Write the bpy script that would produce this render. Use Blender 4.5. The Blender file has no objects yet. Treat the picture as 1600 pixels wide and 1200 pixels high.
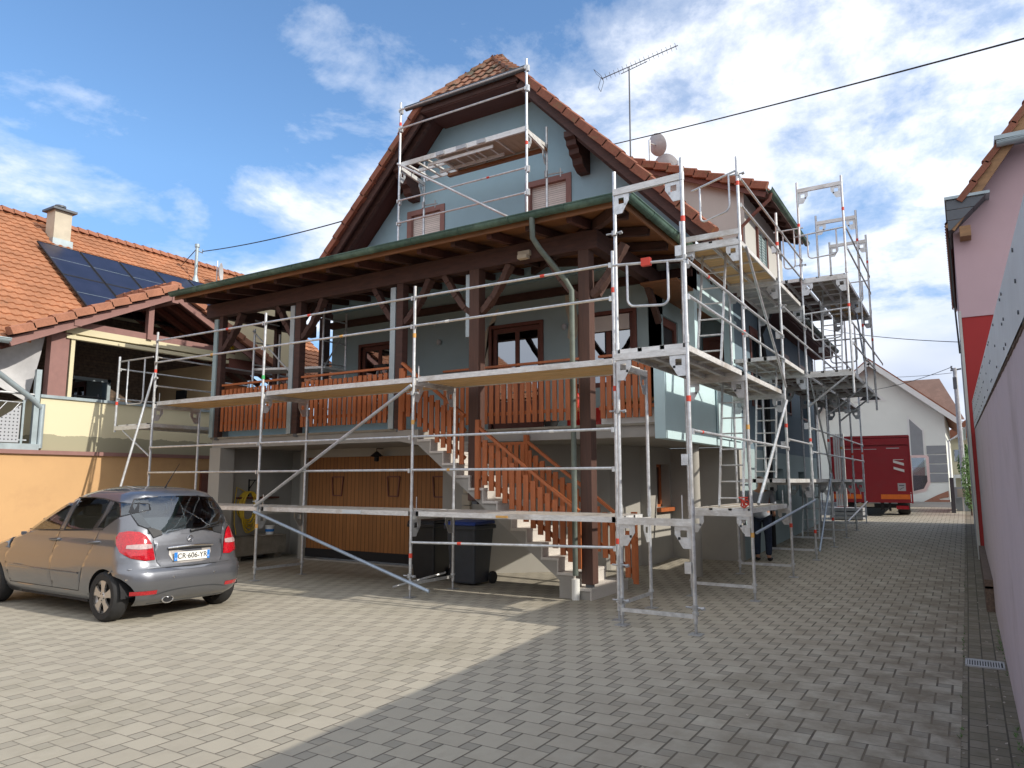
import bpy, bmesh, math, random
from mathutils import Vector, Matrix, geometry
random.seed(7)
R = math.radians
SC = bpy.context.scene
COL = SC.collection
# ---------------------------------------------------------------- camera
cam_d = bpy.data.cameras.new("camera"); cam = bpy.data.objects.new("camera", cam_d); COL.objects.link(cam)
cam.location = (0, 0, 1.75); cam.rotation_euler = (R(90 + 7.55), 0, R(31.8))
cam_d.sensor_fit = 'HORIZONTAL'; cam_d.sensor_width = 36; cam_d.lens = 36 * 1138 / 1600.0
cam_d.clip_start = 0.05; cam_d.clip_end = 3000
SC.camera = cam
SC.render.resolution_x = 1024; SC.render.resolution_y = 768
SC.view_settings.view_transform = 'Standard'; SC.view_settings.look = 'None'
SC.view_settings.gamma = 1; SC.view_settings.exposure = 0.95; SC.view_settings.use_curve_mapping = False
# ---------------------------------------------------------------- sun and sky
LV = Vector((1.57, 0.11, 1.0)).normalized()
sd = bpy.data.lights.new("sun", 'SUN'); sun = bpy.data.objects.new("sun", sd); COL.objects.link(sun)
sd.energy = 2.2; sd.angle = R(0.5); sd.color = (1.0, 0.93, 0.82)
sun.rotation_euler = LV.to_track_quat('Z', 'Y').to_euler(); sun.location = (30, 5, 25)
W = bpy.data.worlds.new("World"); SC.world = W; W.use_nodes = True
wt = W.node_tree; wn = wt.nodes; wl = wt.links
for n in list(wn): wn.remove(n)
def WN(t, **k):
    n = wn.new(t)
    for a, b in k.items(): setattr(n, a, b)
    return n
def wmath(op, a, b=None, c=None, clamp=False):
    n = wn.new('ShaderNodeMath'); n.operation = op; n.use_clamp = clamp
    for i, v in enumerate((a, b, c)):
        if v is None: continue
        if isinstance(v, (int, float)): n.inputs[i].default_value = v
        else: wl.new(v, n.inputs[i])
    return n.outputs[0]
sky = WN('ShaderNodeTexSky'); sky.sky_type = 'NISHITA'; sky.sun_disc = False
sky.sun_elevation = math.asin(LV.z); sky.sun_rotation = math.atan2(LV.x, LV.y)
sky.air_density = 1.0; sky.dust_density = 0.35; sky.ozone_density = 2.2
tc = WN('ShaderNodeTexCoord'); sep = WN('ShaderNodeSeparateXYZ'); wl.new(tc.outputs['Generated'], sep.inputs[0])
zc = wmath('ADD', wmath('MAXIMUM', sep.outputs[2], 0.0), 0.22)
px = wmath('DIVIDE', sep.outputs[0], zc); py = wmath('DIVIDE', sep.outputs[1], zc)
comb = WN('ShaderNodeCombineXYZ'); wl.new(px, comb.inputs[0]); wl.new(py, comb.inputs[1]); comb.inputs[2].default_value = 3.7
def wnoise(scale, det, rough, dist, off):
    m = WN('ShaderNodeVectorMath', operation='ADD'); wl.new(comb.outputs[0], m.inputs[0]); m.inputs[1].default_value = off
    n = WN('ShaderNodeTexNoise'); n.inputs['Scale'].default_value = scale; n.inputs['Detail'].default_value = det
    n.inputs['Roughness'].default_value = rough; n.inputs['Distortion'].default_value = dist
    wl.new(m.outputs[0], n.inputs['Vector']); return n.outputs[0]
n1 = wnoise(1.25, 12, 0.62, 0.25, (15.1, 2.1, 9)); n2 = wnoise(4.2, 9, 0.62, 0.3, (6.7, 8.3, 4)); n3 = wnoise(0.6, 4, 0.5, 0, (4.4, 9.1, 2))
right = wmath('ADD', wmath('MULTIPLY', sep.outputs[0], 0.85), wmath('MULTIPLY', sep.outputs[1], 0.53))
fwdd = wmath('ADD', wmath('MULTIPLY', sep.outputs[0], -0.53), wmath('MULTIPLY', sep.outputs[1], 0.85))
back = wmath('MAXIMUM', wmath('SUBTRACT', 0.35, fwdd), 0.0)  # extra unseen cloud behind the camera, added to fill the shaded parts
cover = wmath('ADD', wmath('ADD', wmath('MULTIPLY', right, 0.13), wmath('MULTIPLY', sep.outputs[2], -0.16)), wmath('MULTIPLY', back, 0.35))
dens = wmath('ADD', wmath('ADD', wmath('MULTIPLY', n1, 0.66), wmath('MULTIPLY', n2, 0.26)), wmath('ADD', cover, 0.09))
def ramp(fac, stops):
    r = WN('ShaderNodeValToRGB'); e = r.color_ramp.elements
    while len(e) > 1: e.remove(e[-1])
    e[0].position = stops[0][0]; e[0].color = stops[0][1]
    for p, c in stops[1:]:
        q = e.new(p); q.color = c
    wl.new(fac, r.inputs[0]); return r.outputs[0]
mask = ramp(dens, [(0.43, (0, 0, 0, 1)), (0.485, (.30, .30, .30, 1)), (0.535, (.78, .78, .78, 1)), (0.62, (1, 1, 1, 1))])
greyf = wmath('ADD', wmath('MULTIPLY', n3, 0.9), wmath('MULTIPLY', sep.outputs[2], 0.5))
ccol = ramp(greyf, [(0.34, (2.0, 2.35, 3.05, 1)), (0.48, (3.3, 3.5, 3.95, 1)), (0.64, (4.5, 4.6, 4.8, 1))])
skb = WN('ShaderNodeMixRGB', blend_type='MULTIPLY'); skb.inputs[0].default_value = 1; wl.new(sky.outputs[0], skb.inputs[1]); skb.inputs[2].default_value = (.62, .76, .82, 1)
mx = WN('ShaderNodeMixRGB'); wl.new(mask, mx.inputs[0]); hz_t = ramp(sep.outputs[2], [(0.0, (.50, .50, .62, 1)), (0.12, (.62, .60, .70, 1)), (0.38, (.98, .96, .98, 1))])
sk2 = WN('ShaderNodeMixRGB', blend_type='MULTIPLY'); sk2.inputs[0].default_value = 1; wl.new(skb.outputs[0], sk2.inputs[1]); wl.new(hz_t, sk2.inputs[2]); wl.new(sk2.outputs[0], mx.inputs[1]); wl.new(ccol, mx.inputs[2])
bg = WN('ShaderNodeBackground'); bg.inputs[1].default_value = 0.15; wl.new(mx.outputs[0], bg.inputs[0])
wo = WN('ShaderNodeOutputWorld'); wl.new(bg.outputs[0], wo.inputs[0])
# ---------------------------------------------------------------- materials
class Mat:
    def __init__(s, name):
        s.m = bpy.data.materials.new(name); s.m.use_nodes = True; s.t = s.m.node_tree; s.n = s.t.nodes; s.l = s.t.links
        s.b = s.n['Principled BSDF']
    def node(s, t, **k):
        n = s.n.new(t)
        for a, b in k.items(): setattr(n, a, b)
        return n
    def math(s, op, a, b=None, c=None):
        n = s.n.new('ShaderNodeMath'); n.operation = op
        for i, v in enumerate((a, b, c)):
            if v is None: continue
            if isinstance(v, (int, float)): n.inputs[i].default_value = v
            else: s.l.new(v, n.inputs[i])
        return n.outputs[0]
    def pos(s):
        if not hasattr(s, '_p'):
            g = s.node('ShaderNodeNewGeometry'); s._p = g.outputs['Position']
        return s._p
    def noise(s, scale, det=5, rough=.6, vec=None, stretch=None):
        n = s.node('ShaderNodeTexNoise'); n.inputs['Scale'].default_value = scale; n.inputs['Detail'].default_value = det; n.inputs['Roughness'].default_value = rough
        v = vec or s.pos()
        if stretch:
            m = s.node('ShaderNodeVectorMath', operation='MULTIPLY'); s.l.new(v, m.inputs[0]); m.inputs[1].default_value = stretch; v = m.outputs[0]
        s.l.new(v, n.inputs['Vector']); return n.outputs[0]
    def mix(s, f, a, b, blend='MIX'):
        n = s.node('ShaderNodeMixRGB', blend_type=blend)
        for i, v in enumerate((f, a, b)):
            if isinstance(v, (int, float)): n.inputs[i].default_value = v
            elif isinstance(v, tuple): n.inputs[i].default_value = v if len(v) == 4 else (*v, 1)
            else: s.l.new(v, n.inputs[i])
        return n.outputs[0]
    def ramp(s, fac, stops):
        r = s.node('ShaderNodeValToRGB'); e = r.color_ramp.elements
        while len(e) > 1: e.remove(e[-1])
        e[0].position = stops[0][0]; e[0].color = (*stops[0][1], 1)
        for p, c in stops[1:]:
            q = e.new(p); q.color = (*c, 1)
        s.l.new(fac, r.inputs[0]); return r.outputs[0]
    def bump(s, h, strength=.3, dist=.01):
        n = s.node('ShaderNodeBump'); n.inputs['Strength'].default_value = strength; n.inputs['Distance'].default_value = dist
        s.l.new(h, n.inputs['Height']); s.l.new(n.outputs[0], s.b.inputs['Normal'])
def basic(name, col, rough=.7, metal=0, var=.25, scale=6, bump=0, bscale=60, stretch=None, coat=0, dirt=None, spec=None):
    M = Mat(name); b = M.b
    b.inputs['Roughness'].default_value = rough; b.inputs['Metallic'].default_value = metal
    if coat: b.inputs['Coat Weight'].default_value = coat; b.inputs['Coat Roughness'].default_value = .05
    if spec is not None: b.inputs['Specular IOR Level'].default_value = spec
    f = M.noise(scale, 8, .65, stretch=stretch)
    lo = tuple(c * (1 - var) for c in col); hi = tuple(min(1, c * (1 + var)) for c in col)
    c = M.ramp(f, [(.3, lo), (.7, hi)])
    if dirt:
        g = M.noise(1.1, 10, .7); c = M.mix(M.ramp(g, [(.5, (0, 0, 0)), (.68, (1, 1, 1))]), c, dirt)
    M.l.new(c, b.inputs['Base Color'])
    M.l.new(M.math('MULTIPLY_ADD', f, .2, rough - .1), b.inputs['Roughness'])
    if bump: M.bump(M.noise(bscale, 4, .6), bump, .004)
    return M.m
MT = {}
MT['render_blue'] = basic('pale_blue_render', (.31, .475, .56), .9, var=.07, scale=1.1, bump=.5, bscale=140, dirt=(.285, .435, .50))
MT['render_lightblue'] = basic('light_blue_panel', (.52, .68, .71), .75, var=.05, scale=1.2, bump=.2, bscale=150)
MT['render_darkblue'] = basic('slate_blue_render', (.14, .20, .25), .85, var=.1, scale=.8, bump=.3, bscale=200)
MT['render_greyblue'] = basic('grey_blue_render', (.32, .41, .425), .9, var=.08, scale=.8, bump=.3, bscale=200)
MT['render_grey'] = basic('grey_beige_render', (.37, .355, .32), .92, var=.09, scale=.7, bump=.4, bscale=180)
MT['concrete'] = basic('smooth_concrete', (.33, .315, .29), .9, var=.12, scale=1.6, bump=.35, bscale=90)
MT['rough_concrete'] = basic('weathered_concrete', (.26, .235, .19), .95, var=.25, scale=4, bump=.7, bscale=60)
MT['granite'] = basic('speckled_granite', (.55, .52, .48), .6, var=.35, scale=130, bump=.1)
MT['white_render'] = basic('white_render', (.78, .80, .74), .9, var=.04, scale=.7, bump=.3, bscale=180)
MT['dormer_render'] = basic('offwhite_render', (.50, .50, .475), .9, var=.05, scale=1, bump=.3, bscale=180)
MT['pink'] = basic('pink_render', (.52, .37, .40), .9, var=.05, scale=.8, bump=.3, bscale=220)
MT['mauve'] = basic('mauve_wall_render', (.54, .465, .49), .92, var=.09, scale=1.1, bump=.6, bscale=160, dirt=(.43, .365, .375))
MT['red_render'] = basic('red_render', (.36, .035, .035), .9, var=.08, scale=1, bump=.3, bscale=200)
MT['orange'] = basic('orange_render', (.55, .34, .165), .9, var=.06, scale=.7, bump=.5, bscale=90, dirt=(.50, .305, .15))
MT['cream'] = basic('cream_render', (.62, .56, .38), .9, var=.03, scale=.8, bump=.25, bscale=160)
MT['tan'] = basic('tan_render', (.42, .30, .17), .9, var=.08, scale=.9, bump=.25, bscale=160)
MT['white'] = basic('white_paint', (.75, .75, .72), .5, var=.05, scale=3)
MT['offwhite_shutter'] = basic('cream_shutter', (.62, .56, .52), .5, var=.04, scale=3)
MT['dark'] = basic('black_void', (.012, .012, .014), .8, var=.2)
MT['black_plastic'] = basic('black_plastic', (.018, .019, .022), .42, var=.2, scale=8)
MT['bin_grey'] = basic('dark_grey_plastic', (.045, .052, .065), .45, var=.15, scale=8, bump=.15, bscale=200)
MT['bin_blue'] = basic('blue_plastic', (.02, .05, .22), .45, var=.1)
MT['rubber'] = basic('tyre_rubber', (.02, .02, .021), .8, var=.25, scale=20, bump=.3, bscale=120)
MT['alloy'] = basic('alloy_wheel', (.55, .52, .49), .35, .75, var=.06)
MT['galv'] = basic('galvanised_steel', (.58, .60, .62), .42, .6, var=.22, scale=14, bump=.15, bscale=60, dirt=(.44, .42, .39))
MT['galv_dull'] = basic('dull_galvanised_steel', (.40, .41, .42), .55, .6, var=.25, scale=10, bump=.15, bscale=60)
MT['alu'] = basic('aluminium_deck', (.66, .66, .65), .5, .3, var=.2, scale=9, stretch=(1, 1, 4), dirt=(.42, .38, .33))
MT['blue_tube'] = basic('bluish_steel_tube', (.36, .43, .52), .45, .6, var=.15, scale=10)
MT['zinc'] = basic('zinc_gutter', (.36, .43, .46), .5, .45, var=.12, scale=5)
MT['zinc_sheet'] = basic('pale_metal_sheet', (.60, .65, .68), .5, .15, var=.1, scale=3)
MT['copper'] = basic('green_copper_patina', (.06, .115, .09), .6, .15, var=.35, scale=9, dirt=(.15, .24, .19))
MT['copper_pipe'] = basic('grey_green_pipe', (.125, .15, .13), .6, .1, var=.25, scale=7)
MT['red_mark'] = basic('red_marking', (.62, .06, .035), .6, var=.1)
MT['orange_mark'] = basic('orange_marking', (.65, .36, .10), .6, var=.1)
MT['green_mark'] = basic('green_marking', (.05, .4, .12), .6, var=.1)
MT['light_wood'] = basic('light_brown_timber', (.30, .17, .085), .75, var=.25, scale=3, stretch=(1, 1, 5))
MT['beam'] = basic('dark_brown_timber', (.065, .03, .024), .75, var=.35, scale=3, stretch=(1, 1, 6), bump=.3, bscale=40)
MT['post_wood'] = basic('brown_timber_post', (.078, .038, .028), .7, var=.25, scale=4, stretch=(8, 8, .6), bump=.2, bscale=60)
MT['soffit'] = basic('orange_brown_boards', (.21, .09, .036), .65, var=.25, scale=3, stretch=(.6, 8, 1))
MT['soffit_dark'] = basic('dark_brown_boards', (.085, .032, .026), .75, var=.3, scale=3, stretch=(.6, 8, 1))
MT['picket'] = basic('red_brown_varnish', (.40, .118, .038), .5, var=.22, scale=5, stretch=(6, 6, .8))
MT['window_wood'] = basic('brown_window_frame', (.14, .045, .03), .55, var=.2, scale=6)
MT['mauve_trim'] = basic('mauve_brown_window_surround', (.26, .14, .125), .8, var=.1)
MT['plywood'] = basic('weathered_plywood', (.66, .45, .22), .8, var=.25, scale=3, stretch=(.7, 9, 1))
MT['plywood_grey'] = basic('greyed_plywood', (.36, .315, .26), .85, var=.25, scale=3, stretch=(9, .7, 1))
MT['plywood_dark'] = basic('dark_red_plywood', (.13, .075, .06), .8, var=.25, scale=3, stretch=(9, .7, 1))
MT['yellow_hose'] = basic('yellow_hose_rubber', (.72, .50, .04), .5, var=.1)
MT['red_plastic'] = basic('red_plastic', (.62, .02, .015), .4, var=.1)
MT['green_leaf'] = basic('green_leaves', (.07, .15, .035), .7, var=.5, scale=30)
MT['lime_leaf'] = basic('lime_leaves', (.28, .38, .05), .7, var=.4, scale=30)
MT['terracotta'] = basic('orange_planter', (.55, .14, .05), .7, var=.1)
MT['skin'] = basic('skin', (.45, .24, .16), .6, var=.05)
MT['jeans'] = basic('dark_jeans', (.018, .028, .055), .9, var=.3, scale=20)
MT['shirt'] = basic('grey_blue_shirt', (.30, .33, .38), .9, var=.1, scale=12)
MT['hair'] = basic('dark_hair', (.03, .02, .015), .7, var=.3)
MT['paint_red'] = basic('red_truck_paint', (.31, .012, .018), .4, var=.08, scale=2, dirt=(.27, .02, .025))
MT['amber'] = basic('amber_reflector', (.8, .18, .02), .4, var=.1)
MT['cable'] = basic('black_cable', (.02, .02, .022), .7, var=.1)
MT['grey_cladding'] = basic('grey_cladding_boards', (.27, .28, .29), .7, var=.08, scale=3)
MT['slate_grey'] = basic('anthracite_metal', (.10, .11, .125), .5, .3, var=.1)
MT['dish'] = basic('grey_dish', (.46, .46, .47), .6, var=.12, scale=6)
MT['chimney'] = basic('chimney_render', (.50, .45, .36), .9, var=.12, scale=3, bump=.3)
MT['mural'] = basic('reddish_brown_stone', (.36, .17, .11), .85, var=.15, scale=4)
MT['asphalt'] = basic('asphalt', (.10, .10, .10), .95, var=.2, scale=8, bump=.4, bscale=120)
MT['seat'] = basic('car_seat_fabric', (.10, .12, .15), .9, var=.15)
MT['moss'] = basic('mossy_crust', (.12, .085, .065), .95, var=.5, scale=25, bump=.8, bscale=50)
def glassmat(name, tint, trans, rough=.02):
    M = Mat(name); M.n.remove(M.b)
    tr = M.node('ShaderNodeBsdfTransparent'); tr.inputs[0].default_value = (*tint, 1)
    gl = M.node('ShaderNodeBsdfGlossy'); gl.inputs['Roughness'].default_value = rough; gl.inputs[0].default_value = (.9, .95, 1, 1)
    f = M.node('ShaderNodeFresnel'); f.inputs[0].default_value = 1.5
    mm = M.node('ShaderNodeMixShader'); M.l.new(M.math('ADD', M.math('MULTIPLY', f.outputs[0], .9), trans), mm.inputs[0])
    M.l.new(tr.outputs[0], mm.inputs[1]); M.l.new(gl.outputs[0], mm.inputs[2])
    M.l.new(mm.outputs[0], M.n['Material Output'].inputs[0]); return M.m
MT['car_glass'] = glassmat('tinted_car_glass', (.80, .84, .82), .12)
MT['window_glass'] = glassmat('dark_window_glass', (.05, .06, .065), .22)
MT['pale_glass'] = glassmat('clear_window_glass', (.10, .11, .12), .30)
def carpaint():
    M = Mat('metallic_grey_car_paint'); b = M.b
    b.inputs['Base Color'].default_value = (.13, .135, .15, 1); b.inputs['Metallic'].default_value = .75; b.inputs['Roughness'].default_value = .34
    b.inputs['Coat Weight'].default_value = 1; b.inputs['Coat Roughness'].default_value = .02
    c = M.ramp(M.noise(900, 2, .5), [(.3, (.15, .158, .18)), (.7, (.21, .22, .245))]); M.l.new(c, b.inputs['Base Color']); return M.m
MT['car_paint'] = carpaint()
def taillight():
    M = Mat('red_tail_lamp_lens'); b = M.b; b.inputs['Roughness'].default_value = .12; b.inputs['Coat Weight'].default_value = 1
    M.l.new(M.ramp(M.noise(60, 2, .5), [(.35, (.30, .003, .010)), (.65, (.50, .008, .018))]), b.inputs['Base Color']); return M.m
MT['tail'] = taillight()
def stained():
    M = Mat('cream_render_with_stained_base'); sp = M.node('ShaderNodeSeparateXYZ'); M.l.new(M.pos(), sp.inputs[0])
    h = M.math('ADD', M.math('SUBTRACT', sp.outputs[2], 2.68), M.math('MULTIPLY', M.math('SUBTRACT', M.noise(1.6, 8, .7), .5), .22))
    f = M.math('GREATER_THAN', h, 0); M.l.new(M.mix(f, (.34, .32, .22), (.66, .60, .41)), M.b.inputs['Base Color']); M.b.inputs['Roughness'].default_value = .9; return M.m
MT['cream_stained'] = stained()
MT['clear_lens'] = basic('clear_lamp_lens', (.42, .30, .30), .2, var=.2, scale=40, coat=1)
MT['chrome'] = basic('chrome', (.7, .7, .72), .15, 1, var=.03)
MT['plate_blue'] = basic('plate_blue', (.02, .2, .62), .5, var=.03)
def woodboards(name, col, axis, w, gap=.06, var=.3):
    M = Mat(name); sp = M.node('ShaderNodeSeparateXYZ'); M.l.new(M.pos(), sp.inputs[0])
    q = M.math('DIVIDE', sp.outputs[axis], w); fr = M.math('FRACT', q); fl = M.math('FLOOR', q)
    wnz = M.node('ShaderNodeTexWhiteNoise'); wnz.noise_dimensions = '1D'; M.l.new(fl, wnz.inputs['W'])
    st = [9, 9, 9]; st[2 if axis != 2 else 0] = .8
    base = M.ramp(M.noise(2.5, 8, .65, stretch=tuple(st)), [(.3, tuple(c * (1 - var) for c in col)), (.7, tuple(c * (1 + var) for c in col))])
    base = M.mix(M.math('MULTIPLY', wnz.outputs[0], .35), base, tuple(c * .55 for c in col))
    gm = M.math('LESS_THAN', fr, gap); M.l.new(M.mix(gm, base, tuple(c * .15 for c in col)), M.b.inputs['Base Color'])
    M.b.inputs['Roughness'].default_value = .6; M.bump(M.math('SUBTRACT', 1.0, gm), .8, .01); return M.m
MT['garage_boards'] = woodboards('garage_door_boards', (.31, .128, .036), 0, .11, .09, .12)
MT['shutter_slats'] = woodboards('roller_shutter_slats', (.78, .72, .68), 2, .045, .12, .04)
MT['brick_dark'] = None
def brickmat():
    M = Mat('brown_stone_cladding'); mp = M.node('ShaderNodeMapping'); mp.inputs['Rotation'].default_value = (R(90), 0, R(90)); M.l.new(M.pos(), mp.inputs[0])
    sp = M.node('ShaderNodeSeparateXYZ'); M.l.new(M.pos(), sp.inputs[0]); cb = M.node('ShaderNodeCombineXYZ'); M.l.new(sp.outputs[1], cb.inputs[0]); M.l.new(sp.outputs[2], cb.inputs[1])
    b = M.node('ShaderNodeTexBrick'); b.inputs['Scale'].default_value = 1; b.inputs['Brick Width'].default_value = .32; b.inputs['Row Height'].default_value = .07; b.inputs['Mortar Size'].default_value = .008
    b.inputs['Color1'].default_value = (.17, .11, .075, 1); b.inputs['Color2'].default_value = (.09, .065, .05, 1); b.inputs['Mortar'].default_value = (.05, .04, .035, 1)
    M.l.new(cb.outputs[0], b.inputs['Vector']); M.l.new(M.mix(.5, b.outputs[0], M.ramp(M.noise(12, 6), [(.3, (.04, .03, .02)), (.7, (.24, .17, .12))])), M.b.inputs['Base Color'])
    M.b.inputs['Roughness'].default_value = .9; M.bump(b.outputs[1], -.5, .01); return M.m
MT['brick_dark'] = brickmat()
def tilemat(name, col, moss=0, var=.28, mosscol=(.09, .08, .055)):
    M = Mat(name)
    f = M.noise(1.3, 8, .7); g = M.noise(28, 5, .6)
    c = M.mix(M.ramp(f, [(.35, (0, 0, 0)), (.65, (1, 1, 1))]), tuple(x * (1 - var) for x in col), tuple(min(1, x * (1 + var)) for x in col))
    c = M.mix(M.ramp(g, [(.45, (0, 0, 0)), (.8, (.6, .6, .6))]), c, tuple(x * .5 for x in col))
    vo = M.node('ShaderNodeTexVoronoi'); vo.inputs['Scale'].default_value = 3.6; M.l.new(M.pos(), vo.inputs['Vector'])
    sx = M.node('ShaderNodeSeparateXYZ'); M.l.new(vo.outputs['Color'], sx.inputs[0])
    c = M.mix(M.math('MULTIPLY', sx.outputs[0], .4), c, tuple(x * .62 for x in col))
    if moss:
        h = M.noise(3.2, 10, .75); c = M.mix(M.ramp(h, [(.62 - moss * .3, (0, 0, 0)), (.75 - moss * .3, (1, 1, 1))]), c, mosscol)
    M.l.new(c, M.b.inputs['Base Color']); M.b.inputs['Roughness'].default_value = .85; M.bump(g, .3, .006); return M.m
MT['tile_orange'] = tilemat('orange_roof_tiles', (.40, .175, .088), .03, .2)
MT['tile_orange_edge'] = tilemat('orange_edge_tiles', (.38, .165, .10), .02, .15)
MT['tile_brown'] = tilemat('weathered_brown_roof_tiles', (.30, .115, .065), .18, .25)
MT['tile_hip'] = tilemat('mossy_orange_roof_tiles', (.30, .14, .085), .5, .25)
MT['tile_verge'] = tilemat('brown_verge_tiles', (.27, .10, .06), .25, .22, (.20, .14, .07))
MT['tile_pinkish'] = tilemat('pinkish_brown_roof_tiles', (.24, .155, .125), 0, .1)
def solar():
    M = Mat('dark_blue_solar_cells'); sp = M.node('ShaderNodeSeparateXYZ'); M.l.new(M.pos(), sp.inputs[0])
    M.l.new(M.ramp(M.noise(2, 3), [(.3, (.014, .016, .034)), (.7, (.022, .024, .050))]), M.b.inputs['Base Color'])
    M.b.inputs['Roughness'].default_value = .3; M.b.inputs['Specular IOR Level'].default_value = .5; return M.m
MT['solar'] = solar()
def paving(name, dark=False):
    M = Mat(name); B = .115
    sp = M.node('ShaderNodeSeparateXYZ'); M.l.new(M.pos(), sp.inputs[0])
    wob = M.noise(2.0, 3, .5); wo_ = M.math('MULTIPLY', M.math('SUBTRACT', wob, .5), .06)
    x = M.math('ADD', M.math('DIVIDE', sp.outputs[0], B), wo_); y = M.math('ADD', M.math('DIVIDE', sp.outputs[1], B), wo_)
    ix = M.math('FLOOR', x); iy = M.math('FLOOR', y); fx = M.math('SUBTRACT', x, ix); fy = M.math('SUBTRACT', y, iy)
    k = M.math('FLOORED_MODULO', M.math('ADD', M.math('ADD', ix, M.math('MULTIPLY', iy, 3)), .5), 5)
    k = M.math('FLOOR', k)
    small = M.math('COMPARE', k, 2, .1)
    ox = M.math('ADD', M.math('COMPARE', k, 1, .1), M.math('COMPARE', k, 4, .1)); oy = M.math('GREATER_THAN', k, 2.5)
    size = M.math('SUBTRACT', 2, small)
    lx = M.math('ADD', fx, M.math('MULTIPLY', ox, M.math('SUBTRACT', 1, small))); ly = M.math('ADD', fy, M.math('MULTIPLY', oy, M.math('SUBTRACT', 1, small)))
    edx = M.math('MINIMUM', lx, M.math('SUBTRACT', size, lx)); edy = M.math('MINIMUM', ly, M.math('SUBTRACT', size, ly))
    ed = M.math('MINIMUM', edx, edy)
    bx = M.math('SUBTRACT', ix, ox); by = M.math('SUBTRACT', iy, oy)
    cb = M.node('ShaderNodeCombineXYZ'); M.l.new(bx, cb.inputs[0]); M.l.new(by, cb.inputs[1])
    wnz = M.node('ShaderNodeTexWhiteNoise'); wnz.noise_dimensions = '2D'; M.l.new(cb.outputs[0], wnz.inputs['Vector'])
    grain = M.noise(150, 4, .7); big = M.noise(.55, 6, .6); med = M.noise(4, 5, .6)
    c = M.ramp(wnz.outputs[0], [(0, (.36, .327, .257)), (.5, (.39, .356, .281)), (1, (.42, .385, .305))])
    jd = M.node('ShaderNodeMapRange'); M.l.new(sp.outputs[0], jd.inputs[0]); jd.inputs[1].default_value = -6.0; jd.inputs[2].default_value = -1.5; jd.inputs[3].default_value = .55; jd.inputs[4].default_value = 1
    c = M.mix(M.math('MULTIPLY', small, M.math('MULTIPLY', jd.outputs[0], .9)), c, (.235, .222, .18))  # small blocks painted darker towards the shaded side of the yard
    c = M.mix(M.ramp(grain, [(.35, (.55, .55, .55)), (.6, (0, 0, 0))]), c, (.30, .275, .235))
    c = M.mix(M.ramp(big, [(.4, (0, 0, 0)), (.75, (.5, .5, .5))]), c, (.33, .30, .245))
    c = M.mix(M.ramp(med, [(.5, (0, 0, 0)), (.8, (.25, .25, .25))]), c, (.2, .18, .15))
    st = M.noise(.9, 9, .72, stretch=(1, .6, 1)); c = M.mix(M.ramp(st, [(.52, (0, 0, 0)), (.72, (.55, .55, .55))]), c, (.20, .185, .13))
    # joints open and darker towards the right, where the yard's shade is painted in
    wide = M.math('MULTIPLY_ADD', M.noise(.5, 3, .5), .05, .018)
    jr = M.node('ShaderNodeMapRange'); M.l.new(sp.outputs[0], jr.inputs[0]); jr.inputs[1].default_value = -5.0; jr.inputs[2].default_value = -1.0; jr.inputs[3].default_value = 0; jr.inputs[4].default_value = .018
    wide = M.math('ADD', wide, jr.outputs[0])
    jm = M.math('MAXIMUM', M.math('LESS_THAN', edx, M.math('MULTIPLY', wide, 1.1)), M.math('LESS_THAN', edy, M.math('MULTIPLY', wide, .6)))
    dirt = M.math('MULTIPLY', jm, M.math('MULTIPLY_ADD', M.noise(1.7, 6, .7), .5, M.math('MULTIPLY', jd.outputs[0], .7)))  # joint dirt, with shade painted in towards the right
    dirt = M.math('MINIMUM', dirt, 1)
    c = M.mix(dirt, c, (.075, .062, .048))
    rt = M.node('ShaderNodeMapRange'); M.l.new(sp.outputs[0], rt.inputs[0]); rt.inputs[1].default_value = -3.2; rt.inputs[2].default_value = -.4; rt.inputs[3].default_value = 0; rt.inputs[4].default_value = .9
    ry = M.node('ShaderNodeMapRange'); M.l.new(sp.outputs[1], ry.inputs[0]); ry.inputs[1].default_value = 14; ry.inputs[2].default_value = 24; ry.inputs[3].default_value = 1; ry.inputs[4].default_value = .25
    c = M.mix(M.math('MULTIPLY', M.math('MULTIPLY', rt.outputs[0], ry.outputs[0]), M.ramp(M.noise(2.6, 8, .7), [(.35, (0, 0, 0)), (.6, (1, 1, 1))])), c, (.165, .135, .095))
    M.l.new(c, M.b.inputs['Base Color']); M.b.inputs['Roughness'].default_value = .93
    h = M.node('ShaderNodeMapRange'); M.l.new(ed, h.inputs[0]); h.inputs[1].default_value = 0; h.inputs[2].default_value = .1
    M.bump(M.math('ADD', h.outputs[0], M.math('MULTIPLY', grain, .25)), .55, .008)
    return M.m
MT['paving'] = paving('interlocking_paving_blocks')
def setts():
    M = Mat('channel_setts'); sp = M.node('ShaderNodeSeparateXYZ'); M.l.new(M.pos(), sp.inputs[0])
    cb = M.node('ShaderNodeCombineXYZ'); M.l.new(M.math('ADD', sp.outputs[1], 0), cb.inputs[0]); M.l.new(sp.outputs[0], cb.inputs[1])
    b = M.node('ShaderNodeTexBrick'); b.inputs['Scale'].default_value = 1; b.inputs['Brick Width'].default_value = .17; b.inputs['Row Height'].default_value = .115; b.inputs['Mortar Size'].default_value = .006
    b.inputs['Color1'].default_value = (.24, .21, .16, 1); b.inputs['Color2'].default_value = (.16, .14, .105, 1); b.inputs['Mortar'].default_value = (.045, .038, .03, 1)
    M.l.new(cb.outputs[0], b.inputs['Vector']); c = M.mix(M.ramp(M.noise(3, 8, .7), [(.4, (0, 0, 0)), (.65, (.7, .7, .7))]), b.outputs[0], (.11, .095, .055))
    M.l.new(c, M.b.inputs['Base Color']); M.b.inputs['Roughness'].default_value = .95; M.bump(b.outputs[1], -.6, .01); return M.m
MT['setts'] = setts()
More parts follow.
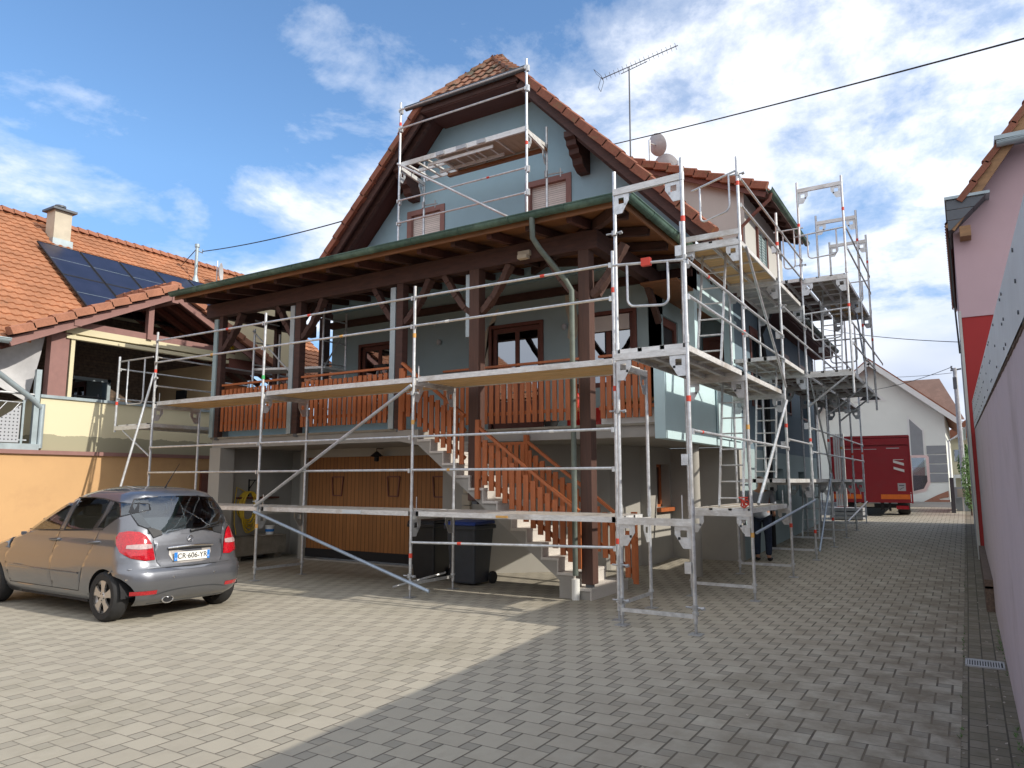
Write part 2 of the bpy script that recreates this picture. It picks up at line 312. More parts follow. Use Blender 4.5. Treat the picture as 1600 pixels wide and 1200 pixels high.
# ---------------------------------------------------------------- mesh helpers
LOC = {}
def top_of(o):
    while o.parent: o = o.parent
    return o
SPLIT_NAMES = set('bracket door_trim gusset hanging_ornament hazard_stripe locking_pin pillar_cover plate_band purlin purlin_end railing_post reflector_strip scuff_mark side_moulding star_ornament support terrace_post upright_board wall_light wheel_housing window_surround window_trim window_seal rear_window_seal rear_glass_border rung ear riser tread marking_band tail_lift_platform socket_box'.split())
class MB:
    def __init__(s): s.v = []; s.f = []
    def add(s, vs, fs):
        n = len(s.v); s.v += [tuple(v) for v in vs]; s.f += [tuple(i + n for i in f) for f in fs]; return s
    def box(s, x0, x1, y0, y1, z0, z1):
        if x0 > x1: x0, x1 = x1, x0
        if y0 > y1: y0, y1 = y1, y0
        if z0 > z1: z0, z1 = z1, z0
        return s.add([(x0, y0, z0), (x1, y0, z0), (x1, y1, z0), (x0, y1, z0), (x0, y0, z1), (x1, y0, z1), (x1, y1, z1), (x0, y1, z1)],
                     [(0, 3, 2, 1), (4, 5, 6, 7), (0, 1, 5, 4), (1, 2, 6, 5), (2, 3, 7, 6), (3, 0, 4, 7)])
    def bar(s, p0, p1, w, h, up=(0, 0, 1)):
        p0 = Vector(p0); p1 = Vector(p1); d = (p1 - p0).normalized(); u = Vector(up)
        if abs(d.dot(u)) > .98: u = Vector((0, 1, 0))
        sx = d.cross(u).normalized(); uz = sx.cross(d).normalized(); vs = []
        for p in (p0, p1):
            for a, b in ((-1, -1), (1, -1), (1, 1), (-1, 1)): vs.append(p + sx * a * w / 2 + uz * b * h / 2)
        return s.add(vs, [(0, 1, 2, 3), (7, 6, 5, 4), (0, 4, 5, 1), (1, 5, 6, 2), (2, 6, 7, 3), (3, 7, 4, 0)])
    def tube(s, pts, r, n=8, cap=True):
        pts = [Vector(p) for p in pts]; rings = []; prev = None
        for i, p in enumerate(pts):
            a = pts[max(i - 1, 0)]; b = pts[min(i + 1, len(pts) - 1)]; d = (b - a).normalized()
            if prev is None:
                u = Vector((0, 0, 1)) if abs(d.z) < .9 else Vector((1, 0, 0)); sx = d.cross(u).normalized()
            else:
                sx = (prev - d * prev.dot(d)).normalized()
            prev = sx; sy = d.cross(sx); rr = r[i] if isinstance(r, (list, tuple)) else r
            rings.append([p + (sx * math.cos(2 * math.pi * k / n) + sy * math.sin(2 * math.pi * k / n)) * rr for k in range(n)])
        vs = [v for g in rings for v in g]; fs = []
        for i in range(len(rings) - 1):
            for k in range(n): fs.append((i * n + k, i * n + (k + 1) % n, (i + 1) * n + (k + 1) % n, (i + 1) * n + k))
        if cap: fs.append(tuple(range(n - 1, -1, -1))); fs.append(tuple((len(rings) - 1) * n + k for k in range(n)))
        return s.add(vs, fs)
    def prism(s, poly, off):
        off = Vector(off); a = [Vector(p) for p in poly]; n = len(a)
        vs = a + [p + off for p in a]
        return s.add(vs, [tuple(range(n - 1, -1, -1)), tuple(range(n, 2 * n))] + [(i, (i + 1) % n, (i + 1) % n + n, i + n) for i in range(n)])
    def lathe(s, prof, c, axis=2, n=24, cap=True):
        c = Vector(c); vs = []; m = len(prof)
        for r, h in prof:
            for k in range(n):
                a = 2 * math.pi * k / n; q = [0, 0, 0]; q[axis] = h; q[(axis + 1) % 3] = r * math.cos(a); q[(axis + 2) % 3] = r * math.sin(a); vs.append(c + Vector(q))
        fs = [(i * n + k, i * n + (k + 1) % n, (i + 1) * n + (k + 1) % n, (i + 1) * n + k) for i in range(m - 1) for k in range(n)]
        return s.add(vs, fs + ([tuple(range(n)), tuple((m - 1) * n + k for k in range(n))] if cap else []))
    def build(s, name, mat, parent=None, smooth=False, bevel=0, split=False):
        if split or name in SPLIT_NAMES:
            par = list(range(len(s.v)))
            def fd(i):
                while par[i] != i: par[i] = par[par[i]]; i = par[i]
                return i
            for f in s.f:
                for k in f[1:]: par[fd(k)] = fd(f[0])
            gr = {}
            for f in s.f: gr.setdefault(fd(f[0]), []).append(f)
            cl = []
            for fs in gr.values():
                P = [s.v[i] for f in fs for i in f]; cl.append([[min(p[k] for p in P) - .008 for k in range(3)], [max(p[k] for p in P) + .008 for k in range(3)], fs])
            k0 = 0
            while k0 < len(cl):
                k1 = k0 + 1; hit = False
                while k1 < len(cl):
                    a, b = cl[k0], cl[k1]
                    if all(a[0][q] <= b[1][q] and b[0][q] <= a[1][q] for q in range(3)):
                        cl[k0] = [[min(a[0][q], b[0][q]) for q in range(3)], [max(a[1][q], b[1][q]) for q in range(3)], a[2] + b[2]]; cl.pop(k1); hit = True
                    else: k1 += 1
                if not hit: k0 += 1
            out = None
            for fs in [c[2] for c in cl]:
                ids = sorted({i for f in fs for i in f}); mp = {i: k for k, i in enumerate(ids)}; q = MB(); q.v = [s.v[i] for i in ids]; q.f = [tuple(mp[i] for i in f) for f in fs]; out = q._build(name, mat, parent, smooth, bevel)
            return out
        return s._build(name, mat, parent, smooth, bevel)
    def _build(s, name, mat, parent=None, smooth=False, bevel=0):
        me = bpy.data.meshes.new(name); o = bpy.data.objects.new(name, me); COL.objects.link(o)
        off = Vector((0, 0, 0))
        if parent is not None: o.parent = parent; off = Vector(LOC[top_of(parent).name])
        me.from_pydata([tuple(Vector(v) - off) for v in s.v], [], s.f)
        me.materials.append(MT[mat] if isinstance(mat, str) else mat)
        bm = bmesh.new(); bm.from_mesh(me); bmesh.ops.recalc_face_normals(bm, faces=bm.faces)
        if bevel: bmesh.ops.bevel(bm, geom=[e for e in bm.edges if len(e.link_faces) == 2 and e.calc_face_angle(0) > .6], offset=bevel, segments=2, profile=.5, affect='EDGES', clamp_overlap=True)
        bm.to_mesh(me); bm.free()
        if smooth:
            for p in me.polygons: p.use_smooth = True
            try: me.set_sharp_from_angle(angle=R(40))
            except Exception: pass
        return o
def tag(o, label=None, cat=None, group=None, kind=None):
    if label: o['label'] = label
    if cat: o['category'] = cat
    if group: o['group'] = group
    if kind: o['kind'] = kind
    return o
def thing(name, label, cat, loc=(0, 0, 0), group=None):
    o = bpy.data.objects.new(name, None); COL.objects.link(o); o.location = loc; o.empty_display_size = .1
    LOC[o.name] = loc; return tag(o, label, cat, group)
def copy_tree(o, delta, parent=None):
    c = o.copy(); COL.objects.link(c); c.parent = parent
    if parent is None: c.location = Vector(o.location) + Vector(delta); LOC[c.name] = tuple(c.location)
    for ch in list(o.children): copy_tree(ch, delta, c)
    return c
def lerp(a, b, t): return tuple(a[i] + (b[i] - a[i]) * t for i in range(3))
def gz(Y): return 0 if Y < 13 else .035 * (min(Y, 36) - 13)
def inpoly(x, y, P):
    r = False; j = len(P) - 1
    for i in range(len(P)):
        if (P[i][1] > y) != (P[j][1] > y) and x < (P[j][0] - P[i][0]) * (y - P[i][1]) / (P[j][1] - P[i][1]) + P[i][0]: r = not r
        j = i
    return r
def roof_tiles(p0, p1, p3, row=.34, wave=.22, amp=.022, step=.035, clip=None):
    """p0-p1 eave, p0-p3 up the slope; clip = polygon in (u, v) metres"""
    p0, p1, p3 = Vector(p0), Vector(p1), Vector(p3); L = (p1 - p0).length; H = (p3 - p0).length
    eu = (p1 - p0) / L; ev = (p3 - p0) / H; nn = eu.cross(ev).normalized()
    if nn.z < 0: nn = -nn
    mb = MB(); nr = int(math.ceil(H / row)); nw = int(L / wave) + 1; prof = [(0, 0), (.18, .2), (.36, .85), (.5, 1), (.64, .85), (.82, .2)]
    for r in range(nr):
        v0 = r * row; v1 = min(H, (r + 1) * row + .03)
        us = [(k + a) * wave for k in range(nw) for a, b in prof if (k + a) * wave <= L]; hs = [b for k in range(nw) for a, b in prof if (k + a) * wave <= L]
        sg = random.uniform(-.003, .003)
        for i in range(len(us) - 1):
            uc = (us[i] + us[i + 1]) / 2
            if clip and not inpoly(uc, (v0 + v1) / 2, clip): continue
            a, b = us[i], us[i + 1]; ha, hb = hs[i] * amp, hs[i + 1] * amp
            P = lambda u, v, h: p0 + eu * u + ev * v + nn * h
            mb.add([P(a, v0, 0), P(b, v0, 0), P(b, v0, hb + step + sg), P(a, v0, ha + step + sg), P(b, v1, hb), P(a, v1, ha)], [(0, 1, 2, 3), (3, 2, 4, 5)])
    return mb
def edge_tiles(p0, p1, n, w, h, nrm, side, tilt=.03):
    p0, p1 = Vector(p0), Vector(p1); nrm = Vector(nrm).normalized(); side = Vector(side).normalized(); mb = MB()
    d = (p1 - p0) / n
    for i in range(n):
        a = p0 + d * i - d * .06; b = p0 + d * (i + 1); j = random.uniform(-.006, .006)
        vs = []
        for p, q in ((a, tilt + j), (b, j)):
            for su, hu in ((-.5, -.5), (.5, -.5), (.5, .35), (.25, .5), (-.25, .5), (-.5, .35)): vs.append(p + side * su * w + nrm * (hu * h + q))
        m = 6; mb.add(vs, [tuple(range(m)), tuple(range(2 * m - 1, m - 1, -1))] + [(k, (k + 1) % m, (k + 1) % m + m, k + m) for k in range(m)])
    return mb
def gutter(p0, p1, r, t=.006):
    p0, p1 = Vector(p0), Vector(p1); d = (p1 - p0).normalized(); s = d.cross(Vector((0, 0, 1))).normalized(); mb = MB(); n = 10
    prof = [(math.cos(math.pi + math.pi * k / n) * r, math.sin(math.pi + math.pi * k / n) * r) for k in range(n + 1)]
    prof = [(-r - .012, 0), (-r - .012, .016), (-r, .016)] + prof + [(r, .016), (r + .012, .016), (r + .012, 0)]
    inner = [(x * .93, z * .93 + .004) for x, z in prof[::-1]]
    al = prof + inner; m = len(al); vs = [p + s * x + Vector((0, 0, z)) for p in (p0, p1) for x, z in al]
    fs = [(i, (i + 1) % m, (i + 1) % m + m, i + m) for i in range(m)]; k = len(prof)
    for i in range(k - 1):
        fs.append((i, i + 1, m - 2 - i, m - 1 - i)); fs.append((i + m, i + 1 + m, 2 * m - 2 - i, 2 * m - 1 - i))
    mb.add(vs, fs)
    L = (p1 - p0).length; q = int(L / 1.0)
    for i in range(1, q + 1):
        c = p0 + d * (i * L / (q + 1)); mb.bar(c - d * .012, c + d * .012, 2 * r + .03, .02)
        mb.tube([c + s * x * 1.04 + Vector((0, 0, z * 1.04)) for x, z in prof[2:-2]], .006, 4)
    return mb
def arc(c, r, a0, a1, ax, ay, n=6):
    c = Vector(c); ax = Vector(ax); ay = Vector(ay)
    return [c + ax * r * math.cos(a0 + (a1 - a0) * k / n) + ay * r * math.sin(a0 + (a1 - a0) * k / n) for k in range(n + 1)]
def text_mesh(txt, size, origin, ux, uz, depth=.003, align='CENTER'):
    cu = bpy.data.curves.new('lettering', 'FONT'); cu.body = txt; cu.size = size; cu.align_x = align; cu.align_y = 'CENTER'; cu.extrude = depth; cu.offset = .0
    o = bpy.data.objects.new('lettering_source', cu); COL.objects.link(o)
    dg = bpy.context.evaluated_depsgraph_get(); me = o.evaluated_get(dg).to_mesh()
    ux = Vector(ux).normalized(); uz = Vector(uz).normalized(); nn = ux.cross(uz); og = Vector(origin)
    mb = MB(); mb.add([og + ux * v.co.x + uz * v.co.y + nn * v.co.z for v in me.vertices], [tuple(p.vertices) for p in me.polygons])
    o.evaluated_get(dg).to_mesh_clear(); bpy.data.objects.remove(o); bpy.data.curves.remove(cu); return mb
def wall_holes(u0, u1, v0, v1, holes, P, thick):
    """rectangular wall in (u,v) with rectangular holes; P(u,v,d) maps to space; d = depth into wall"""
    us = sorted({u0, u1, *[h[0] for h in holes], *[h[1] for h in holes]}); vs_ = sorted({v0, v1, *[h[2] for h in holes], *[h[3] for h in holes]})
    us = [u for u in us if u0 <= u <= u1]; vs_ = [v for v in vs_ if v0 <= v <= v1]; mb = MB()
    for i in range(len(us) - 1):
        for j in range(len(vs_) - 1):
            uc, vc = (us[i] + us[i + 1]) / 2, (vs_[j] + vs_[j + 1]) / 2
            if any(h[0] < uc < h[1] and h[2] < vc < h[3] for h in holes): continue
            mb.add([P(us[i], vs_[j], 0), P(us[i + 1], vs_[j], 0), P(us[i + 1], vs_[j + 1], 0), P(us[i], vs_[j + 1], 0)], [(0, 1, 2, 3)])
            mb.add([P(us[i], vs_[j], thick), P(us[i + 1], vs_[j], thick), P(us[i + 1], vs_[j + 1], thick), P(us[i], vs_[j + 1], thick)], [(0, 1, 2, 3)])
    for h in holes + [(u0, u1, v0, v1)]:
        q = [(h[0], h[2]), (h[1], h[2]), (h[1], h[3]), (h[0], h[3])]
        for k in range(4):
            a, b = q[k], q[(k + 1) % 4]; mb.add([P(*a, 0), P(*b, 0), P(*b, thick), P(*a, thick)], [(0, 1, 2, 3)])
    return mb
# ---------------------------------------------------------------- ground
def strip_sheet(x0, x1, ys, dz, nx=1):
    mb = MB()
    for i in range(len(ys) - 1):
        a, b = ys[i], ys[i + 1]; mb.add([(x0, a, gz(a) + dz), (x1, a, gz(a) + dz), (x1, b, gz(b) + dz), (x0, b, gz(b) + dz)], [(0, 1, 2, 3)])
    return mb
tag(strip_sheet(-900, 900, [-900, 13, 36, 1500], -.012).build('ground', 'asphalt'), kind='structure')
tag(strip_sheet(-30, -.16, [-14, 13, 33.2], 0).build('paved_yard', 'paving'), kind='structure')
tag(strip_sheet(-.16, .26, [-14, 13, 33.2], -.004).build('drainage_channel', 'setts'), kind='structure')
tag(strip_sheet(-12, 20, [33.2, 36, 42], -.002).build('street', 'asphalt'), kind='structure')
gr = thing('drain_grate', 'small slotted metal drain grate set in the setts beside the mauve wall', 'drain', (0, 8.6, 0))
mb = MB()
for k in range(13): mb.box(-.12 + k * .0215, -.108 + k * .0215, 8.47, 8.72, -.004, .006)
mb.box(-.14, -.125, 8.44, 8.75, -.004, .008); mb.box(.165, .18, 8.44, 8.75, -.004, .008); mb.box(-.14, .18, 8.43, 8.47, -.004, .008); mb.box(-.14, .18, 8.72, 8.76, -.004, .008)
mb.build('grate', 'galv_dull', gr)
MB().box(-.125, .165, 8.47, 8.72, -.011, -.002).build('drain_well', 'dark', gr)
# ---------------------------------------------------------------- HOUSE
H = thing('house', 'pale blue half-hipped house with brown timber porch wrapped in scaffolding', 'house', (-8.5, 12, 0))
XC = -8.57; ZR = 11.42; SL = 1.06
zf = lambda x: ZR - SL * abs(x - XC)
# basement
mb = MB()
mb.box(-13.05, -12.9, 11.8, 12.4, -.1, 2.45); mb.box(-12.9, -8.95, 11.8, 12.05, 2.27, 2.45); mb.box(-8.95, -7.9, 11.8, 12.05, -.1, 2.45)
mb.box(-14.15, -13.05, 12.4, 12.6, -.1, 2.45); mb.box(-14.15, -14.0, 10.42, 12.4, -.1, 2.45)
mb.prism([(-7.9, 11.8, -.1), (-6.05, 13.45, -.1), (-5.75, 14.3, -.1), (-5.95, 14.35, -.1), (-6.2, 13.6, -.1), (-8.0, 12.05, -.1)], (0, 0, 2.55))
mb.box(-5.95, -5.55, 14.3, 14.42, -.1, 2.45)
w = wall_holes(14.42, 15.6, -.1, 2.45, [(14.72, 15.5, 1.18, 2.1)], lambda u, v, d: (-5.55 - d, u, v), .3); mb.add(w.v, w.f)
mb.box(-5.85, -4.05, 15.6, 15.8, -.1, 2.45)
mb.build('basement_wall', 'render_grey', H)
sw = wall_holes(15.8, 25.3, -.1, 2.45, [(18.9, 19.9, 1.25, 2.05), (21.9, 22.8, 1.3, 2.0)], lambda u, v, d: (-4.05 - d, u, v), .2)
sw.build('basement_side_wall', 'render_greyblue', H)
MB().box(-4.25, -4.2, 18.9, 19.9, 1.25, 2.05).box(-4.25, -4.2, 21.9, 22.8, 1.3, 2.0).build('basement_window', 'window_glass', H, split=True)
wnd = MB().box(-5.8, -5.74, 14.72, 15.5, 1.18, 1.24).box(-5.8, -5.74, 14.72, 15.5, 2.04, 2.1).box(-5.8, -5.74, 14.72, 14.78, 1.18, 2.1).box(-5.8, -5.74, 15.44, 15.5, 1.18, 2.1).box(-5.8, -5.74, 15.08, 15.13, 1.18, 2.1).box(-5.6, -5.45, 14.68, 15.54, 1.10, 1.18).build('window', 'picket', H)
MB().box(-5.79, -5.77, 14.75, 15.48, 1.2, 2.08).build('pane', 'window_glass', wnd)
MB().box(-13.98, -13.62, 10.06, 10.42, 0, 2.45).build('porch_pillar', 'render_grey', H)
MB().tube([(-4.33, 13.4, 0), (-4.33, 13.4, 2.45)], .11, 20).build('round_column', 'render_grey', H, smooth=True)
# balcony slab
mb = MB(); mb.box(-14.0, -8.6, 10.12, 13.0, 2.45, 2.64); mb.box(-8.6, -4.05, 11.17, 15.6, 2.453, 2.643)
mb.build('balcony_slab', 'concrete', H)
mb = MB(); mb.box(-14.02, -8.58, 10.08, 12.9, 2.64, 2.68); mb.box(-8.58, -4.2, 11.13, 12.9, 2.644, 2.683)
mb.build('balcony_floor', 'rough_concrete', H)
# side parapet panels
mb = MB(); mb.box(-4.2, -4.02, 11.12, 15.75, 2.42, 3.72); mb.box(-4.0, -3.985, 13.9, 15.68, 2.56, 3.66); mb.build('side_parapet', 'render_lightblue', H)
# garage door
g = MB().box(-12.9, -8.95, 11.9, 11.95, .12, 2.27).build('garage_door', 'garage_boards', H)
MB().box(-12.9, -8.95, 11.88, 11.9, .05, .24).build('bottom_rail', 'dark', g)
MB().box(-12.92, -8.93, 11.72, 11.78, 0, .03).build('threshold', 'concrete', g)
mb = MB()
for cx in (-11.95, -10.32, -9.1):
    p = [(cx - .17, 1.83), (cx + .17, 1.83), (cx + .13, 1.42), (cx - .13, 1.42)]
    for i in range(4):
        a, b = p[i], p[(i + 1) % 4]; mb.bar((a[0], 11.89, a[1]), (b[0], 11.89, b[1]), .025, .03, (0, 1, 0))
mb.build('door_trim', 'window_wood', g)
mb = MB(); mb.tube([(-10.55, 11.8, 2.42), (-10.55, 11.6, 2.42), (-10.55, 11.6, 2.36)], .01, 5); mb.lathe([(.02, 0), (.09, -.06), (.14, -.1), (.05, -.12), (.05, -.2), (.0, -.22)], (-10.55, 11.6, 2.36), 2, 10)
mb.build('wall_lamp', 'dark', H)
# meter boxes on garage wall
MB().box(-8.4, -8.26, 11.74, 11.79, 1.5, 1.66).box(-8.42, -8.24, 11.72, 11.79, 1.28, 1.48).box(-8.42, -8.24, 11.72, 11.79, 1.06, 1.26).build('socket_box', 'chimney', H)
# upper front wall (porch back wall) with openings
doors = [(-12.3, -11.2, 2.7, 4.95), (-8.5, -7.3, 2.7, 4.98), (-6.35, -5.25, 3.55, 4.98)]
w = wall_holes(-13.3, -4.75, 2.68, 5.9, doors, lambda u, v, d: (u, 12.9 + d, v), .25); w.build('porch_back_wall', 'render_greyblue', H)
for i, (a, b, c, d) in enumerate(doors):
    f = MB()
    for q in ((a, a + .09, c, d), (b - .09, b, c, d), (a + .09, b - .09, d - .1, d), (a + .09, b - .09, c, c + (.1 if i == 2 else .7))): f.box(q[0], q[1], 12.93, 13.02, q[2], q[3])
    for q in ((a - .07, a, c, d + .07), (b, b + .07, c, d + .07), (a, b, d, d + .07)): f.box(q[0], q[1], 12.86, 12.93, q[2], q[3])
    m = (a + b) / 2; f.box(m - .05, m + .05, 12.95, 13.0, c + .1, d - .1)
    if i < 2: f.box(a + .09, b - .09, 12.955, 12.995, c + 1.45, c + 1.49)
    o = f.build('balcony_door' if i < 2 else 'window', 'window_wood', H)
    MB().box(a + .09, b - .09, 12.965, 12.975, c + .1, d - .1).build('pane', 'pale_glass', o)
    if i == 2: MB().box(a + .09, b - .09, 12.90, 12.94, d - .32, d - .02).build('shutter_box', 'offwhite_shutter', o)
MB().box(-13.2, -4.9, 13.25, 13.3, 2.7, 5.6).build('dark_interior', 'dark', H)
mb = MB()
random.seed(3)
def patch(cx, pts, y=12.893): MB_ = [(x, y, z) for x, z in pts]; mb.prism(MB_, (0, .006, 0))
patch(0, [(-8.62, 3.7), (-8.58, 5.1), (-8.4, 5.4), (-8.33, 5.42), (-8.42, 5.15), (-8.6, 5.06), (-8.72, 4.9), (-8.78, 4.6), (-8.7, 4.3), (-8.82, 4.0), (-8.75, 3.7)])
patch(0, [(-6.72, 5.5), (-6.45, 5.52), (-6.48, 5.2), (-6.42, 4.9), (-6.46, 4.62), (-6.55, 4.5), (-6.68, 4.62), (-6.64, 4.9), (-6.71, 5.2)])
mb.build('bare_plaster_patch', 'chimney', H, split=True)
MB().box(-13.3, -4.06, 12.80, 12.895, 5.50, 5.66).build('wall_plate_beam', 'beam', H)
mb = MB(); mb.tube([(-10.0, 12.88, 5.35), (-10.0, 12.8, 5.35), (-10.0, 12.8, 5.2)], .012, 6)
for x in (-9.9, -6.72): mb.lathe([(.02, 0), (.05, -.03), (.05, -.1), (.02, -.13)], (x, 12.84, 4.9), 2, 10)
mb.build('wall_light', 'dish', H)
# right end of porch : return wall, door, ceiling, side frame
w = wall_holes(12.9, 15.6, 2.68, 5.9, [(13.05, 14.0, 2.7, 4.9), (14.3, 15.3, 2.7, 4.85)], lambda u, v, d: (-4.75 - d, u, v), .2); w.build('porch_end_wall', 'render_greyblue', H)
for a, b in ((13.05, 14.0), (14.3, 15.3)):
    f = MB()
    for q in ((a, a + .12, 2.7, 4.88), (b - .12, b, 2.7, 4.88), (a + .12, b - .12, 4.72, 4.88), (a + .12, b - .12, 2.7, 3.3)): f.box(-4.86, -4.78, q[0], q[1], q[2], q[3])
    o = f.build('balcony_door', 'window_wood', H); MB().box(-4.84, -4.83, a + .12, b - .12, 3.3, 4.72).build('pane', 'black_plastic', o)
MB().box(-4.74, -4.06, 12.0, 15.58, 5.22, 5.26).build('porch_ceiling', 'soffit', H)
MB().box(-4.75, -4.05, 12.9, 13.1, 5.27, 5.9).build('porch_lintel_wall', 'render_greyblue', H)
MB().box(-4.95, -4.22, 15.62, 15.75, 2.64, 5.9).build('porch_rear_wall', 'render_greyblue', H)
MB().box(-4.72, -4.64, 15.56, 15.61, 2.7, 4.85).box(-4.32, -4.24, 15.56, 15.61, 2.7, 4.85).box(-4.64, -4.32, 15.56, 15.61, 4.77, 4.85).box(-4.64, -4.32, 15.59, 15.61, 2.7, 4.77).build('end_door', 'window_wood', H)
mb = MB(); mb.box(-4.2, -4.05, 12.9, 15.6, 5.05, 5.85); mb.box(-4.2, -4.05, 12.88, 13.06, 3.72, 5.05); mb.box(-4.2, -4.05, 15.3, 15.6, 3.72, 5.05); mb.box(-4.05, -4.0, 12.9, 15.62, 5.05, 5.13); mb.build('side_frame_wall', 'render_lightblue', H)
mb = MB(); mb.lathe([(.0, 0), (.06, -.02), (.12, -.1), (.16, -.2), (.1, -.26), (.0, -.28)], (-4.4, 13.6, 5.2), 2, 9); mb.build('pendant_lamp', 'offwhite_shutter', H, smooth=True)
# side wall
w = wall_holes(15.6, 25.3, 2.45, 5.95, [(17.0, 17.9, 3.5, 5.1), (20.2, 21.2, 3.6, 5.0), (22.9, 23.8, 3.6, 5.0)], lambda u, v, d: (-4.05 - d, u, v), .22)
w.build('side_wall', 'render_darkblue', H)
for a, b, c, d in ((17.0, 17.9, 3.5, 5.1), (20.2, 21.2, 3.6, 5.0), (22.9, 23.8, 3.6, 5.0)):
    f = MB()
    for q in ((a - .08, a, c, d), (b, b + .08, c, d), (a - .08, b + .08, d, d + .2), (a - .08, b + .08, c - .06, c)): f.box(-4.06, -4.02, q[0], q[1], q[2], q[3])
    o = f.build('window', 'window_wood', H); MB().box(-4.2, -4.18, a, b, c, d).build('shutter', 'slate_grey', o)
MB().tube([(-3.95, 18.0, -.05), (-3.95, 18.0, 4.6), (-3.95, 17.6, 5.2), (-3.6, 17.4, 5.75)], .055, 10).build('downpipe', 'dark', H, smooth=True)
MB().box(-4.1, -3.98, 17.75, 17.95, .05, 5.9).build('vertical_joint_strip', 'black_plastic', H)
# gable wall
mb = wall_holes(-11.3, -5.8, 5.9, 8.1, [(-10.88, -9.78, 6.6, 8.07), (-7.62, -6.52, 6.6, 8.07)], lambda u, v, d: (u, 12.85 + d, v), .25)
zt = 9.92; hx = (ZR - .12 - zt) / SL
mb.prism([(-11.3, 12.85, 8.1), (-5.8, 12.85, 8.1), (-5.62, 12.85, 8.1), (XC + hx, 12.85, zt), (XC - hx, 12.85, zt), (-11.52, 12.85, 8.1)], (0, .25, 0))
mb.prism([(-13.3, 12.85, 5.9), (-11.3, 12.85, 5.9), (-11.3, 12.85, 8.1), (-11.52, 12.85, 8.1), (-13.3, 12.85, 6.25)], (0, .25, 0))
mb.prism([(-5.8, 12.85, 5.9), (-4.05, 12.85, 5.9), (-4.05, 12.85, 6.45), (-5.62, 12.85, 8.1), (-5.8, 12.85, 8.1)], (0, .25, 0))
mb.build('gable_wall', 'render_blue', H)
for a, b in ((-10.88, -9.78), (-7.62, -6.52)):
    f = MB()
    for q in ((a, a + .12, 6.6, 8.07), (b - .12, b, 6.6, 8.07), (a + .12, b - .12, 7.95, 8.07)): f.box(q[0], q[1], 12.82, 12.98, q[2], q[3])
    o = f.build('window', 'mauve_trim', H); MB().box(a + .12, b - .12, 12.92, 12.96, 6.6, 7.95).build('shutter', 'shutter_slats', o)
# main roof
xl, xr = XC - 5.14, XC + 5.14; ze = ZR - SL * 5.14; Y0, Y1 = 12.0, 25.6
hz = 10.07; hxx = (ZR - hz) / SL; zslope = math.hypot(1, SL)
def slope_slab(sgn, dz0, dz1):
    pts = [(XC + sgn * 5.14, Y0, ze), (XC + sgn * hxx, Y0, hz), (XC, Y0 + 1.15, ZR), (XC, Y1, ZR), (XC + sgn * 5.14, Y1, ze)]
    mb = MB(); mb.prism([(x, y, z + dz0) for x, y, z in pts], (0, 0, dz1 - dz0)); return mb
for sgn in (1, -1):
    slope_slab(sgn, -.10, -.02).build('roof_boarding', 'soffit_dark', H)
    SLn = 5.14 * zslope; vh = (5.14 - hxx) * zslope
    clip = [(0, -.1), (Y1 - Y0, -.1), (Y1 - Y0, SLn + .1), (1.15, SLn + .1), (0, vh)]
    roof_tiles((XC + sgn * 5.14, Y0, ze), (XC + sgn * 5.14, Y1, ze), (XC, Y0, ZR), clip=clip).build('roof_tiles', 'tile_brown', H)
hip = MB(); hip.prism([(XC - hxx, Y0 - .02, hz - .06), (XC + hxx, Y0 - .02, hz - .06), (XC, Y0 + 1.15, ZR - .05)], (0, .05, -.05)); hip.build('hip_boarding', 'soffit_dark', H)
hl = math.hypot(1.15, ZR - hz)
roof_tiles((XC - hxx - .1, Y0 - .06, hz - .03), (XC + hxx + .1, Y0 - .06, hz - .03), (XC - hxx - .1, Y0 - .06 + 1.15, ZR - .03), row=.3, wave=.22, amp=.03, clip=[(0, 0), (2 * hxx + .2, 0), (hxx + .1, hl + .1)]).build('hip_tiles', 'tile_hip', H)
mb = MB()
for sgn in (1, -1):
    e = edge_tiles((XC + sgn * hxx, Y0, hz + .03), (XC, Y0 + 1.15, ZR - .0), 6, .26, .08, (sgn * .3, -.3, 1), (1, sgn * .9, 0), .04); mb.add(e.v, e.f)
e = edge_tiles((XC, Y0 + 1.2, ZR + .02), (XC, Y1, ZR + .02), 34, .28, .1, (0, 0, 1), (1, 0, 0), .03); mb.add(e.v, e.f)
mb.build('ridge_tiles', 'tile_hip', H)
for sgn in (1, -1):
    a = (XC + sgn * 5.16, Y0 + .02, ze + .0); b = (XC + sgn * (hxx - .02), Y0 + .02, hz + .04)
    edge_tiles(a, b, 14, .2, .17, (sgn * SL, 0, 1), (0, 1, 0), .022).build('verge_tiles', 'tile_verge', H)
    a = Vector((XC + sgn * 5.14, Y0 + .06, ze - .19)); b = Vector((XC + sgn * hxx, Y0 + .06, hz - .19)); MB().bar(a, b, .05, .17).build('bargeboard', 'beam', H)
    MB().bar((XC + sgn * 5.1, Y0 + .28, ze - .26), (XC + sgn * hxx, Y0 + .28, hz - .26), .1, .14).build('flying_rafter', 'beam', H)
MB().box(XC - hxx + .05, XC + hxx - .05, Y0, 12.85, hz - .18, hz - .14).build('hip_soffit', 'soffit_dark', H)
MB().box(XC - hxx, XC + hxx, Y0 - .02, Y0 + .03, hz - .16, hz + .01).build('hip_fascia', 'beam', H)
gutter((XC - hxx - .35, Y0 - .1, hz + .0), (XC + hxx + .3, Y0 - .1, hz + .0), .062).build('hip_gutter', 'slate_grey', H)
for x in (-10.62, -6.2):
    mb = MB(); z = zf(x) - .32
    prof = [(12.85, z), (12.12, z), (12.12, z - .12), (12.2, z - .16), (12.22, z - .26), (12.32, z - .3), (12.34, z - .4), (12.46, z - .44), (12.5, z - .56), (12.68, z - .66), (12.85, z - .66)]
    mb.prism([(x - .11, a, b) for a, b in prof], (.22, 0, 0)); mb.build('carved_bracket', 'beam', H)
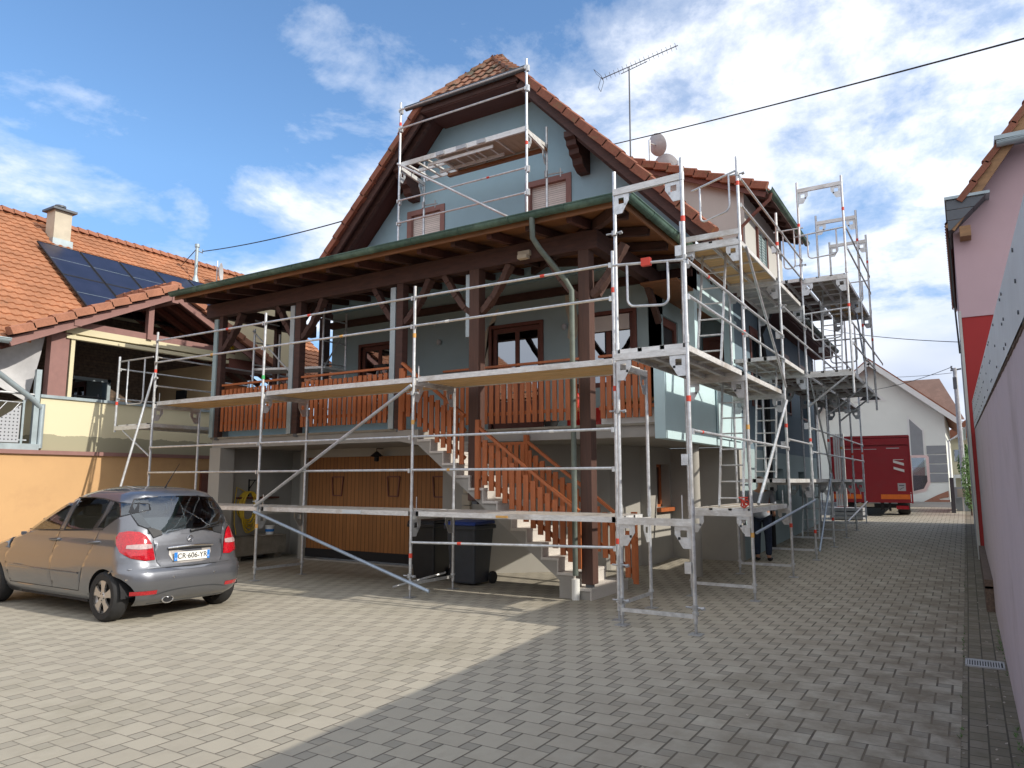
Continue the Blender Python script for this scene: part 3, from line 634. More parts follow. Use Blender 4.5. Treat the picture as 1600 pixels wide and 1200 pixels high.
gutter((XC + 5.22, 15.0, ze - .03), (XC + 5.22, Y1, ze - .03), .07).build('eaves_gutter', 'copper', H)
MB().box(-4.05, -3.5, 12.9, Y1, ze - .26, ze - .22).box(-3.5, -3.46, 12.1, Y1, ze - .22, ze - .03).build('eaves_soffit', 'soffit_dark', H)
# porch roof
S = .13; YE = 9.28; XL, XR = -14.4, -3.9; ZE = 5.74
mb = MB(); mb.prism([(XL, YE, ZE), (XR, YE, ZE), (XR - 3.55, YE + 3.55, ZE + S * 3.55), (XL, YE + 3.55, ZE + S * 3.55)], (0, 0, .035)); mb.prism([(XR, YE + .001, ZE - .002), (XR, 15.6, ZE - .002), (XR - .6, 15.6, ZE + S * .6), (XR - .6, 12.85, ZE + S * .6), (XR - 3.55, YE + 3.56, ZE + S * 3.55)], (0, 0, .035))
mb.build('porch_roof_boards', 'soffit', H)
roof_tiles((XL, YE, ZE + .06), (XR, YE, ZE + .06), (XL, YE + 3.55, ZE + .06 + S * 3.55), clip=[(0, 0), (XR - XL, 0), (XR - XL - 3.6, 3.72), (0, 3.72)]).build('porch_roof_tiles', 'tile_brown', H)
roof_tiles((XR, YE, ZE + .06), (XR, 15.6, ZE + .06), (XR - 3.5, YE, ZE + .06 + S * 3.5), clip=[(0, 0), (6.3, 0), (6.3, .3), (3.55, .3), (3.55, 3.72)]).build('porch_roof_tiles', 'tile_brown', H)
n = 15
for k in range(n):
    x = XL + .2 + k * (XR - XL - .4) / (n - 1); ye = 12.85 if x < XR - 3.5 else YE + (XR - x) - .05
    if ye - YE < .4: continue
    MB().bar((x, YE + .12, ZE - .09 + S * .12), (x, ye, ZE - .09 + S * (ye - YE)), .09, .13).build('rafter', 'soffit_dark' if k % 2 else 'beam', H)
for k in range(7):
    y = 9.75 + k * .85; xe = XR - min(y - YE, 3.4 if y < 12.8 else .5)
    MB().bar((XR - .12, y, ZE - .09 + S * .12), (xe, y, ZE - .09 + S * (XR - xe)), .09, .13).build('rafter', 'beam', H)
MB().bar((XR - .05, YE + .05, ZE - .1), (XR - 3.5, YE + 3.5, ZE - .1 + S * 3.45), .1, .16).build('hip_rafter', 'beam', H)
mb = MB(); mb.box(XL, XR, YE + .0, YE + .03, ZE - .10, ZE + .0); mb.build('fascia_board', 'soffit', H)
MB().box(XR - .03, XR, YE + .03, 14.9, ZE - .11, ZE + 0).build('fascia_board', 'soffit', H)
mb = MB(); mb.box(XL + .1, -4.75, 10.02, 10.2, 5.36, 5.66); mb.build('porch_beam', 'beam', H, split=True)
MB().box(-4.83, -4.65, 10.0, 12.88, 5.35, 5.64).box(-14.0, -13.82, 10.2, 12.85, 5.35, 5.64).build('porch_beam', 'beam', H, split=True)
gutter((XL, YE - .08, ZE + .03), (XR + .08, YE - .08, ZE + .03), .075).build('porch_gutter', 'copper', H)
gutter((XR + .085, YE - .06, ZE + .026), (XR + .085, 14.6, ZE + .026), .075).build('side_gutter', 'copper', H)
MB().tube([(-5.35, YE - .08, ZE - .02), (-5.35, YE - .06, 5.4), (-5.3, 9.35, 5.25), (-5.12, 9.85, 4.85), (-5.06, 9.93, 4.7), (-5.05, 9.94, .35)], .043, 12).build('downpipe', 'copper_pipe', H, smooth=True)
MB().tube([(-5.05, 9.94, 0), (-5.05, 9.94, .3)], .062, 14).build('downpipe_base', 'white', H, smooth=True)
posts = [(-13.82, 2.68, 'beam', .13), (-11.35, 2.68, 'beam', .16), (-8.66, 2.68, 'beam', .16), (-6.98, 1.42, 'post_wood', .2), (-4.9, .22, 'post_wood', .19)]
for i, (x, z0, m, wd) in enumerate(posts):
    MB().box(x - wd / 2, x + wd / 2, 10.12 - wd / 2, 10.12 + wd / 2, z0, 5.36).build('porch_post', m, H, bevel=.006)
    MB().box(x - .05, x + .05, 10.07, 10.17, z0 - .06, z0).build('post_foot', 'slate_grey', H)
    if i in (0, 1, 2): MB().box(x - wd / 2 - .13, x - wd / 2 - .01, 10.03, 10.1, z0, 5.3).build('post_cover_strip', 'render_greyblue' if i == 0 else 'zinc', H)
    if i == 3: MB().box(x - wd / 2 - .1, x - wd / 2 - .01, 10.06, 10.12, 4.2, 5.3).build('post_cover_strip', 'zinc', H)
    for sgn in ((1,) if i == 0 else (-1, 1)):
        mb = MB(); pts = []
        for k in range(7):
            t = k / 6; pts.append((x + sgn * (wd / 2 + .58 * t ** .85), 10.12, 4.62 + .74 * t ** 1.15))
        for k in range(6):
            mb.bar(pts[k], pts[k + 1], .1, .12 + .03 * (k % 2), (0, 1, 0))
        mb.build('brace', 'post_wood' if i > 2 else 'beam', H)
mb = MB(); mb.bar((-4.75, 10.2, 4.65), (-4.72, 10.9, 5.35), .1, .12); mb.bar((-4.7, 12.2, 5.32), (-4.72, 12.85, 4.7), .1, .12); mb.build('brace', 'post_wood', H, split=True)
MB().box(-6.06, -5.84, 9.95, 10.1, 5.42, 5.5).box(-6.04, -5.86, 9.9, 10.0, 5.36, 5.42).build('floodlight', 'chimney', H)
MB().box(-13.9, -13.8, 13.02, 13.3, 2.68, 5.9).box(-13.92, -13.82, 11.6, 11.74, 2.68, 5.9).build('end_screen_frame', 'beam', H, split=True)
MB().box(-13.88, -13.80, 10.2, 12.85, 3.55, 3.85).build('end_railing', 'picket', H)
MB().box(-13.84, -13.8, 10.25, 12.8, 2.7, 3.5).build('end_panel', 'render_greyblue', H)
# railings
def railing(x0, x1, y, z, zt, n, lead=True):
    r = MB().box(x0, x1, y - .04, y + .04, zt - .04, zt).build('handrail', 'picket', H)
    mb = MB(); w = .085
    for k in range(n):
        x = x0 + .08 + k * (x1 - x0 - .16) / (n - 1); j = random.uniform(-.006, .006)
        mb.box(x - w / 2, x + w / 2, y - .055 + j, y - .03 + j, z, zt - .12 + random.uniform(-.01, .01))
    mb.build('pickets', 'picket', H)
    MB().box(x0, x1, y - .028, y + .01, z + .15, z + .21).box(x0, x1, y - .028, y + .01, zt - .27, zt - .21).build('rail', 'picket', H, split=True)
railing(-13.72, -11.45, 10.12, 2.8, 3.83, 17)
railing(-11.24, -8.78, 10.12, 2.8, 3.83, 19)
railing(-8.5, -5.3, 11.2, 2.78, 3.86, 24)
railing(-5.2, -4.22, 11.2, 2.78, 3.86, 8)
MB().box(-13.7, -11.5, 10.3, 10.36, 2.69, 2.88).box(-11.2, -8.8, 10.3, 10.36, 2.69, 2.88).build('kick_board', 'render_blue', H, split=True)
MB().box(-5.2, -4.25, 11.26, 11.3, 2.69, 2.95).build('kick_board', 'white', H)
MB().box(-8.35, -7.7, 11.28, 11.32, 2.69, 2.85).build('kick_board', 'render_blue', H, split=True)
# staircase
RI, RUN = .2085, .275; st = MB(); NX = lambda k: -4.8 - RUN * k; NZ = lambda k: .17 + RI * k
poly = [(NX(0) - .03, 0)]
for k in range(12): poly += [(NX(k) - .03, NZ(k) - .04), (NX(k + 1) - .03, NZ(k) - .04)]
poly += [(-8.6, 2.45), (-8.6, 2.24), (-5.35, .28), (-5.35, 0)]
# build body as quads column by column so that it stays a clean closed sawtooth
y0, y1 = 9.99, 11.08
def under(x): return 0 if x > -5.35 else min(2.45, .26 + (-5.35 - x) * (RI / RUN))
for k in range(13):
    xa = NX(k) - .03; xb = NX(k + 1) - .03; zt_ = NZ(k) - .04
    if k == 12: xb = -8.6; zt_ = 2.64
    if k < 2 and xb > -5.36: st.prism([(xa, y0, 0), (xa, y0, zt_), (xb, y0, zt_), (xb, y0, 0)], (0, y1 - y0, 0))
    elif k < 3 and xa > -5.35:
        st.prism([(xa, y0, 0), (xa, y0, zt_), (xb, y0, zt_), (xb, y0, under(xb)), (-5.35, y0, .26), (-5.35, y0, 0)], (0, y1 - y0, 0))
    else: st.prism([(xa, y0, under(xa)), (xa, y0, zt_), (xb, y0, zt_), (xb, y0, under(xb))], (0, y1 - y0, 0))
sto = st.build('staircase', 'concrete', H)
mb = MB(); mr = MB()
for k in range(12):
    ya = y1 + (.25 if k == 0 else 0); mb.box(NX(k + 1) - .03, NX(k), y0 - .03, ya, NZ(k) - .04, NZ(k))
    if k > 0: mr.box(NX(k) - .03, NX(k) - .008, y0 - .02, y1, NZ(k - 1), NZ(k) - .04)
mr.box(NX(0) - .03, NX(0) - .008, y0 - .02, y1 + .25, 0, NZ(0) - .04)
mb.build('tread', 'granite', sto); mr.build('riser', 'granite', sto)
def stair_rail(y, xa, xb, flat=None, step=.13):
    hz_ = lambda x: NZ(0) + (-4.8 - x) / RUN * RI * .96
    o = MB().bar((xa, y, hz_(xa) + .98), (xb, y, hz_(xb) + .98), .07, .045).build('handrail', 'picket', H)
    MB().bar((xa, y + .03, hz_(xa) + .26), (xb, y + .03, hz_(xb) + .26), .04, .06).bar((xa, y + .03, hz_(xa) + .72), (xb, y + .03, hz_(xb) + .72), .04, .06).build('rail', 'picket', H, split=True)
    mb = MB(); x = xa
    s = 1 if xb > xa else -1; n = int(abs(xb - xa) / step)
    for k in range(n + 1):
        x = xa + s * (k + .3) * step
        if (x - xb) * s > 0: break
        mb.box(x - .044, x + .044, y - .03, y - .005, hz_(x) + .13, hz_(x) + .86)
    mb.build('pickets', 'picket', H)
stair_rail(9.97, -8.5, -7.12); stair_rail(9.97, -6.86, -5.0); stair_rail(11.1, -6.55, -4.55)
MB().box(-6.88, -6.80, 9.93, 10.0, 1.45, 2.75).box(-8.56, -8.46, 9.95, 10.05, 2.64, 3.75).build('newel_post', 'picket', H, split=True)
MB().box(-6.62, -6.54, 11.06, 11.14, 1.6, 2.55).box(-4.62, -4.54, 11.06, 11.14, .2, 1.25).box(-7.5, -6.6, 11.07, 11.13, 2.38, 2.43).build('newel_post', 'picket', H, split=True)
mb = MB()
for k in range(7): mb.box(-7.46 + k * .13, -7.375 + k * .13, 11.05, 11.075, 1.7, 2.38)
mb.build('pickets', 'picket', H)
# dormer
D = MB(); yd, ye_ = 18.0, 22.6
zd = lambda x: 8.86 + (-3.72 - x) * .43
D.prism([(-4.3, yd, zf(-4.3) - .2), (-4.3, yd, zd(-4.3) - .1), (-7.3, yd, zd(-7.3) - .1), (-7.3, yd, zf(-7.3) - .2)], (0, .2, 0))
D.prism([(-4.3, ye_ - .4, zf(-4.3) - .2), (-4.3, ye_ - .4, zd(-4.3) - .1), (-7.3, ye_ - .4, zd(-7.3) - .1), (-7.3, ye_ - .4, zf(-7.3) - .2)], (0, .2, 0))
w = wall_holes(yd + .2, ye_ - .4, 6.7, 8.95, [(19.2, 20.2, 7.15, 8.35)], lambda u, v, d: (-4.3 - d, u, v), .2); D.add(w.v, w.f)
dm = D.build('dormer', 'dormer_render', H)
f = MB()
for q in ((19.12, 19.2), (20.2, 20.28)): f.box(-4.3, -4.24, q[0], q[1], 7.1, 8.4)
f.build('window_surround', 'window_wood', dm)
mb = MB()
for k in range(14): mb.box(-4.34, -4.30, 19.24, 20.16, 7.2 + k * .08, 7.25 + k * .08)
mb.box(-4.36, -4.27, 19.2, 19.24, 7.15, 8.35); mb.box(-4.36, -4.27, 20.16, 20.2, 7.15, 8.35); mb.box(-4.36, -4.27, 19.68, 19.72, 7.15, 8.35)
mb.build('louvred_shutter', 'render_greyblue', dm)
mb = MB(); mb.prism([(-3.72, yd - .25, zd(-3.72)), (-7.6, yd - .25, zd(-7.6)), (-7.6, yd - .25, zd(-7.6) - .07), (-3.72, yd - .25, zd(-3.72) - .07)], (0, ye_ - yd + .3, 0)); mb.build('dormer_roof_boards', 'soffit_dark', dm)
roof_tiles((-3.7, yd - .25, zd(-3.7) + .03), (-3.7, ye_ + .05, zd(-3.7) + .03), (-7.6, yd - .25, zd(-7.6) + .03)).build('dormer_tiles', 'tile_verge', dm)
edge_tiles((-3.7, yd - .27, zd(-3.7) + .0), (-7.55, yd - .27, zd(-7.55) + .0), 11, .14, .2, (.43, 0, 1), (0, 1, 0), .05).build('dormer_verge_tiles', 'tile_verge', dm)
MB().bar((-3.72, yd - .2, zd(-3.72) - .17), (-7.5, yd - .2, zd(-7.5) - .17), .05, .12).build('dormer_bargeboard', 'window_wood', dm)
gutter((-3.62, yd - .3, zd(-3.7) - .04), (-3.62, ye_ + .1, zd(-3.7) - .04), .075).build('dormer_gutter', 'copper', dm)
MB().tube([(-3.62, yd - .1, zd(-3.7) - .1), (-3.66, yd - .1, zd(-3.7) - .25), (-4.1, yd - .1, zd(-3.7) - .6), (-4.36, yd - .12, zd(-3.7) - .85), (-4.38, yd - .12, 7.2)], .045, 10).build('dormer_downpipe', 'window_wood', dm, smooth=True)
for k in range(8):
    y = yd + .1 + k * .6; MB().bar((-3.8, y, zd(-3.8) - .13), (-4.4, y, zd(-4.4) - .13), .08, .1).build('dormer_rafter', 'beam', dm)
# antenna and dishes are separate things fixed to the roof
A = thing('tv_antenna', 'thin grey pole on the dormer with a long toothed television aerial', 'antenna', (-6.9, 17, 9.7))
MB().tube([(-6.9, 17, 9.6), (-6.88, 17, 12.62)], .022, 8).build('mast', 'slate_grey', A)
mb = MB(); a0, a1 = Vector((-7.68, 17.0, 12.38)), Vector((-5.62, 17.25, 12.97)); a0 = Vector((-7.66, 16.95, 12.52)); mb.tube([a0, a1], .012, 6)
dd = (a1 - a0).normalized(); sd_ = dd.cross(Vector((0, 0, 1))).normalized(); uu = sd_.cross(dd)
for k in range(17):
    c = a0 + (a1 - a0) * (.06 + k * .057); mb.tube([c - uu * .07 - sd_ * .05, c + uu * .07 + sd_ * .05], .006, 5)
mb.tube([a0 + (a1 - a0) * .25 - uu * .1, a0 + (a1 - a0) * .6 - uu * .07], .01, 6); mb.build('boom', 'slate_grey', A)
mb = MB()
for s in (-1, 1):
    q = [a0 + uu * s * .03 + dd * .02, a0 + uu * s * .28 - dd * .12]; 
    for w_ in (-.12, .12): mb.tube([q[0] + sd_ * w_, q[1] + sd_ * w_], .007, 5)
    mb.tube([q[1] - sd_ * .12, q[1] + sd_ * .12], .007, 5); mb.tube([q[0] - sd_ * .12, q[0] + sd_ * .12], .007, 5)
mb.build('reflector', 'slate_grey', A)
def dish(lab, c, r, aim, foot):
    t = thing('satellite_dish', lab, 'satellite dish', foot, 'satellite dishes on the dormer roof'); c = Vector(c); n = Vector(aim).normalized(); u = n.cross(Vector((0, 0, 1))).normalized(); v = u.cross(n)
    vs = [c]; fs = []; N = 28; rings = 5
    for i in range(1, rings + 1):
        rr = r * i / rings
        for k in range(N): a = 2 * math.pi * k / N; vs.append(c + u * rr * .9 * math.cos(a) + v * rr * math.sin(a) + n * (.35 * rr * rr / r))
    for k in range(N): fs.append((0, 1 + k, 1 + (k + 1) % N))
    for i in range(rings - 1):
        for k in range(N): a = 1 + i * N + k; b = 1 + i * N + (k + 1) % N; fs.append((a, a + N, b + N, b))
    m = len(vs); vs2 = vs + [Vector(q) - n * .012 for q in vs]; fs2 = fs + [tuple(i + m for i in f[::-1]) for f in fs] + [(m - N + k - 0, m - N + (k + 1) % N, 2 * m - N + (k + 1) % N, 2 * m - N + k) for k in range(N)]
    MB().add(vs2, fs2).build('reflector', 'dish', t, smooth=True)
    e = c + n * (r * 1.0) - v * r * .35
    MB().tube([c - v * r * .95 + n * .3 * r, e], .012, 6).tube([e - n * .06, e + n * .06], .035, 8).build('feed_arm', 'slate_grey', t)
    MB().tube([foot, (foot[0], foot[1], c.z + .1)], .03, 8).tube([(foot[0], foot[1], c.z), tuple(c - n * .02)], .025, 6).build('mast', 'galv', t)
dish('upper of the two grey dishes, raised on a tall mast above the dormer', (-6.99, 19.15, 11.36), .33, (.30, 1.0, .45), (-7.1, 18.95, 10.0))
dish('lower of the two grey dishes, sitting low behind the dormer tiles', (-6.86, 19.5, 10.72), .44, (.05, 1.0, .5), (-6.4, 19.35, 9.8))
# ---------------------------------------------------------------- SCAFFOLDS
RP = .0245
def post(t, x, y, z0, z1, foot=True, mat='galv', joints=(), top=None):
    tx, ty = (top if top else (x, y))
    mb = MB(); mb.tube([(x, y, z0 + (.12 if foot else 0)), (tx, ty, z1)], RP, 10)
    for j in joints: mb.tube([(x, y, j - .05), (x, y, j + .05)], RP + .006, 10)
    if foot: mb.tube([(x, y, z0 + .22), (x, y, z0 + .25)], .04, 8)
    o = mb.build('post', mat, t, smooth=True)
    if foot:
        f = MB(); f.tube([(x, y, z0 + .01), (x, y, z0 + .2)], .017, 8); f.box(x - .075, x + .075, y - .075, y + .075, z0 + .001, z0 + .009); f.build('base_plate', 'galv_dull', t)
    return o
def band(t, x, y, z, mat='red_mark'): MB().tube([(x, y, z - .035), (x, y, z + .035)], RP + .003, 10).build('marking_band', mat, t)
def rail(t, p0, p1, r=.019, mat='galv', name='guardrail', mark=None):
    o = MB().tube([p0, p1], r, 8).build(name, mat, t, smooth=True)
    for q in (p0, p1):
        MB().box(q[0] - .014, q[0] + .014, q[1] - .02, q[1] + .02, q[2] - .045, q[2] + .022).build('wedge_clamp', 'galv', o)
    if mark:
        m = lerp(p0, p1, mark[0]); n = lerp(p0, p1, mark[0] + mark[1]); MB().tube([m, n], r + .003, 8).build('marking_band', mark[2], o)
    return o
def transom(t, p0, p1, gus=True, guz=-1):
    mb = MB().bar(p0, p1, .045, .085); p0v, p1v = Vector(p0), Vector(p1); d = (p1v - p0v).normalized(); s = d.cross(Vector((0, 0, 1)))
    o = mb.build('transom', 'alu', t)
    if gus:
        g = MB()
        for p, q in ((p0v, d), (p1v, -d)):
            a = p + q * .02 - s * .004
            L = [(0, -.04), (.2, -.04), (.2, -.12), (.1, -.3), (0, -.3)]
            for seg in ([(0, -.04), (.2, -.04), (.2, -.09), (0, -.09)], [(.13, -.09), (.2, -.09), (.2, -.14), (.16, -.2), (.13, -.2)], [(0, -.09), (.05, -.09), (.05, -.3), (0, -.3)], [(.05, -.17), (.16, -.17), (.16, -.2), (.1, -.3), (.05, -.3)]):
                g.prism([a + q * u + Vector((0, 0, v)) for u, v in seg], s * .008)
        g.build('gusset', 'galv', t)
    return o
def footbar(t, p0, p1):
    mb = MB(); p0, p1 = Vector(p0), Vector(p1); d = (p1 - p0).normalized(); z = Vector((0, 0, 1))
    mb.bar(p0 + d * .02, p1 - d * .02, .022, .045); mb.build('bottom_bar', 'galv', t, smooth=True)
def deck(t, x0, x1, y0, y1, z, axis, under='plywood', n=3, h=.07):
    """planks run along axis; aluminium side channels, boards below"""
    o = None; A = MB(); B = MB()
    w0, w1 = (y0, y1) if axis == 0 else (x0, x1); w = (w1 - w0) / n
    for k in range(n):
        a = w0 + k * w + .006; b = w0 + (k + 1) * w - .006
        def bx(m, p, q, r, s, l0=0, l1=0):
            if axis == 0: m.box(x0 + l0, x1 - l1, p, q, r, s)
            else: m.box(p, q, y0 + l0, y1 - l1, r, s)
        bx(A, a, a + .022, z - h, z + .004); bx(A, b - .022, b, z - h, z + .004)
        if axis == 0: A.box(x0, x0 + .05, a, b, z - h + .002, z + .002); A.box(x1 - .05, x1, a, b, z - h + .002, z + .002)
        else: A.box(a, b, y0, y0 + .05, z - h + .002, z + .002); A.box(a, b, y1 - .05, y1, z - h + .002, z + .002)
        L = (x1 - x0) if axis == 0 else (y1 - y0); m = max(2, int(L / .55))
        for i in range(1, m):
            q = (x0 if axis == 0 else y0) + L * i / m
            if axis == 0: A.box(q - .015, q + .015, a + .023, b - .023, z - .045, z - .014)
            else: A.box(a + .023, b - .023, q - .015, q + .015, z - .045, z - .014)
        bx(B, a + .022, b - .022, z - .012, z + .001, .05, .05)
    o = A.build('deck', 'alu', t); B.build('deck_board', under, o); return o
def plank_deck(t, x0, x1, y0, y1, z, n=5, h=.075):
    A = MB().box(x0, x1, y0, y0 + .03, z - h, z + .004).box(x0, x1, y1 - .03, y1, z - h, z + .004).box(x0, x0 + .05, y0 + .03, y1 - .03, z - h, z - .002).box(x1 - .05, x1, y0 + .03, y1 - .03, z - h, z - .002); o = A.build('deck', 'alu', t)
    w = (y1 - y0 - .06) / n
    for k in range(n): a = y0 + .03 + k * w; MB().box(x0 + .05, x1 - .05, a + .008, a + w - .008, z - .062 + random.uniform(-.006, .004), z).build('plank', 'plywood', o)
    return o
def uguard(t, p0, p1, drop=.55, inset=.2, zoff=0):
    """end guard: top tube and a U-shaped tube hung below it"""
    p0, p1 = Vector(p0), Vector(p1); d = (p1 - p0).normalized(); z = Vector((0, 0, -1)); L = (p1 - p0).length
    a = p0 + d * inset; b = p1 - d * inset; r = .09
    pts = [a] + [a + z * (drop - r)] + arc(a + z * (drop - r) + d * r, r, math.pi, math.pi / 2, d, z, 4)[1:] + arc(b + z * (drop - r) - d * r, r, math.pi / 2, 0, d, z, 4) + [b]
    MB().tube([p0, p1], .018, 8).tube(pts, .016, 8).build('end_guard', 'galv', t, smooth=True)
def ladder(t, p0, p1, wdir, w=.36, n=8, mat='galv'):
    p0, p1, wd = Vector(p0), Vector(p1), Vector(wdir).normalized() * w / 2; mb = MB().bar(p0 - wd, p1 - wd, .028, .05).bar(p0 + wd, p1 + wd, .028, .05)
    for k in range(n):
        c = p0 + (p1 - p0) * ((k + .5) / n); mb.tube([c - wd, c + wd], .014, 6)
    mb.build('ladder', mat, t)
def brace(t, p0, p1, mat='galv', r=.021): MB().tube([p0, p1], r, 8).build('diagonal_brace', mat, t, smooth=True)
def coupler(t, x, y, z, d=(1, 0, 0)):
    mb = MB().tube([(x, y, z - .03), (x, y, z + .03)], .035, 8); c = Vector((x, y, z)); v = Vector(d); mb.tube([c - v * .11, c + v * .11], .012, 6).tube([c + v * .07 - Vector((0, 0, .01)), c + v * .11], .022, 6); mb.build('coupler', 'galv_dull', t)
# --- front scaffold
F = thing('scaffold', 'long galvanised scaffold across the porch front, two decks high behind the car and bins', 'scaffold', (-9, 9.3, 0))
FX = [-14.15, -10.8, -7.27, -3.86]; YO, YI = 8.8, 9.86
for i, x in enumerate(FX):
    post(F, x, YO, 0, 4.82, joints=(1.32, 3.4)); post(F, x + .02, YI, 0, 3.32, joints=(1.32,))
    transom(F, (x, YO, 3.27), (x + .02, YI, 3.27)); transom(F, (x, YO, 1.2), (x + .02, YI, 1.2)); footbar(F, (x, YO, .2), (x + .02, YI, .2))
    band(F, x, YO, (.72, .95, .62, .98)[i], ('red_mark', 'orange_mark', 'red_mark', 'red_mark')[i])
    band(F, x, YO, (4.0, 3.62, 4.02, 4.28)[i], ('red_mark', 'green_mark', 'orange_mark', 'red_mark')[i])
    MB().tube([(x, YO + .12, 3.3), (x, YO + .12, 3.55)], .008, 5).tube([(x, YO + .12, 1.25), (x, YO + .12, 1.5)], .008, 5).build('locking_pin', 'galv', F)
band(F, -7.27, YO, 2.65, 'orange_mark'); band(F, -3.86, YO, 2.95, 'red_mark')
for i in range(3):
    a, b = FX[i] + .03, FX[i + 1] - .03
    rail(F, (a, YO - .03, 4.63), (b, YO - .03, 4.63), mark=(.32, .02, 'red_mark') if i == 1 else (.68, .02, 'red_mark')); rail(F, (a, YO - .03, 4.17), (b, YO - .03, 4.17), mark=(.55, .02, 'orange_mark') if i < 2 else (.18, .02, 'white'))
    rail(F, (a, YO - .03, 2.42), (b, YO - .03, 2.42), mark=(.72, .02, 'white') if i == 2 else None); rail(F, (a, YO - .03, 1.91), (b, YO - .03, 1.91), mark=(.2, .015, 'orange_mark') if i == 2 else None)
    plank_deck(F, a + .02, b - .02, YO + .04, YI - .05, 3.36); deck(F, a + .02, b - .02, YO + .04, YI - .05, 1.28, 0, 'plywood_grey')
rail(F, (FX[2] + .03, YO - .03, .82), (FX[3] - .03, YO - .03, .9), mark=(.26, .02, 'red_mark'))
MB().box(-5.75, -5.55, YO + .03, YO + .038, 1.225, 1.255).build('marking_band', 'orange_mark', F)
MB().box(-8.75, -8.35, YO + .028, YO + .038, 1.218, 1.275).build('marking_band', 'zinc_sheet', F)
brace(F, (FX[1], YO - .06, 1.3), (FX[2], YO - .06, 3.22), r=.027); brace(F, (FX[1], YO - .07, 1.2), (FX[2] + .42, YO - .07, .13), 'blue_tube', .027)
coupler(F, FX[2], YO - .02, .32); coupler(F, FX[1], YO - .02, 1.38); coupler(F, FX[2], YO - .02, 3.1)
brace(F, (-7.4, YI, .25), (-7.75, YI - .9, .1), r=.018); 
brace(F, (-14.12, YO - .05, 3.95), (-14.3, 7.95, .05), r=.024); coupler(F, -14.15, YO - .02, 3.85)
# cantilevered side bay on the left
post(F, -15.5, YO, 2.78, 4.42, foot=False); transom(F, (-15.5, YO, 2.86), (-14.2, YO, 2.86), gus=False); brace(F, (-15.2, YO, 2.8), (-14.2, YO, 2.25), r=.018)
deck(F, -15.45, -14.35, YO + .02, 12.2, 2.93, 1, 'plywood_grey'); rail(F, (-15.5, YO + .03, 4.15), (-15.5, 12.2, 4.15), .017); rail(F, (-15.5, YO + .03, 3.5), (-15.5, 12.2, 3.5), .017)
uguard(F, (-15.4, YO - .03, 4.3), (-14.2, YO - .03, 4.3), .95, .3); band(F, -15.5, YO, 3.4)
rail(F, (-14.2, YO + .05, 4.3), (-14.2, 12.3, 4.3), .017); rail(F, (-14.2, YO + .05, 3.7), (-14.2, 12.3, 3.7), .017); post(F, -14.2, 12.3, 0, 4.4); transom(F, (-15.5, 12.2, 2.86), (-14.2, 12.2, 2.86), gus=False); post(F, -15.5, 12.2, 0, 4.3)
# --- side scaffold
Sx = thing('scaffold', 'tall galvanised scaffold tower row along the right side of the house beside the alley', 'scaffold', (-3.2, 15, 0))
XO, XI, XT = -2.76, -3.70, -1.86
ST = [8.45, 11.2, 14.0, 16.4, 18.8, 20.9, 23.0, 25.4]
topO = [5.74, 6.84, 6.81, 8.28, 8.28, 8.2, 6.9, 6.7]; topI = [5.8, 5.95, 6.0, 6.2, 6.2, 6.2, 5.3, 5.2]
for i, y in enumerate(ST):
    g = gz(y); post(Sx, XO, y, g, topO[i], joints=(1.4, 3.45, 5.5) if i < 3 else (1.9, 4.05, 6.15)); post(Sx, XI, y + (.08 if i == 0 else 0), g, topI[i], joints=(1.4, 3.45))
    footbar(Sx, (XO, y, g + .2), (XI, y, g + .2))
    for z in ((1.26, 3.3) if i < 2 else (1.26, 3.3, 5.45) if i == 2 else (1.7, 3.98)): transom(Sx, (XI, y, z), (XO, y, z))
    MB().tube([(XO - .12, y, 1.3), (XO - .12, y, 1.58)], .008, 5).build('locking_pin', 'galv', Sx)
    band(Sx, XO, y, (2.72, 2.55, 2.75, 2.6, 2.7, 2.6, 2.5, 2.6)[i], ('red_mark', 'orange_mark', 'red_mark', 'red_mark')[i % 4])
    if i in (1, 2, 3, 4): band(Sx, XO, y, (0, .95, .95, .7, .85)[i], ('', 'orange_mark', 'red_mark', 'red_mark', 'red_mark')[i])
transom(Sx, (XI, ST[0] + .05, 5.5), (XO, ST[0], 5.5)); transom(Sx, (XI, ST[1], 5.45), (XO, ST[1], 5.45)); transom(Sx, (XI, ST[3], 5.45), (XO, ST[3], 5.45))
band(Sx, XO, ST[0], 4.95); band(Sx, XO, ST[1], 6.4); band(Sx, XO, ST[1], 4.0); band(Sx, XO, ST[2], 6.2); band(Sx, XO, ST[3], 7.3)
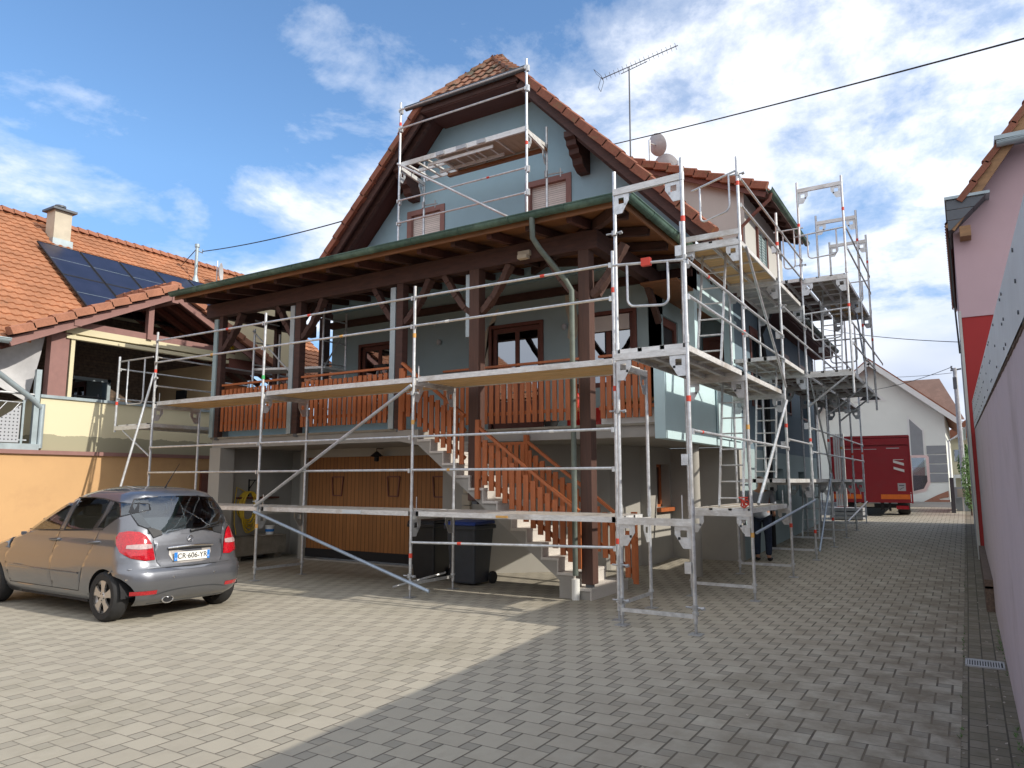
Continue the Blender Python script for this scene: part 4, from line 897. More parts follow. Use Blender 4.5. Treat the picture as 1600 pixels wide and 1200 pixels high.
for i in range(7):
    a, b = ST[i] + .03, ST[i + 1] - .03; X = XO + .03
    if i == 0:
        for z, m in ((4.42, (.3, .02, 'red_mark')), (3.98, None), (2.34, (.12, .02, 'red_mark'))): rail(Sx, (X, a, z), (X, b, z), mark=m)
        deck(Sx, XI + .03, XO - .03, a, b, 3.40, 1, 'plywood_grey')
    elif i == 1:
        for z in (4.42, 3.98, 2.34, 6.5, 6.05): rail(Sx, (X, a, z), (X, b, z))
        for z in (3.40, 5.54): deck(Sx, XI + .03, XO - .03, a, b, z, 1, 'plywood_grey' if z < 4 else 'plywood', n=3 if z < 4 else 2)
        deck(Sx, XI + .03, XO - .03, a, b, 1.33, 1, 'plywood_grey')
    elif i == 2:
        for z in (6.5, 6.05, 4.6, 5.0, 2.5): rail(Sx, (X, a, z), (X, b, z))
        deck(Sx, XI + .03, XO - .03, a, b, 5.54, 1, 'galv_dull', n=2); deck(Sx, XI + .03, XO - .03, a, b, 1.78, 1, 'plywood_grey'); deck(Sx, XI + .03, XO - .03, a, b, 4.06, 1, 'plywood_grey')
    else:
        for z in (5.05, 4.6, 2.85, 2.35): rail(Sx, (X, a, z), (X, b, z))
        deck(Sx, XI + .03, XO - .03, a, b, 1.78, 1, 'plywood_grey'); deck(Sx, XI + .03, XO - .03, a, b, 4.06, 1, 'plywood_dark')
uguard(Sx, (XI, ST[0] - .02, 4.5), (XO, ST[0] - .04, 4.42), .55, .2)
MB().box(-3.3, -3.18, ST[0] - .06, ST[0] - .0, 4.42, 4.52).build('marking_band', 'red_mark', Sx)
uguard(Sx, (XI + .2, ST[1], 6.42), (XO, ST[1], 6.62), .6, .14)
transom(Sx, (XI, ST[1], 5.62), (XO, ST[1], 5.62), gus=False)
# outward tower on brackets
for y in ST[3:6]:
    post(Sx, XT, y, 3.55, 8.25, foot=False, joints=(6.15,)); transom(Sx, (XO, y, 8.08), (XT, y, 8.08)); transom(Sx, (XO, y, 6.02), (XT, y, 6.02)); transom(Sx, (XO, y, 3.96), (XT, y, 3.96), gus=False)
    brace(Sx, (XO, y, 3.3), (XT + -.1, y, 3.92), r=.022)
    band(Sx, XT, y, 7.5); band(Sx, XT, y, 5.4)
for i in (3, 4):
    a, b = ST[i] + .03, ST[i + 1] - .03
    for z in (7.1, 6.65, 5.05, 4.6): rail(Sx, (XT + .03, a, z), (XT + .03, b, z))
    deck(Sx, XO + .04, XT - .04, a, b, 6.1, 1, 'plywood_grey' if i == 3 else 'plywood'); deck(Sx, XO + .04, XT - .04, a, b, 4.05, 1, 'plywood_dark')
    deck(Sx, XI + .03, XO - .03, a, b, 6.12, 1, 'plywood_dark')
rail(Sx, (XT + .03, ST[5], 5.05), (XT + .03, ST[6], 5.05)); 
uguard(Sx, (XO, ST[3], 7.06), (XT, ST[3], 7.1), .55, .16); uguard(Sx, (XO, ST[3], 5.3), (XT, ST[3], 5.35), .6, .16); uguard(Sx, (XO, ST[4], 5.1), (XT, ST[4], 5.1), .55, .16); uguard(Sx, (XO, ST[5], 7.0), (XT, ST[5], 7.0), .55, .16)
uguard(Sx, (XI + .3, 16.9, 7.4), (XO, 16.9, 7.4), .9, .2)
brace(Sx, (XT, ST[4] + .2, 4.2), (XT + -.15, ST[4] + .1, 6.0), 'blue_tube', .02)
# ladders and braces
ladder(Sx, (-3.42, 11.5, 3.42), (-3.36, 11.9, 5.6), (1, .1, 0), .38, 8); ladder(Sx, (-3.15, 11.55, 1.35), (-3.18, 12.1, 3.4), (1, .1, 0), .36, 8)
ladder(Sx, (-3.3, 14.6, 1.8), (-3.3, 15.1, 4.05), (1, 0, 0), .38, 9); ladder(Sx, (-2.35, 17.2, 4.1), (-2.35, 17.7, 6.1), (1, 0, 0), .38, 8); ladder(Sx, (-3.3, 19.0, .4), (-3.3, 19.4, 1.75), (1, 0, 0), .38, 5)
brace(Sx, (XO + .05, 11.35, 5.4), (XO + .05, 13.9, 3.45), r=.022); brace(Sx, (XO + .05, 13.9, 3.2), (XO + .06, 11.4, 1.4), r=.026)
brace(Sx, (XO + .05, 11.25, .98), (XO + .05, 16.3, 1.35), 'blue_tube', .022); brace(Sx, (XO + .05, 16.5, .3), (XO + .05, 18.6, 1.9), 'blue_tube', .022); brace(Sx, (XO + .05, 20.9, .7), (XO + .05, 25.4, 1.1), r=.02)
brace(Sx, (XO + .05, 16.4, 3.98), (XO + .05, 18.8, 1.8), r=.02)
for z, y, x in ((4.95, 8.5, XI), (2.62, 8.5, XI), (.72, 8.5, XI), (.3, 8.5, XI), (.3, 8.45, XO), (4.46, 8.45, XO), (6.55, 11.2, XO), (5.0, 14.0, XO), (7.05, 16.4, XO), (6.4, 16.4, XO), (5.2, 16.4, XO)): coupler(Sx, x, y, z)
for z, y in ((2.0, 8.45), (.75, 8.45), (4.55, 8.45), (1.0, 11.2), (2.4, 14.0), (2.9, 16.4), (4.9, 18.8), (4.45, 14.0), (6.1, 14)): MB().box(XO - .1, XO - .02, y - .04, y + .02, z - .07, z + .06).build('wedge_clamp', 'galv', Sx)
mb = MB()
random.seed(5)
pts = [(XO - .1 + random.uniform(-.07, .07), 11.17 + random.uniform(-.05, .05), 1.42 + random.uniform(-.07, .09)) for _ in range(14)]
mb.tube(pts, .013, 5); mb.build('red_rope', 'red_mark', Sx)
# --- gable scaffold on the porch roof
Gs = thing('scaffold', 'small scaffold standing on the porch roof in front of the gable shutters', 'scaffold', (-8.1, 11.5, 6.3))
gx = (-9.65, -6.56)
for x in gx:
    z0 = ZE + .1 + S * (11.1 - YE); post(Gs, x, 11.1, z0, 9.68, joints=(8.3,)); z0 = ZE + .1 + S * (12.05 - YE); post(Gs, x - .1, 12.05, z0, 8.75)
    transom(Gs, (x, 11.1, 8.24), (x - .1, 12.05, 8.24)); band(Gs, x, 11.1, 8.0 if x > -8 else 9.2)
    for z in (9.5, 9.1, 7.5, 7.05): MB().box(x + .02, x + .06, 11.06, 11.12, z - .08, z + .04).build('wedge_clamp', 'galv', Gs)
for z in (9.5, 9.08, 7.5, 7.02): rail(Gs, (gx[0], 11.06, z), (gx[1], 11.06, z), .018, mark=(.72, .02, 'red_mark') if z == 7.5 else None)
deck(Gs, -8.75, gx[1] - .04, 11.14, 11.98, 8.33, 0, 'plywood_grey', n=1)
mb = MB().box(gx[0] + .03, gx[1] - .03, 11.12, 11.15, 8.26, 8.36).box(gx[0] + .03, -8.7, 11.95, 11.98, 8.26, 8.33).box(gx[0] + .03, -8.75, 11.5, 11.53, 8.26, 8.33)
for k in range(4): mb.box(-9.5 + k * .25, -9.46 + k * .25, 11.15, 11.95, 8.27, 8.3)
mb.build('deck_frame', 'alu', Gs)
mb = MB()
for k in range(6): mb.tube([(-8.9 + k * .28, 11.25, 8.2), (-8.9 + k * .28, 11.62, 8.2)], .014, 6)
mb.box(-9.0, -7.4, 11.22, 11.25, 8.17, 8.23).box(-9.0, -7.4, 11.62, 11.65, 8.17, 8.23); mb.build('ladder', 'alu', Gs)
mb = MB().box(-8.7, -8.5, 11.1, 11.117, 8.27, 8.35).box(-8.2, -7.95, 11.1, 11.117, 8.27, 8.35).box(-7.7, -7.5, 11.1, 11.117, 8.27, 8.35); mb.build('marking_band', 'galv_dull', Gs)
MB().box(-9.0, gx[1] - .05, 11.9, 11.99, 8.2, 8.26).build('timber_edge', 'soffit', Gs)
brace(Gs, (gx[0], 11.03, 8.3), (gx[1] - .1, 11.03, 6.45), r=.023)
for x in (-9.75, -6.66): MB().tube([(x, 12.05, 7.75), (x + .35, 12.06, 7.73)], .014, 6).tube([(x + .3, 12.06, 7.65), (x + .3, 12.06, 7.82)], .014, 6).tube([(x, 12.02, 7.68), (x, 12.02, 7.82)], .034, 6).build('wall_tie', 'galv_dull', Gs)
# --- small inner scaffold on the balcony
Bs = thing('scaffold', 'low narrow working tower standing inside the shaded balcony', 'scaffold', (-12.6, 11.2, 2.68))
for x, y in ((-11.8, 11.17), (-11.8, 11.86), (-13.3, 10.55), (-13.3, 11.25)): post(Bs, x, y, 2.69, 5.52 if x > -12 else 5.1, foot=False)
for x, y in ((-11.8, 11.17), (-13.3, 10.55)):
    mb = MB()
    for k in range(5): mb.tube([(x, y, 3.3 + k * .5), (x, y + .68, 3.3 + k * .5)], .017, 6)
    mb.build('rung', 'galv', Bs)
brace(Bs, (-11.78, 11.2, 4.2), (-11.78, 11.86, 5.2), r=.017); brace(Bs, (-13.3, 10.5, 5.05), (-11.85, 11.15, 3.4), r=.018)
mb = MB(); mb.prism([(-13.35, 10.6, 4.18), (-11.75, 11.2, 4.18), (-11.75, 11.8, 4.18), (-13.35, 11.2, 4.18)], (0, 0, .05)); mb.build('deck', 'alu', Bs)
# items standing on the upper front deck
# ---------------------------------------------------------------- NEIGHBOUR (left)
N = thing('neighbour_house', 'house with orange tiled roof and cream terrace on the left', 'house', (-18, 8, 0))
XE, ZN, XRG, ZRG = -16.0, 4.62, -21.5, 8.90; sn = (ZRG - ZN) / (XE - XRG)
YN0, YN1 = -6.0, 16.6; zn = lambda x: ZN + (XE - x) * sn
Lsl = math.hypot(XE - XRG, ZRG - ZN)
YA, ZA, sg = 10.15, 6.28, .49
xi = XE - (ZA - ZN) / sn   # where cross ridge meets main slope
# main slope, leaving out the triangle covered by the cross gable
uA, uL, uR = YA - YN0, YA - (ZA - ZN) / sg - YN0, YA + (ZA - ZN) / sg - YN0
vA = (XE - xi) / (XE - XRG) * Lsl
clip = [(0, -.2), (uL, -.2), (uA, vA), (uR, -.2), (YN1 - YN0, -.2), (YN1 - YN0, Lsl + .2), (0, Lsl + .2)]
roof_tiles((XE + .15, YN0, ZN - .12), (XE + .15, YN1, ZN - .12), (XRG, YN0, ZRG), row=.27, wave=.2, amp=.024, step=.034, clip=clip).build('roof_tiles', 'tile_orange', N)
MB().prism([(XE, YN0, ZN - .1), (XRG, YN0, ZRG - .06), (XRG, YN0, ZRG - .2), (XE, YN0, ZN - .24)], (0, uL, 0)).prism([(xi, uL + YN0, zn(xi) - .1), (XRG, uL + YN0, ZRG - .06), (XRG, uL + YN0, ZRG - .2), (xi, uL + YN0, zn(xi) - .24)], (0, YN1 - YN0 - uL, 0)).build('roof_boarding', 'soffit_dark', N)
MB().prism([(XRG, YN0, ZRG), (XRG, YN1, ZRG), (XRG - 6, YN1, ZN), (XRG - 6, YN0, ZN)], (0, 0, -.1)).build('rear_roof_slope', 'tile_orange', N)
edge_tiles((XRG, YN0, ZRG + .05), (XRG, YN1, ZRG + .05), 80, .26, .12, (0, 0, 1), (1, 0, 0), .04).build('ridge_tiles', 'tile_orange_edge', N)
XV = XE + .28
for sgn, ye in ((-1, YA - 3.42), (1, YA + 3.42)):
    zz = ZA - 3.42 * sg
    p0 = (XV, ye, zz) if sgn < 0 else (XV - 6, ye, zz); L = 6
    # cross gable slopes clipped where they meet the main slope
    H_ = math.hypot(3.42, ZA - zz)
    def cl():
        lo = XV - (XE - (zz - ZN) / sn); hi = XV - xi
        return lo, hi
    lo, hi = cl()
    if sgn < 0: roof_tiles((XV, ye, zz), (XV - 5, ye, zz), (XV, YA, ZA), row=.27, wave=.2, amp=.024, step=.034, clip=[(0, -.1), (max(lo, .02), -.1), (hi, H_ + .1), (0, H_ + .1)]).build('cross_roof_tiles', 'tile_orange', N)
    else: roof_tiles((XV, ye, zz), (XV - 5, ye, zz), (XV, YA, ZA), row=.27, wave=.2, amp=.024, step=.034, clip=[(0, -.1), (max(lo, .02), -.1), (hi, H_ + .1), (0, H_ + .1)]).build('cross_roof_tiles', 'tile_orange', N)
    MB().prism([(XV - .02, ye, zz - .05), (XV - .02, YA, ZA - .05), (xi, YA, ZA - .05), (XE, ye, zz - .05)], (0, 0, -.06)).build('cross_roof_boards', 'soffit_dark', N)
    edge_tiles((XV, ye, zz + .03), (XV, YA, ZA + .03), 9, .24, .17, (0, -sgn * sg * -1, 1), (1, 0, 0), .035).build('verge_tiles', 'tile_orange_edge', N)
    MB().bar((XV - .03, ye + sgn * -.0, zz - .17), (XV - .03, YA, ZA - .17), .06, .16).build('bargeboard', 'mauve_trim', N)
    for k in range(4):
        xk = XV - .5 - k * .55
        if xk > xi + .2: MB().bar((xk, ye - sgn * .05, zz - .2), (xk, YA, ZA - .2), .1, .12).build('rafter', 'window_wood', N)
edge_tiles((XV, YA, ZA + .08), (xi + .1, YA, ZA + .08), 7, .26, .12, (0, 0, 1), (0, 1, 0), .03).build('ridge_tiles', 'tile_orange_edge', N)
MB().box(xi, XV + .02, YA - .08, YA + .08, ZA - .35, ZA - .2).box(XV - .9, XV + .02, 7.9, 8.05, 4.98, 5.13).build('purlin', 'mauve_trim', N)
MB().box(XE - .05, XE + .08, 9.65, 9.78, 5.0, 6.0).build('king_post', 'mauve_trim', N)
gutter((XE + .22, YN0, ZN - .12), (XE + .22, 6.75, ZN - .12), .085).build('eaves_gutter', 'zinc', N)
MB().tube([(XE + .22, 6.45, ZN - .16), (XE + .22, 6.45, ZN - .5), (XE + .1, 6.6, ZN - .75), (XE + .05, 7.35, ZN - 1.25), (XE + .0, 7.52, ZN - 1.4), (XE + .0, 7.55, 3.3), (XE + .0, 7.55, 2.4)], .055, 12).build('downpipe', 'zinc', N, smooth=True)
# terrace
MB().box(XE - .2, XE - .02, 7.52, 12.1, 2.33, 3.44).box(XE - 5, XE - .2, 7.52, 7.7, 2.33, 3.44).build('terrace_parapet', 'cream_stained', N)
MB().box(XE - .24, XE + .02, 7.50, 12.1, 3.44, 3.50).build('parapet_coping', 'zinc', N)
MB().box(XE - 5.5, XE - .2, -6, 16, 2.1, 2.33).build('terrace_floor', 'concrete', N)
MB().box(XE - .12, XE + .02, 7.9, 12.1, 4.86, 5.0).box(XE - .1, XE + .04, 7.9, 12.1, 4.74, 4.82).box(XE - .08, XE + .0, 8.02, 8.1, 3.5, 4.86).build('awning_frame', 'cream', N)
MB().box(XE - .2, XE + .0, 7.62, 7.98, 3.5, 4.85).box(XE - .2, XE + .02, 7.9, 12.1, 5.0, 5.14).build('terrace_post', 'mauve_trim', N)
MB().box(XE - 2.7, XE - 2.5, 2, 14.5, 2.33, 5.9).build('terrace_back_wall', 'brick_dark', N)
MB().box(XE - 2.5, XE - .2, 11.6, 11.8, 2.33, 4.7).build('terrace_side_wall', 'tan', N)
mb = MB().box(XE - 2.5, XE - 2.44, 8.9, 8.98, 2.4, 4.3).box(XE - 2.5, XE - 2.44, 10.2, 10.28, 2.4, 4.3).box(XE - 2.5, XE - 2.44, 8.9, 10.28, 4.22, 4.3)
o = mb.build('terrace_door', 'zinc', N); MB().box(XE - 2.49, XE - 2.47, 8.98, 10.2, 2.4, 4.22).build('pane', 'window_glass', o)
MB().box(XE - 2.2, XE - 2.15, 11.57, 11.6, 3.4, 3.8).box(XE - 1.6, XE - 1.2, 11.55, 11.6, 3.7, 4.1).build('hanging_ornament', 'dark', N)
MB().box(XE - 5, XE - .4, -6, 7.0, 0, 2.1).build('ground_floor_wall', 'cream', N)
MB().box(XE - 9, XE - 5.0, YN0, YN1, 0, 4.6).box(XRG - .3, XRG + .2, YN0 + .1, YN1 - .1, 4.5, 8.5).build('house_wall', 'cream', N)
# cream wall beyond the porch
MB().box(XE - .6, XE - .0, 11.9, 13.9, 4.9, 6.9).box(XE - .6, XE + .02, 13.9, 14.3, 2.3, 6.9).build('side_extension_wall', 'cream', N)
MB().box(XE - .5, XE + .05, 11.9, 14.3, 4.6, 4.88).build('extension_beam', 'window_wood', N)
mb = MB()
for (cy, cz) in ((11.98, 5.2), (13.05, 5.0)):
    for k in range(4):
        a = k * math.pi / 4; mb.bar((XE + .02, cy - .09 * math.cos(a), cz - .09 * math.sin(a)), (XE + .02, cy + .09 * math.cos(a), cz + .09 * math.sin(a)), .02, .03)
mb.build('star_ornament', 'yellow_hose', N)
# chimney
ch = MB(); cx, cy = -20.6, 9.75
ch.box(cx - .22, cx + .22, cy - .22, cy + .22, 7.7, 9.0); c = ch.build('chimney', 'chimney', N)
MB().box(cx - .31, cx + .31, cy - .31, cy + .31, 9.0, 9.06).build('chimney_cap', 'slate_grey', c); MB().tube([(cx, cy, 9.06), (cx, cy, 9.12)], .12, 14).tube([(cx, cy, 9.15), (cx, cy, 9.2)], .14, 14).tube([(cx, cy, 9.1), (cx, cy, 9.16)], .1, 14).build('flue', 'slate_grey', c, smooth=True)
MB().box(cx - .25, cx + .29, cy - .26, cy + .26, 7.9, 8.2).build('chimney_flashing', 'zinc', c)
MB().tube([(-20.3, 13.75, 7.9), (-20.3, 13.75, 9.1)], .05, 10).tube([(-20.3, 13.75, 9.1), (-20.3, 13.75, 9.2)], .075, 10).tube([(-20.3, 13.7, 9.0), (-20.3, 13.95, 8.97), (-20.3, 13.95, 9.08)], .02, 6).build('vent_pipe', 'zinc', N, smooth=True)
MB().lathe([(.11, 0), (.13, .05), (.05, .3)], (-20.3, 13.75, 7.88), 2, 12).build('pipe_flashing', 'zinc', N)
ds = thing('satellite_dish', 'small pale dish and pole seen edge-on at the right end of the orange roof', 'satellite dish', (-20, 14.4, 8.1))
MB().tube([(-20.0, 14.3, 7.8), (-20.0, 14.3, 8.75)], .02, 8).build('mast', 'galv', ds)
mb = MB(); mb.lathe([(.001, -.05), (.18, -.03), (.3, .02), (.31, .03), (.3, .035), (.18, -.015), (.001, -.035)], (-20.0, 14.42, 8.4), 1, 24); mb.v = [tuple(Matrix.Rotation(R(-47), 3, 'Z') @ (Vector(v) - Vector((-20, 14.42, 8.4))) + Vector((-20, 14.42, 8.4))) for v in mb.v]; mb.build('reflector', 'dish', ds, smooth=True)
# solar panels
sv = Vector((XRG - XE, 0, ZRG - ZN)).normalized(); up_ = Vector((0, 1, 0)).cross(sv)
if up_.z < 0: up_ = -up_
first = None
for r in range(2):
    for cidx in range(6):
        y = 8.95 + cidx * 1.08; base = Vector((-17.25, y, zn(-17.25))) + sv * (r * 1.78) + up_ * .13
        lab = '%s dark solar panel of the %s row on the orange roof' % (['leftmost', 'second', 'third', 'fourth', 'fifth', 'sixth'][cidx] + (' from the left' if cidx else ''), 'lower' if r == 0 else 'upper')
        if first is None:
            first = thing('solar_panel', lab, 'solar panel', tuple(base), 'solar panels on the orange roof')
            mb = MB(); e = Vector((0, 1, 0))
            for a, b in (((0, 0), (1.05, 0)), ((0, 1.75), (1.05, 1.75)), ((0.012, 0.02), (0.012, 1.73)), ((1.038, .02), (1.038, 1.73))): mb.bar(base + e * a[0] + sv * a[1], base + e * b[0] + sv * b[1], .025, .035, tuple(up_))
            mb.build('frame', 'dark', first)
            q = [base + e * .02 + sv * .01, base + e * 1.03 + sv * .01, base + e * 1.03 + sv * 1.74, base + e * .02 + sv * 1.74]; MB().prism(q, up_ * .012).build('cells', 'solar', first)
            q = [base + e * .03 + sv * .87 + up_ * .013, base + e * 1.02 + sv * .87 + up_ * .013, base + e * 1.02 + sv * .882 + up_ * .013, base + e * .03 + sv * .882 + up_ * .013]; MB().prism(q, up_ * .002).build('centre_line', 'zinc', first)
            fb = base
        else:
            c = copy_tree(first, base - fb); c['label'] = lab
# shade sail, balcony railing, planter
t = thing('shade_sail', 'grey triangular fabric sail hanging under the gutter at the left edge', 'shade sail', (-16.2, 6.6, 3.6))
mb = MB(); A_, B_, C_ = Vector((-16.35, 5.2, 4.45)), Vector((-16.25, 7.6, 4.75)), Vector((-16.3, 7.4, 3.35)); m = 10; vs = []; ix = {}
for i in range(m + 1):
    for j in range(m + 1 - i):
        u, v = i / m, j / m; p = A_ + (B_ - A_) * u + (C_ - A_) * v; w_ = (1 - u - v); sagg = 27 * u * v * w_; ix[i, j] = len(vs); vs.append(p + Vector((-.25 * sagg + .03 * math.sin(9 * u + 5 * v), 0, .1 * sagg)))
fs = []
for i in range(m):
    for j in range(m - i):
        fs.append((ix[i, j], ix[i + 1, j], ix[i, j + 1]))
        if i + j < m - 1: fs.append((ix[i + 1, j], ix[i + 1, j + 1], ix[i, j + 1]))
mb.add(vs, fs); mb.build('fabric', 'dish', t, smooth=True)
Q = thing('balcony_railing', 'metal balcony railing with slanted bars and a perforated triangular panel at the left edge', 'railing', (-16, 6.8, 2.33))
mb = MB().tube([(-16.0, 4.5, 3.48), (-16.0, 7.45, 3.48)], .022, 8).tube([(-16.0, 4.5, 3.3), (-16.0, 7.2, 3.3)], .012, 6).tube([(-16.0, 4.5, 2.55), (-16.0, 7.3, 2.55)], .014, 6)
for k in range(12): mb.tube([(-16.0, 4.2 + k * .24, 2.9), (-16.0, 4.5 + k * .24, 3.3)], .009, 6)
mb.build('rails', 'galv', Q)
MB().box(-16.05, -15.97, 7.38, 7.48, 2.3, 4.0).box(-16.03, -15.98, 7.18, 7.22, 2.45, 3.35).build('railing_post', 'zinc', Q)
mb = MB(); 
M_perf = Mat('perforated_sheet'); spx = M_perf.node('ShaderNodeSeparateXYZ'); M_perf.l.new(M_perf.pos(), spx.inputs[0])
du = M_perf.math('SUBTRACT', M_perf.math('FRACT', M_perf.math('DIVIDE', spx.outputs[1], .07)), .5); dv = M_perf.math('SUBTRACT', M_perf.math('FRACT', M_perf.math('DIVIDE', spx.outputs[2], .07)), .5)
dd_ = M_perf.math('SQRT', M_perf.math('ADD', M_perf.math('MULTIPLY', du, du), M_perf.math('MULTIPLY', dv, dv)))
M_perf.l.new(M_perf.mix(M_perf.math('LESS_THAN', dd_, .2), (.45, .47, .5), (.05, .05, .06)), M_perf.b.inputs['Base Color']); M_perf.b.inputs['Roughness'].default_value = .45; M_perf.b.inputs['Metallic'].default_value = .4
mb.prism([(-15.99, 6.2, 2.5), (-15.99, 7.15, 2.5), (-15.99, 7.15, 3.25)], (.006, 0, 0)); mb.build('perforated_panel', M_perf.m, Q)
MB().box(-16.1, -15.9, 3.5, 7.5, 2.36, 2.48).build('railing_base', 'zinc', Q)
t = thing('flower_planter', 'orange planter box of lime green leaves behind the railing', 'planter', (-16.2, 6.4, 2.5))
MB().prism([(-16.3, 5.0, 2.55), (-16.05, 5.0, 2.55), (-16.0, 5.0, 2.86), (-16.35, 5.0, 2.86)], (0, 1.6, 0)).build('box', 'terracotta', t)
def leaves(name, mat, par, c, rad, n, s):
    mb = MB()
    for _ in range(n):
        while True:
            d = Vector([random.uniform(-1, 1) for _ in range(3)])
            if .35 < d.length < 1: break
        p = Vector(c) + Vector((d.x * rad[0], d.y * rad[1], d.z * rad[2])); a = Vector([random.uniform(-1, 1) for _ in range(3)]).normalized(); b = a.orthogonal().normalized(); q = s * random.uniform(.6, 1.3)
        mb.add([p - a * q, p + b * q * .5, p + a * q, p - b * q * .5], [(0, 1, 2, 3)])
    return mb.build(name, mat, par)
leaves('foliage', 'lime_leaf', t, (-16.15, 5.9, 2.93), (.17, .85, .13), 500, .05)
# orange yard wall
OW = thing('orange_wall', 'orange rendered yard wall behind the silver car', 'wall', (-15.7, 3, 0))
MB().box(-15.95, -15.7, -10, 11.6, 0, 2.27).build('wall_body', 'orange', OW); MB().box(-16.0, -15.64, -10, 11.6, 2.27, 2.35).build('coping', 'mauve_trim', OW)
MB().box(-15.69, -15.62, 11.05, 11.5, .9, 2.0).build('letter_box', 'window_wood', OW)
BW = thing('garden_wall', 'tan rendered garden wall closing the yard behind the camera', 'wall', (-8, -9, 0))
MB().box(-15.6, .2, -9.3, -9.0, 0, 2.7).build('wall_body', 'orange', BW)
# ---------------------------------------------------------------- RIGHT SIDE
RW = thing('boundary_wall', 'tall mauve rendered boundary wall along the right edge of the yard', 'wall', (.33, 5, 0))
zt1 = lambda y: 2.16 + .036 * y
ys = [-10 + i * 1.0 for i in range(28)] + [17.75]; mb = MB()
for i in range(len(ys) - 1):
    a, b = ys[i], ys[i + 1]; mb.prism([(.2, a, -.1), (.45, a, -.1), (.45, a, zt1(a)), (.2, a, zt1(a))], (0, b - a, zt1(b) - zt1(a))) if False else mb.add([(.2, a, -.1), (.45, a, -.1), (.45, a, zt1(a)), (.2, a, zt1(a)), (.2, b, -.1), (.45, b, -.1), (.45, b, zt1(b)), (.2, b, zt1(b))], [(0, 4, 7, 3), (3, 7, 6, 2), (2, 6, 5, 1), (0, 1, 2, 3), (7, 4, 5, 6)])
mb.build('wall_body', 'mauve', RW)
mb = MB(); random.seed(11); y = 0
while y < 17.7:
    d = random.uniform(.08, .2); q = random.uniform(.0, .03); mb.box(.197 - q * .15, .45, y, min(17.7, y + d - .004), zt1(y) - .0, zt1(y) + .035 + q); y += d
mb.build('mossy_coping', 'moss', RW)
MB().box(.10, .199, 12.0, 17.7, -.1, .42).prism([(.10, 17.7, .42), (.199, 17.7, .42), (.199, 12, .30), (.10, 12, .30)], (0, 0, .03)).build('plinth', 'moss', RW)  # dark colour stands in for the shaded recess at the wall foot
SP = thing('sheet_metal_screen', 'pale riveted metal sheets standing on top of the mauve boundary wall', 'screen', (.25, 8, 2.4))
mb = MB(); rv = MB()
zt2 = lambda y: 2.42 + .053 * y
def sheet(a, b, za, zb):
    mb.add([(.19, a, zt1(a) + .01), (.19, b, zt1(b) + .01), (.19, b, zb), (.19, a, za), (.196, a, zt1(a) + .01), (.196, b, zt1(b) + .01), (.196, b, zb), (.196, a, za)], [(0, 1, 2, 3), (4, 5, 6, 7), (3, 2, 6, 7), (0, 3, 7, 4), (1, 2, 6, 5)])
    for z_ in (.12, .5, .88):
        for yy in (a + .08, (a + b) / 2, b - .08):
            t_ = (yy - a) / (b - a); zl = zt1(yy) + .02; zh = za + (zb - za) * t_; z = zl + (zh - zl) * z_; rv.tube([(.185, yy, z), (.192, yy, z)], .008, 6)
y = -6
while y < 8: sheet(y, y + 1.997, zt2(y), zt2(y + 1.997)); y += 2
while y < 17: sheet(y, y + 1.597, zt2(y), zt2(y + 1.597)); y += 1.6
mb.build('sheet', 'zinc_sheet', SP); tag(rv.build('rivet', 'slate_grey', SP), kind='stuff')
# pink house
PK = thing('pink_house', 'pink house with red lower gable and tiled roof on the right', 'house', (4, 22, 0))
y0p, y1p = 17.8, 26.2; xe = .10
mb = MB(); mb.prism([(xe, y0p, 5.16), (8, y0p, 5.16), (8, y0p, 12), (3.9, y0p, 12.4), (xe, y0p, 7.0)], (0, y1p - y0p, 0)); mb.build('upper_wall', 'pink', PK)
MB().box(xe + .03, 8, y0p + .02, y1p - .02, 0, 5.16).build('lower_wall', 'red_render', PK)
MB().box(xe - .02, xe + .03, y0p - .01, y1p, 0, 5.3).build('corner_render', 'dormer_render', PK)
def rp(x): return 6.98 + (x - .05) * 1.42
MB().prism([(.05, y0p - .35, rp(.05)), (3.9, y0p - .35, rp(3.9)), (3.9, y0p - .35, rp(3.9) + .14), (.05, y0p - .35, rp(.05) + .14)], (0, y1p - y0p + .6, 0)).build('roof_boarding', 'window_wood', PK)
MB().bar((.05, y0p - .38, rp(.05) + .02), (3.9, y0p - .38, rp(3.9) + .02), .05, .2).build('bargeboard', 'light_wood', PK)
roof_tiles((.0, y1p + .3, rp(0) + .18), (.0, y0p - .4, rp(0) + .18), (3.9, y1p + .3, rp(3.9) + .18)).build('roof_tiles', 'tile_verge', PK)
edge_tiles((.3, y0p - .35, rp(.3) + .22), (3.9, y0p - .35, rp(3.9) + .22), 14, .24, .14, (-1.4, 0, 1), (0, 1, 0), .04).build('verge_tiles', 'tile_verge', PK)
MB().box(.22, .42, y0p - .4, y0p + .1, 6.8, 7.02).build('purlin_end', 'light_wood', PK)
mb = MB()
for k in range(3):
    a, b = 7.61 - k * .22, 7.61 - (k + 1) * .22 + .012; f = lambda z: .03 + (z - 6.93) * 1.02
    mb.prism([(.02, y0p - .42, b), (.02, y0p - .42, a), (f(a), y0p - .42, a), (f(b), y0p - .42, b)], (0, 1.5, 0))
mb.build('metal_eaves_box', 'slate_grey', PK); MB().box(-.01, .8, y0p - .46, y0p + 1.25, 7.62, 7.68).build('eaves_box_cap', 'zinc', PK)
gutter((.98, y0p - .5, 8.62), (1.9, y0p - .5, 8.66), .09).build('upper_gutter', 'zinc', PK); MB().box(.95, 2.2, y0p - .6, y0p - .1, 8.66, 8.75).build('upper_flashing', 'zinc', PK)
MB().tube([(.02, 17.75, 6.9), (.02, 17.75, 5.6), (.05, 17.8, 4.4)], .02, 6).build('facade_cable', 'cable', PK)
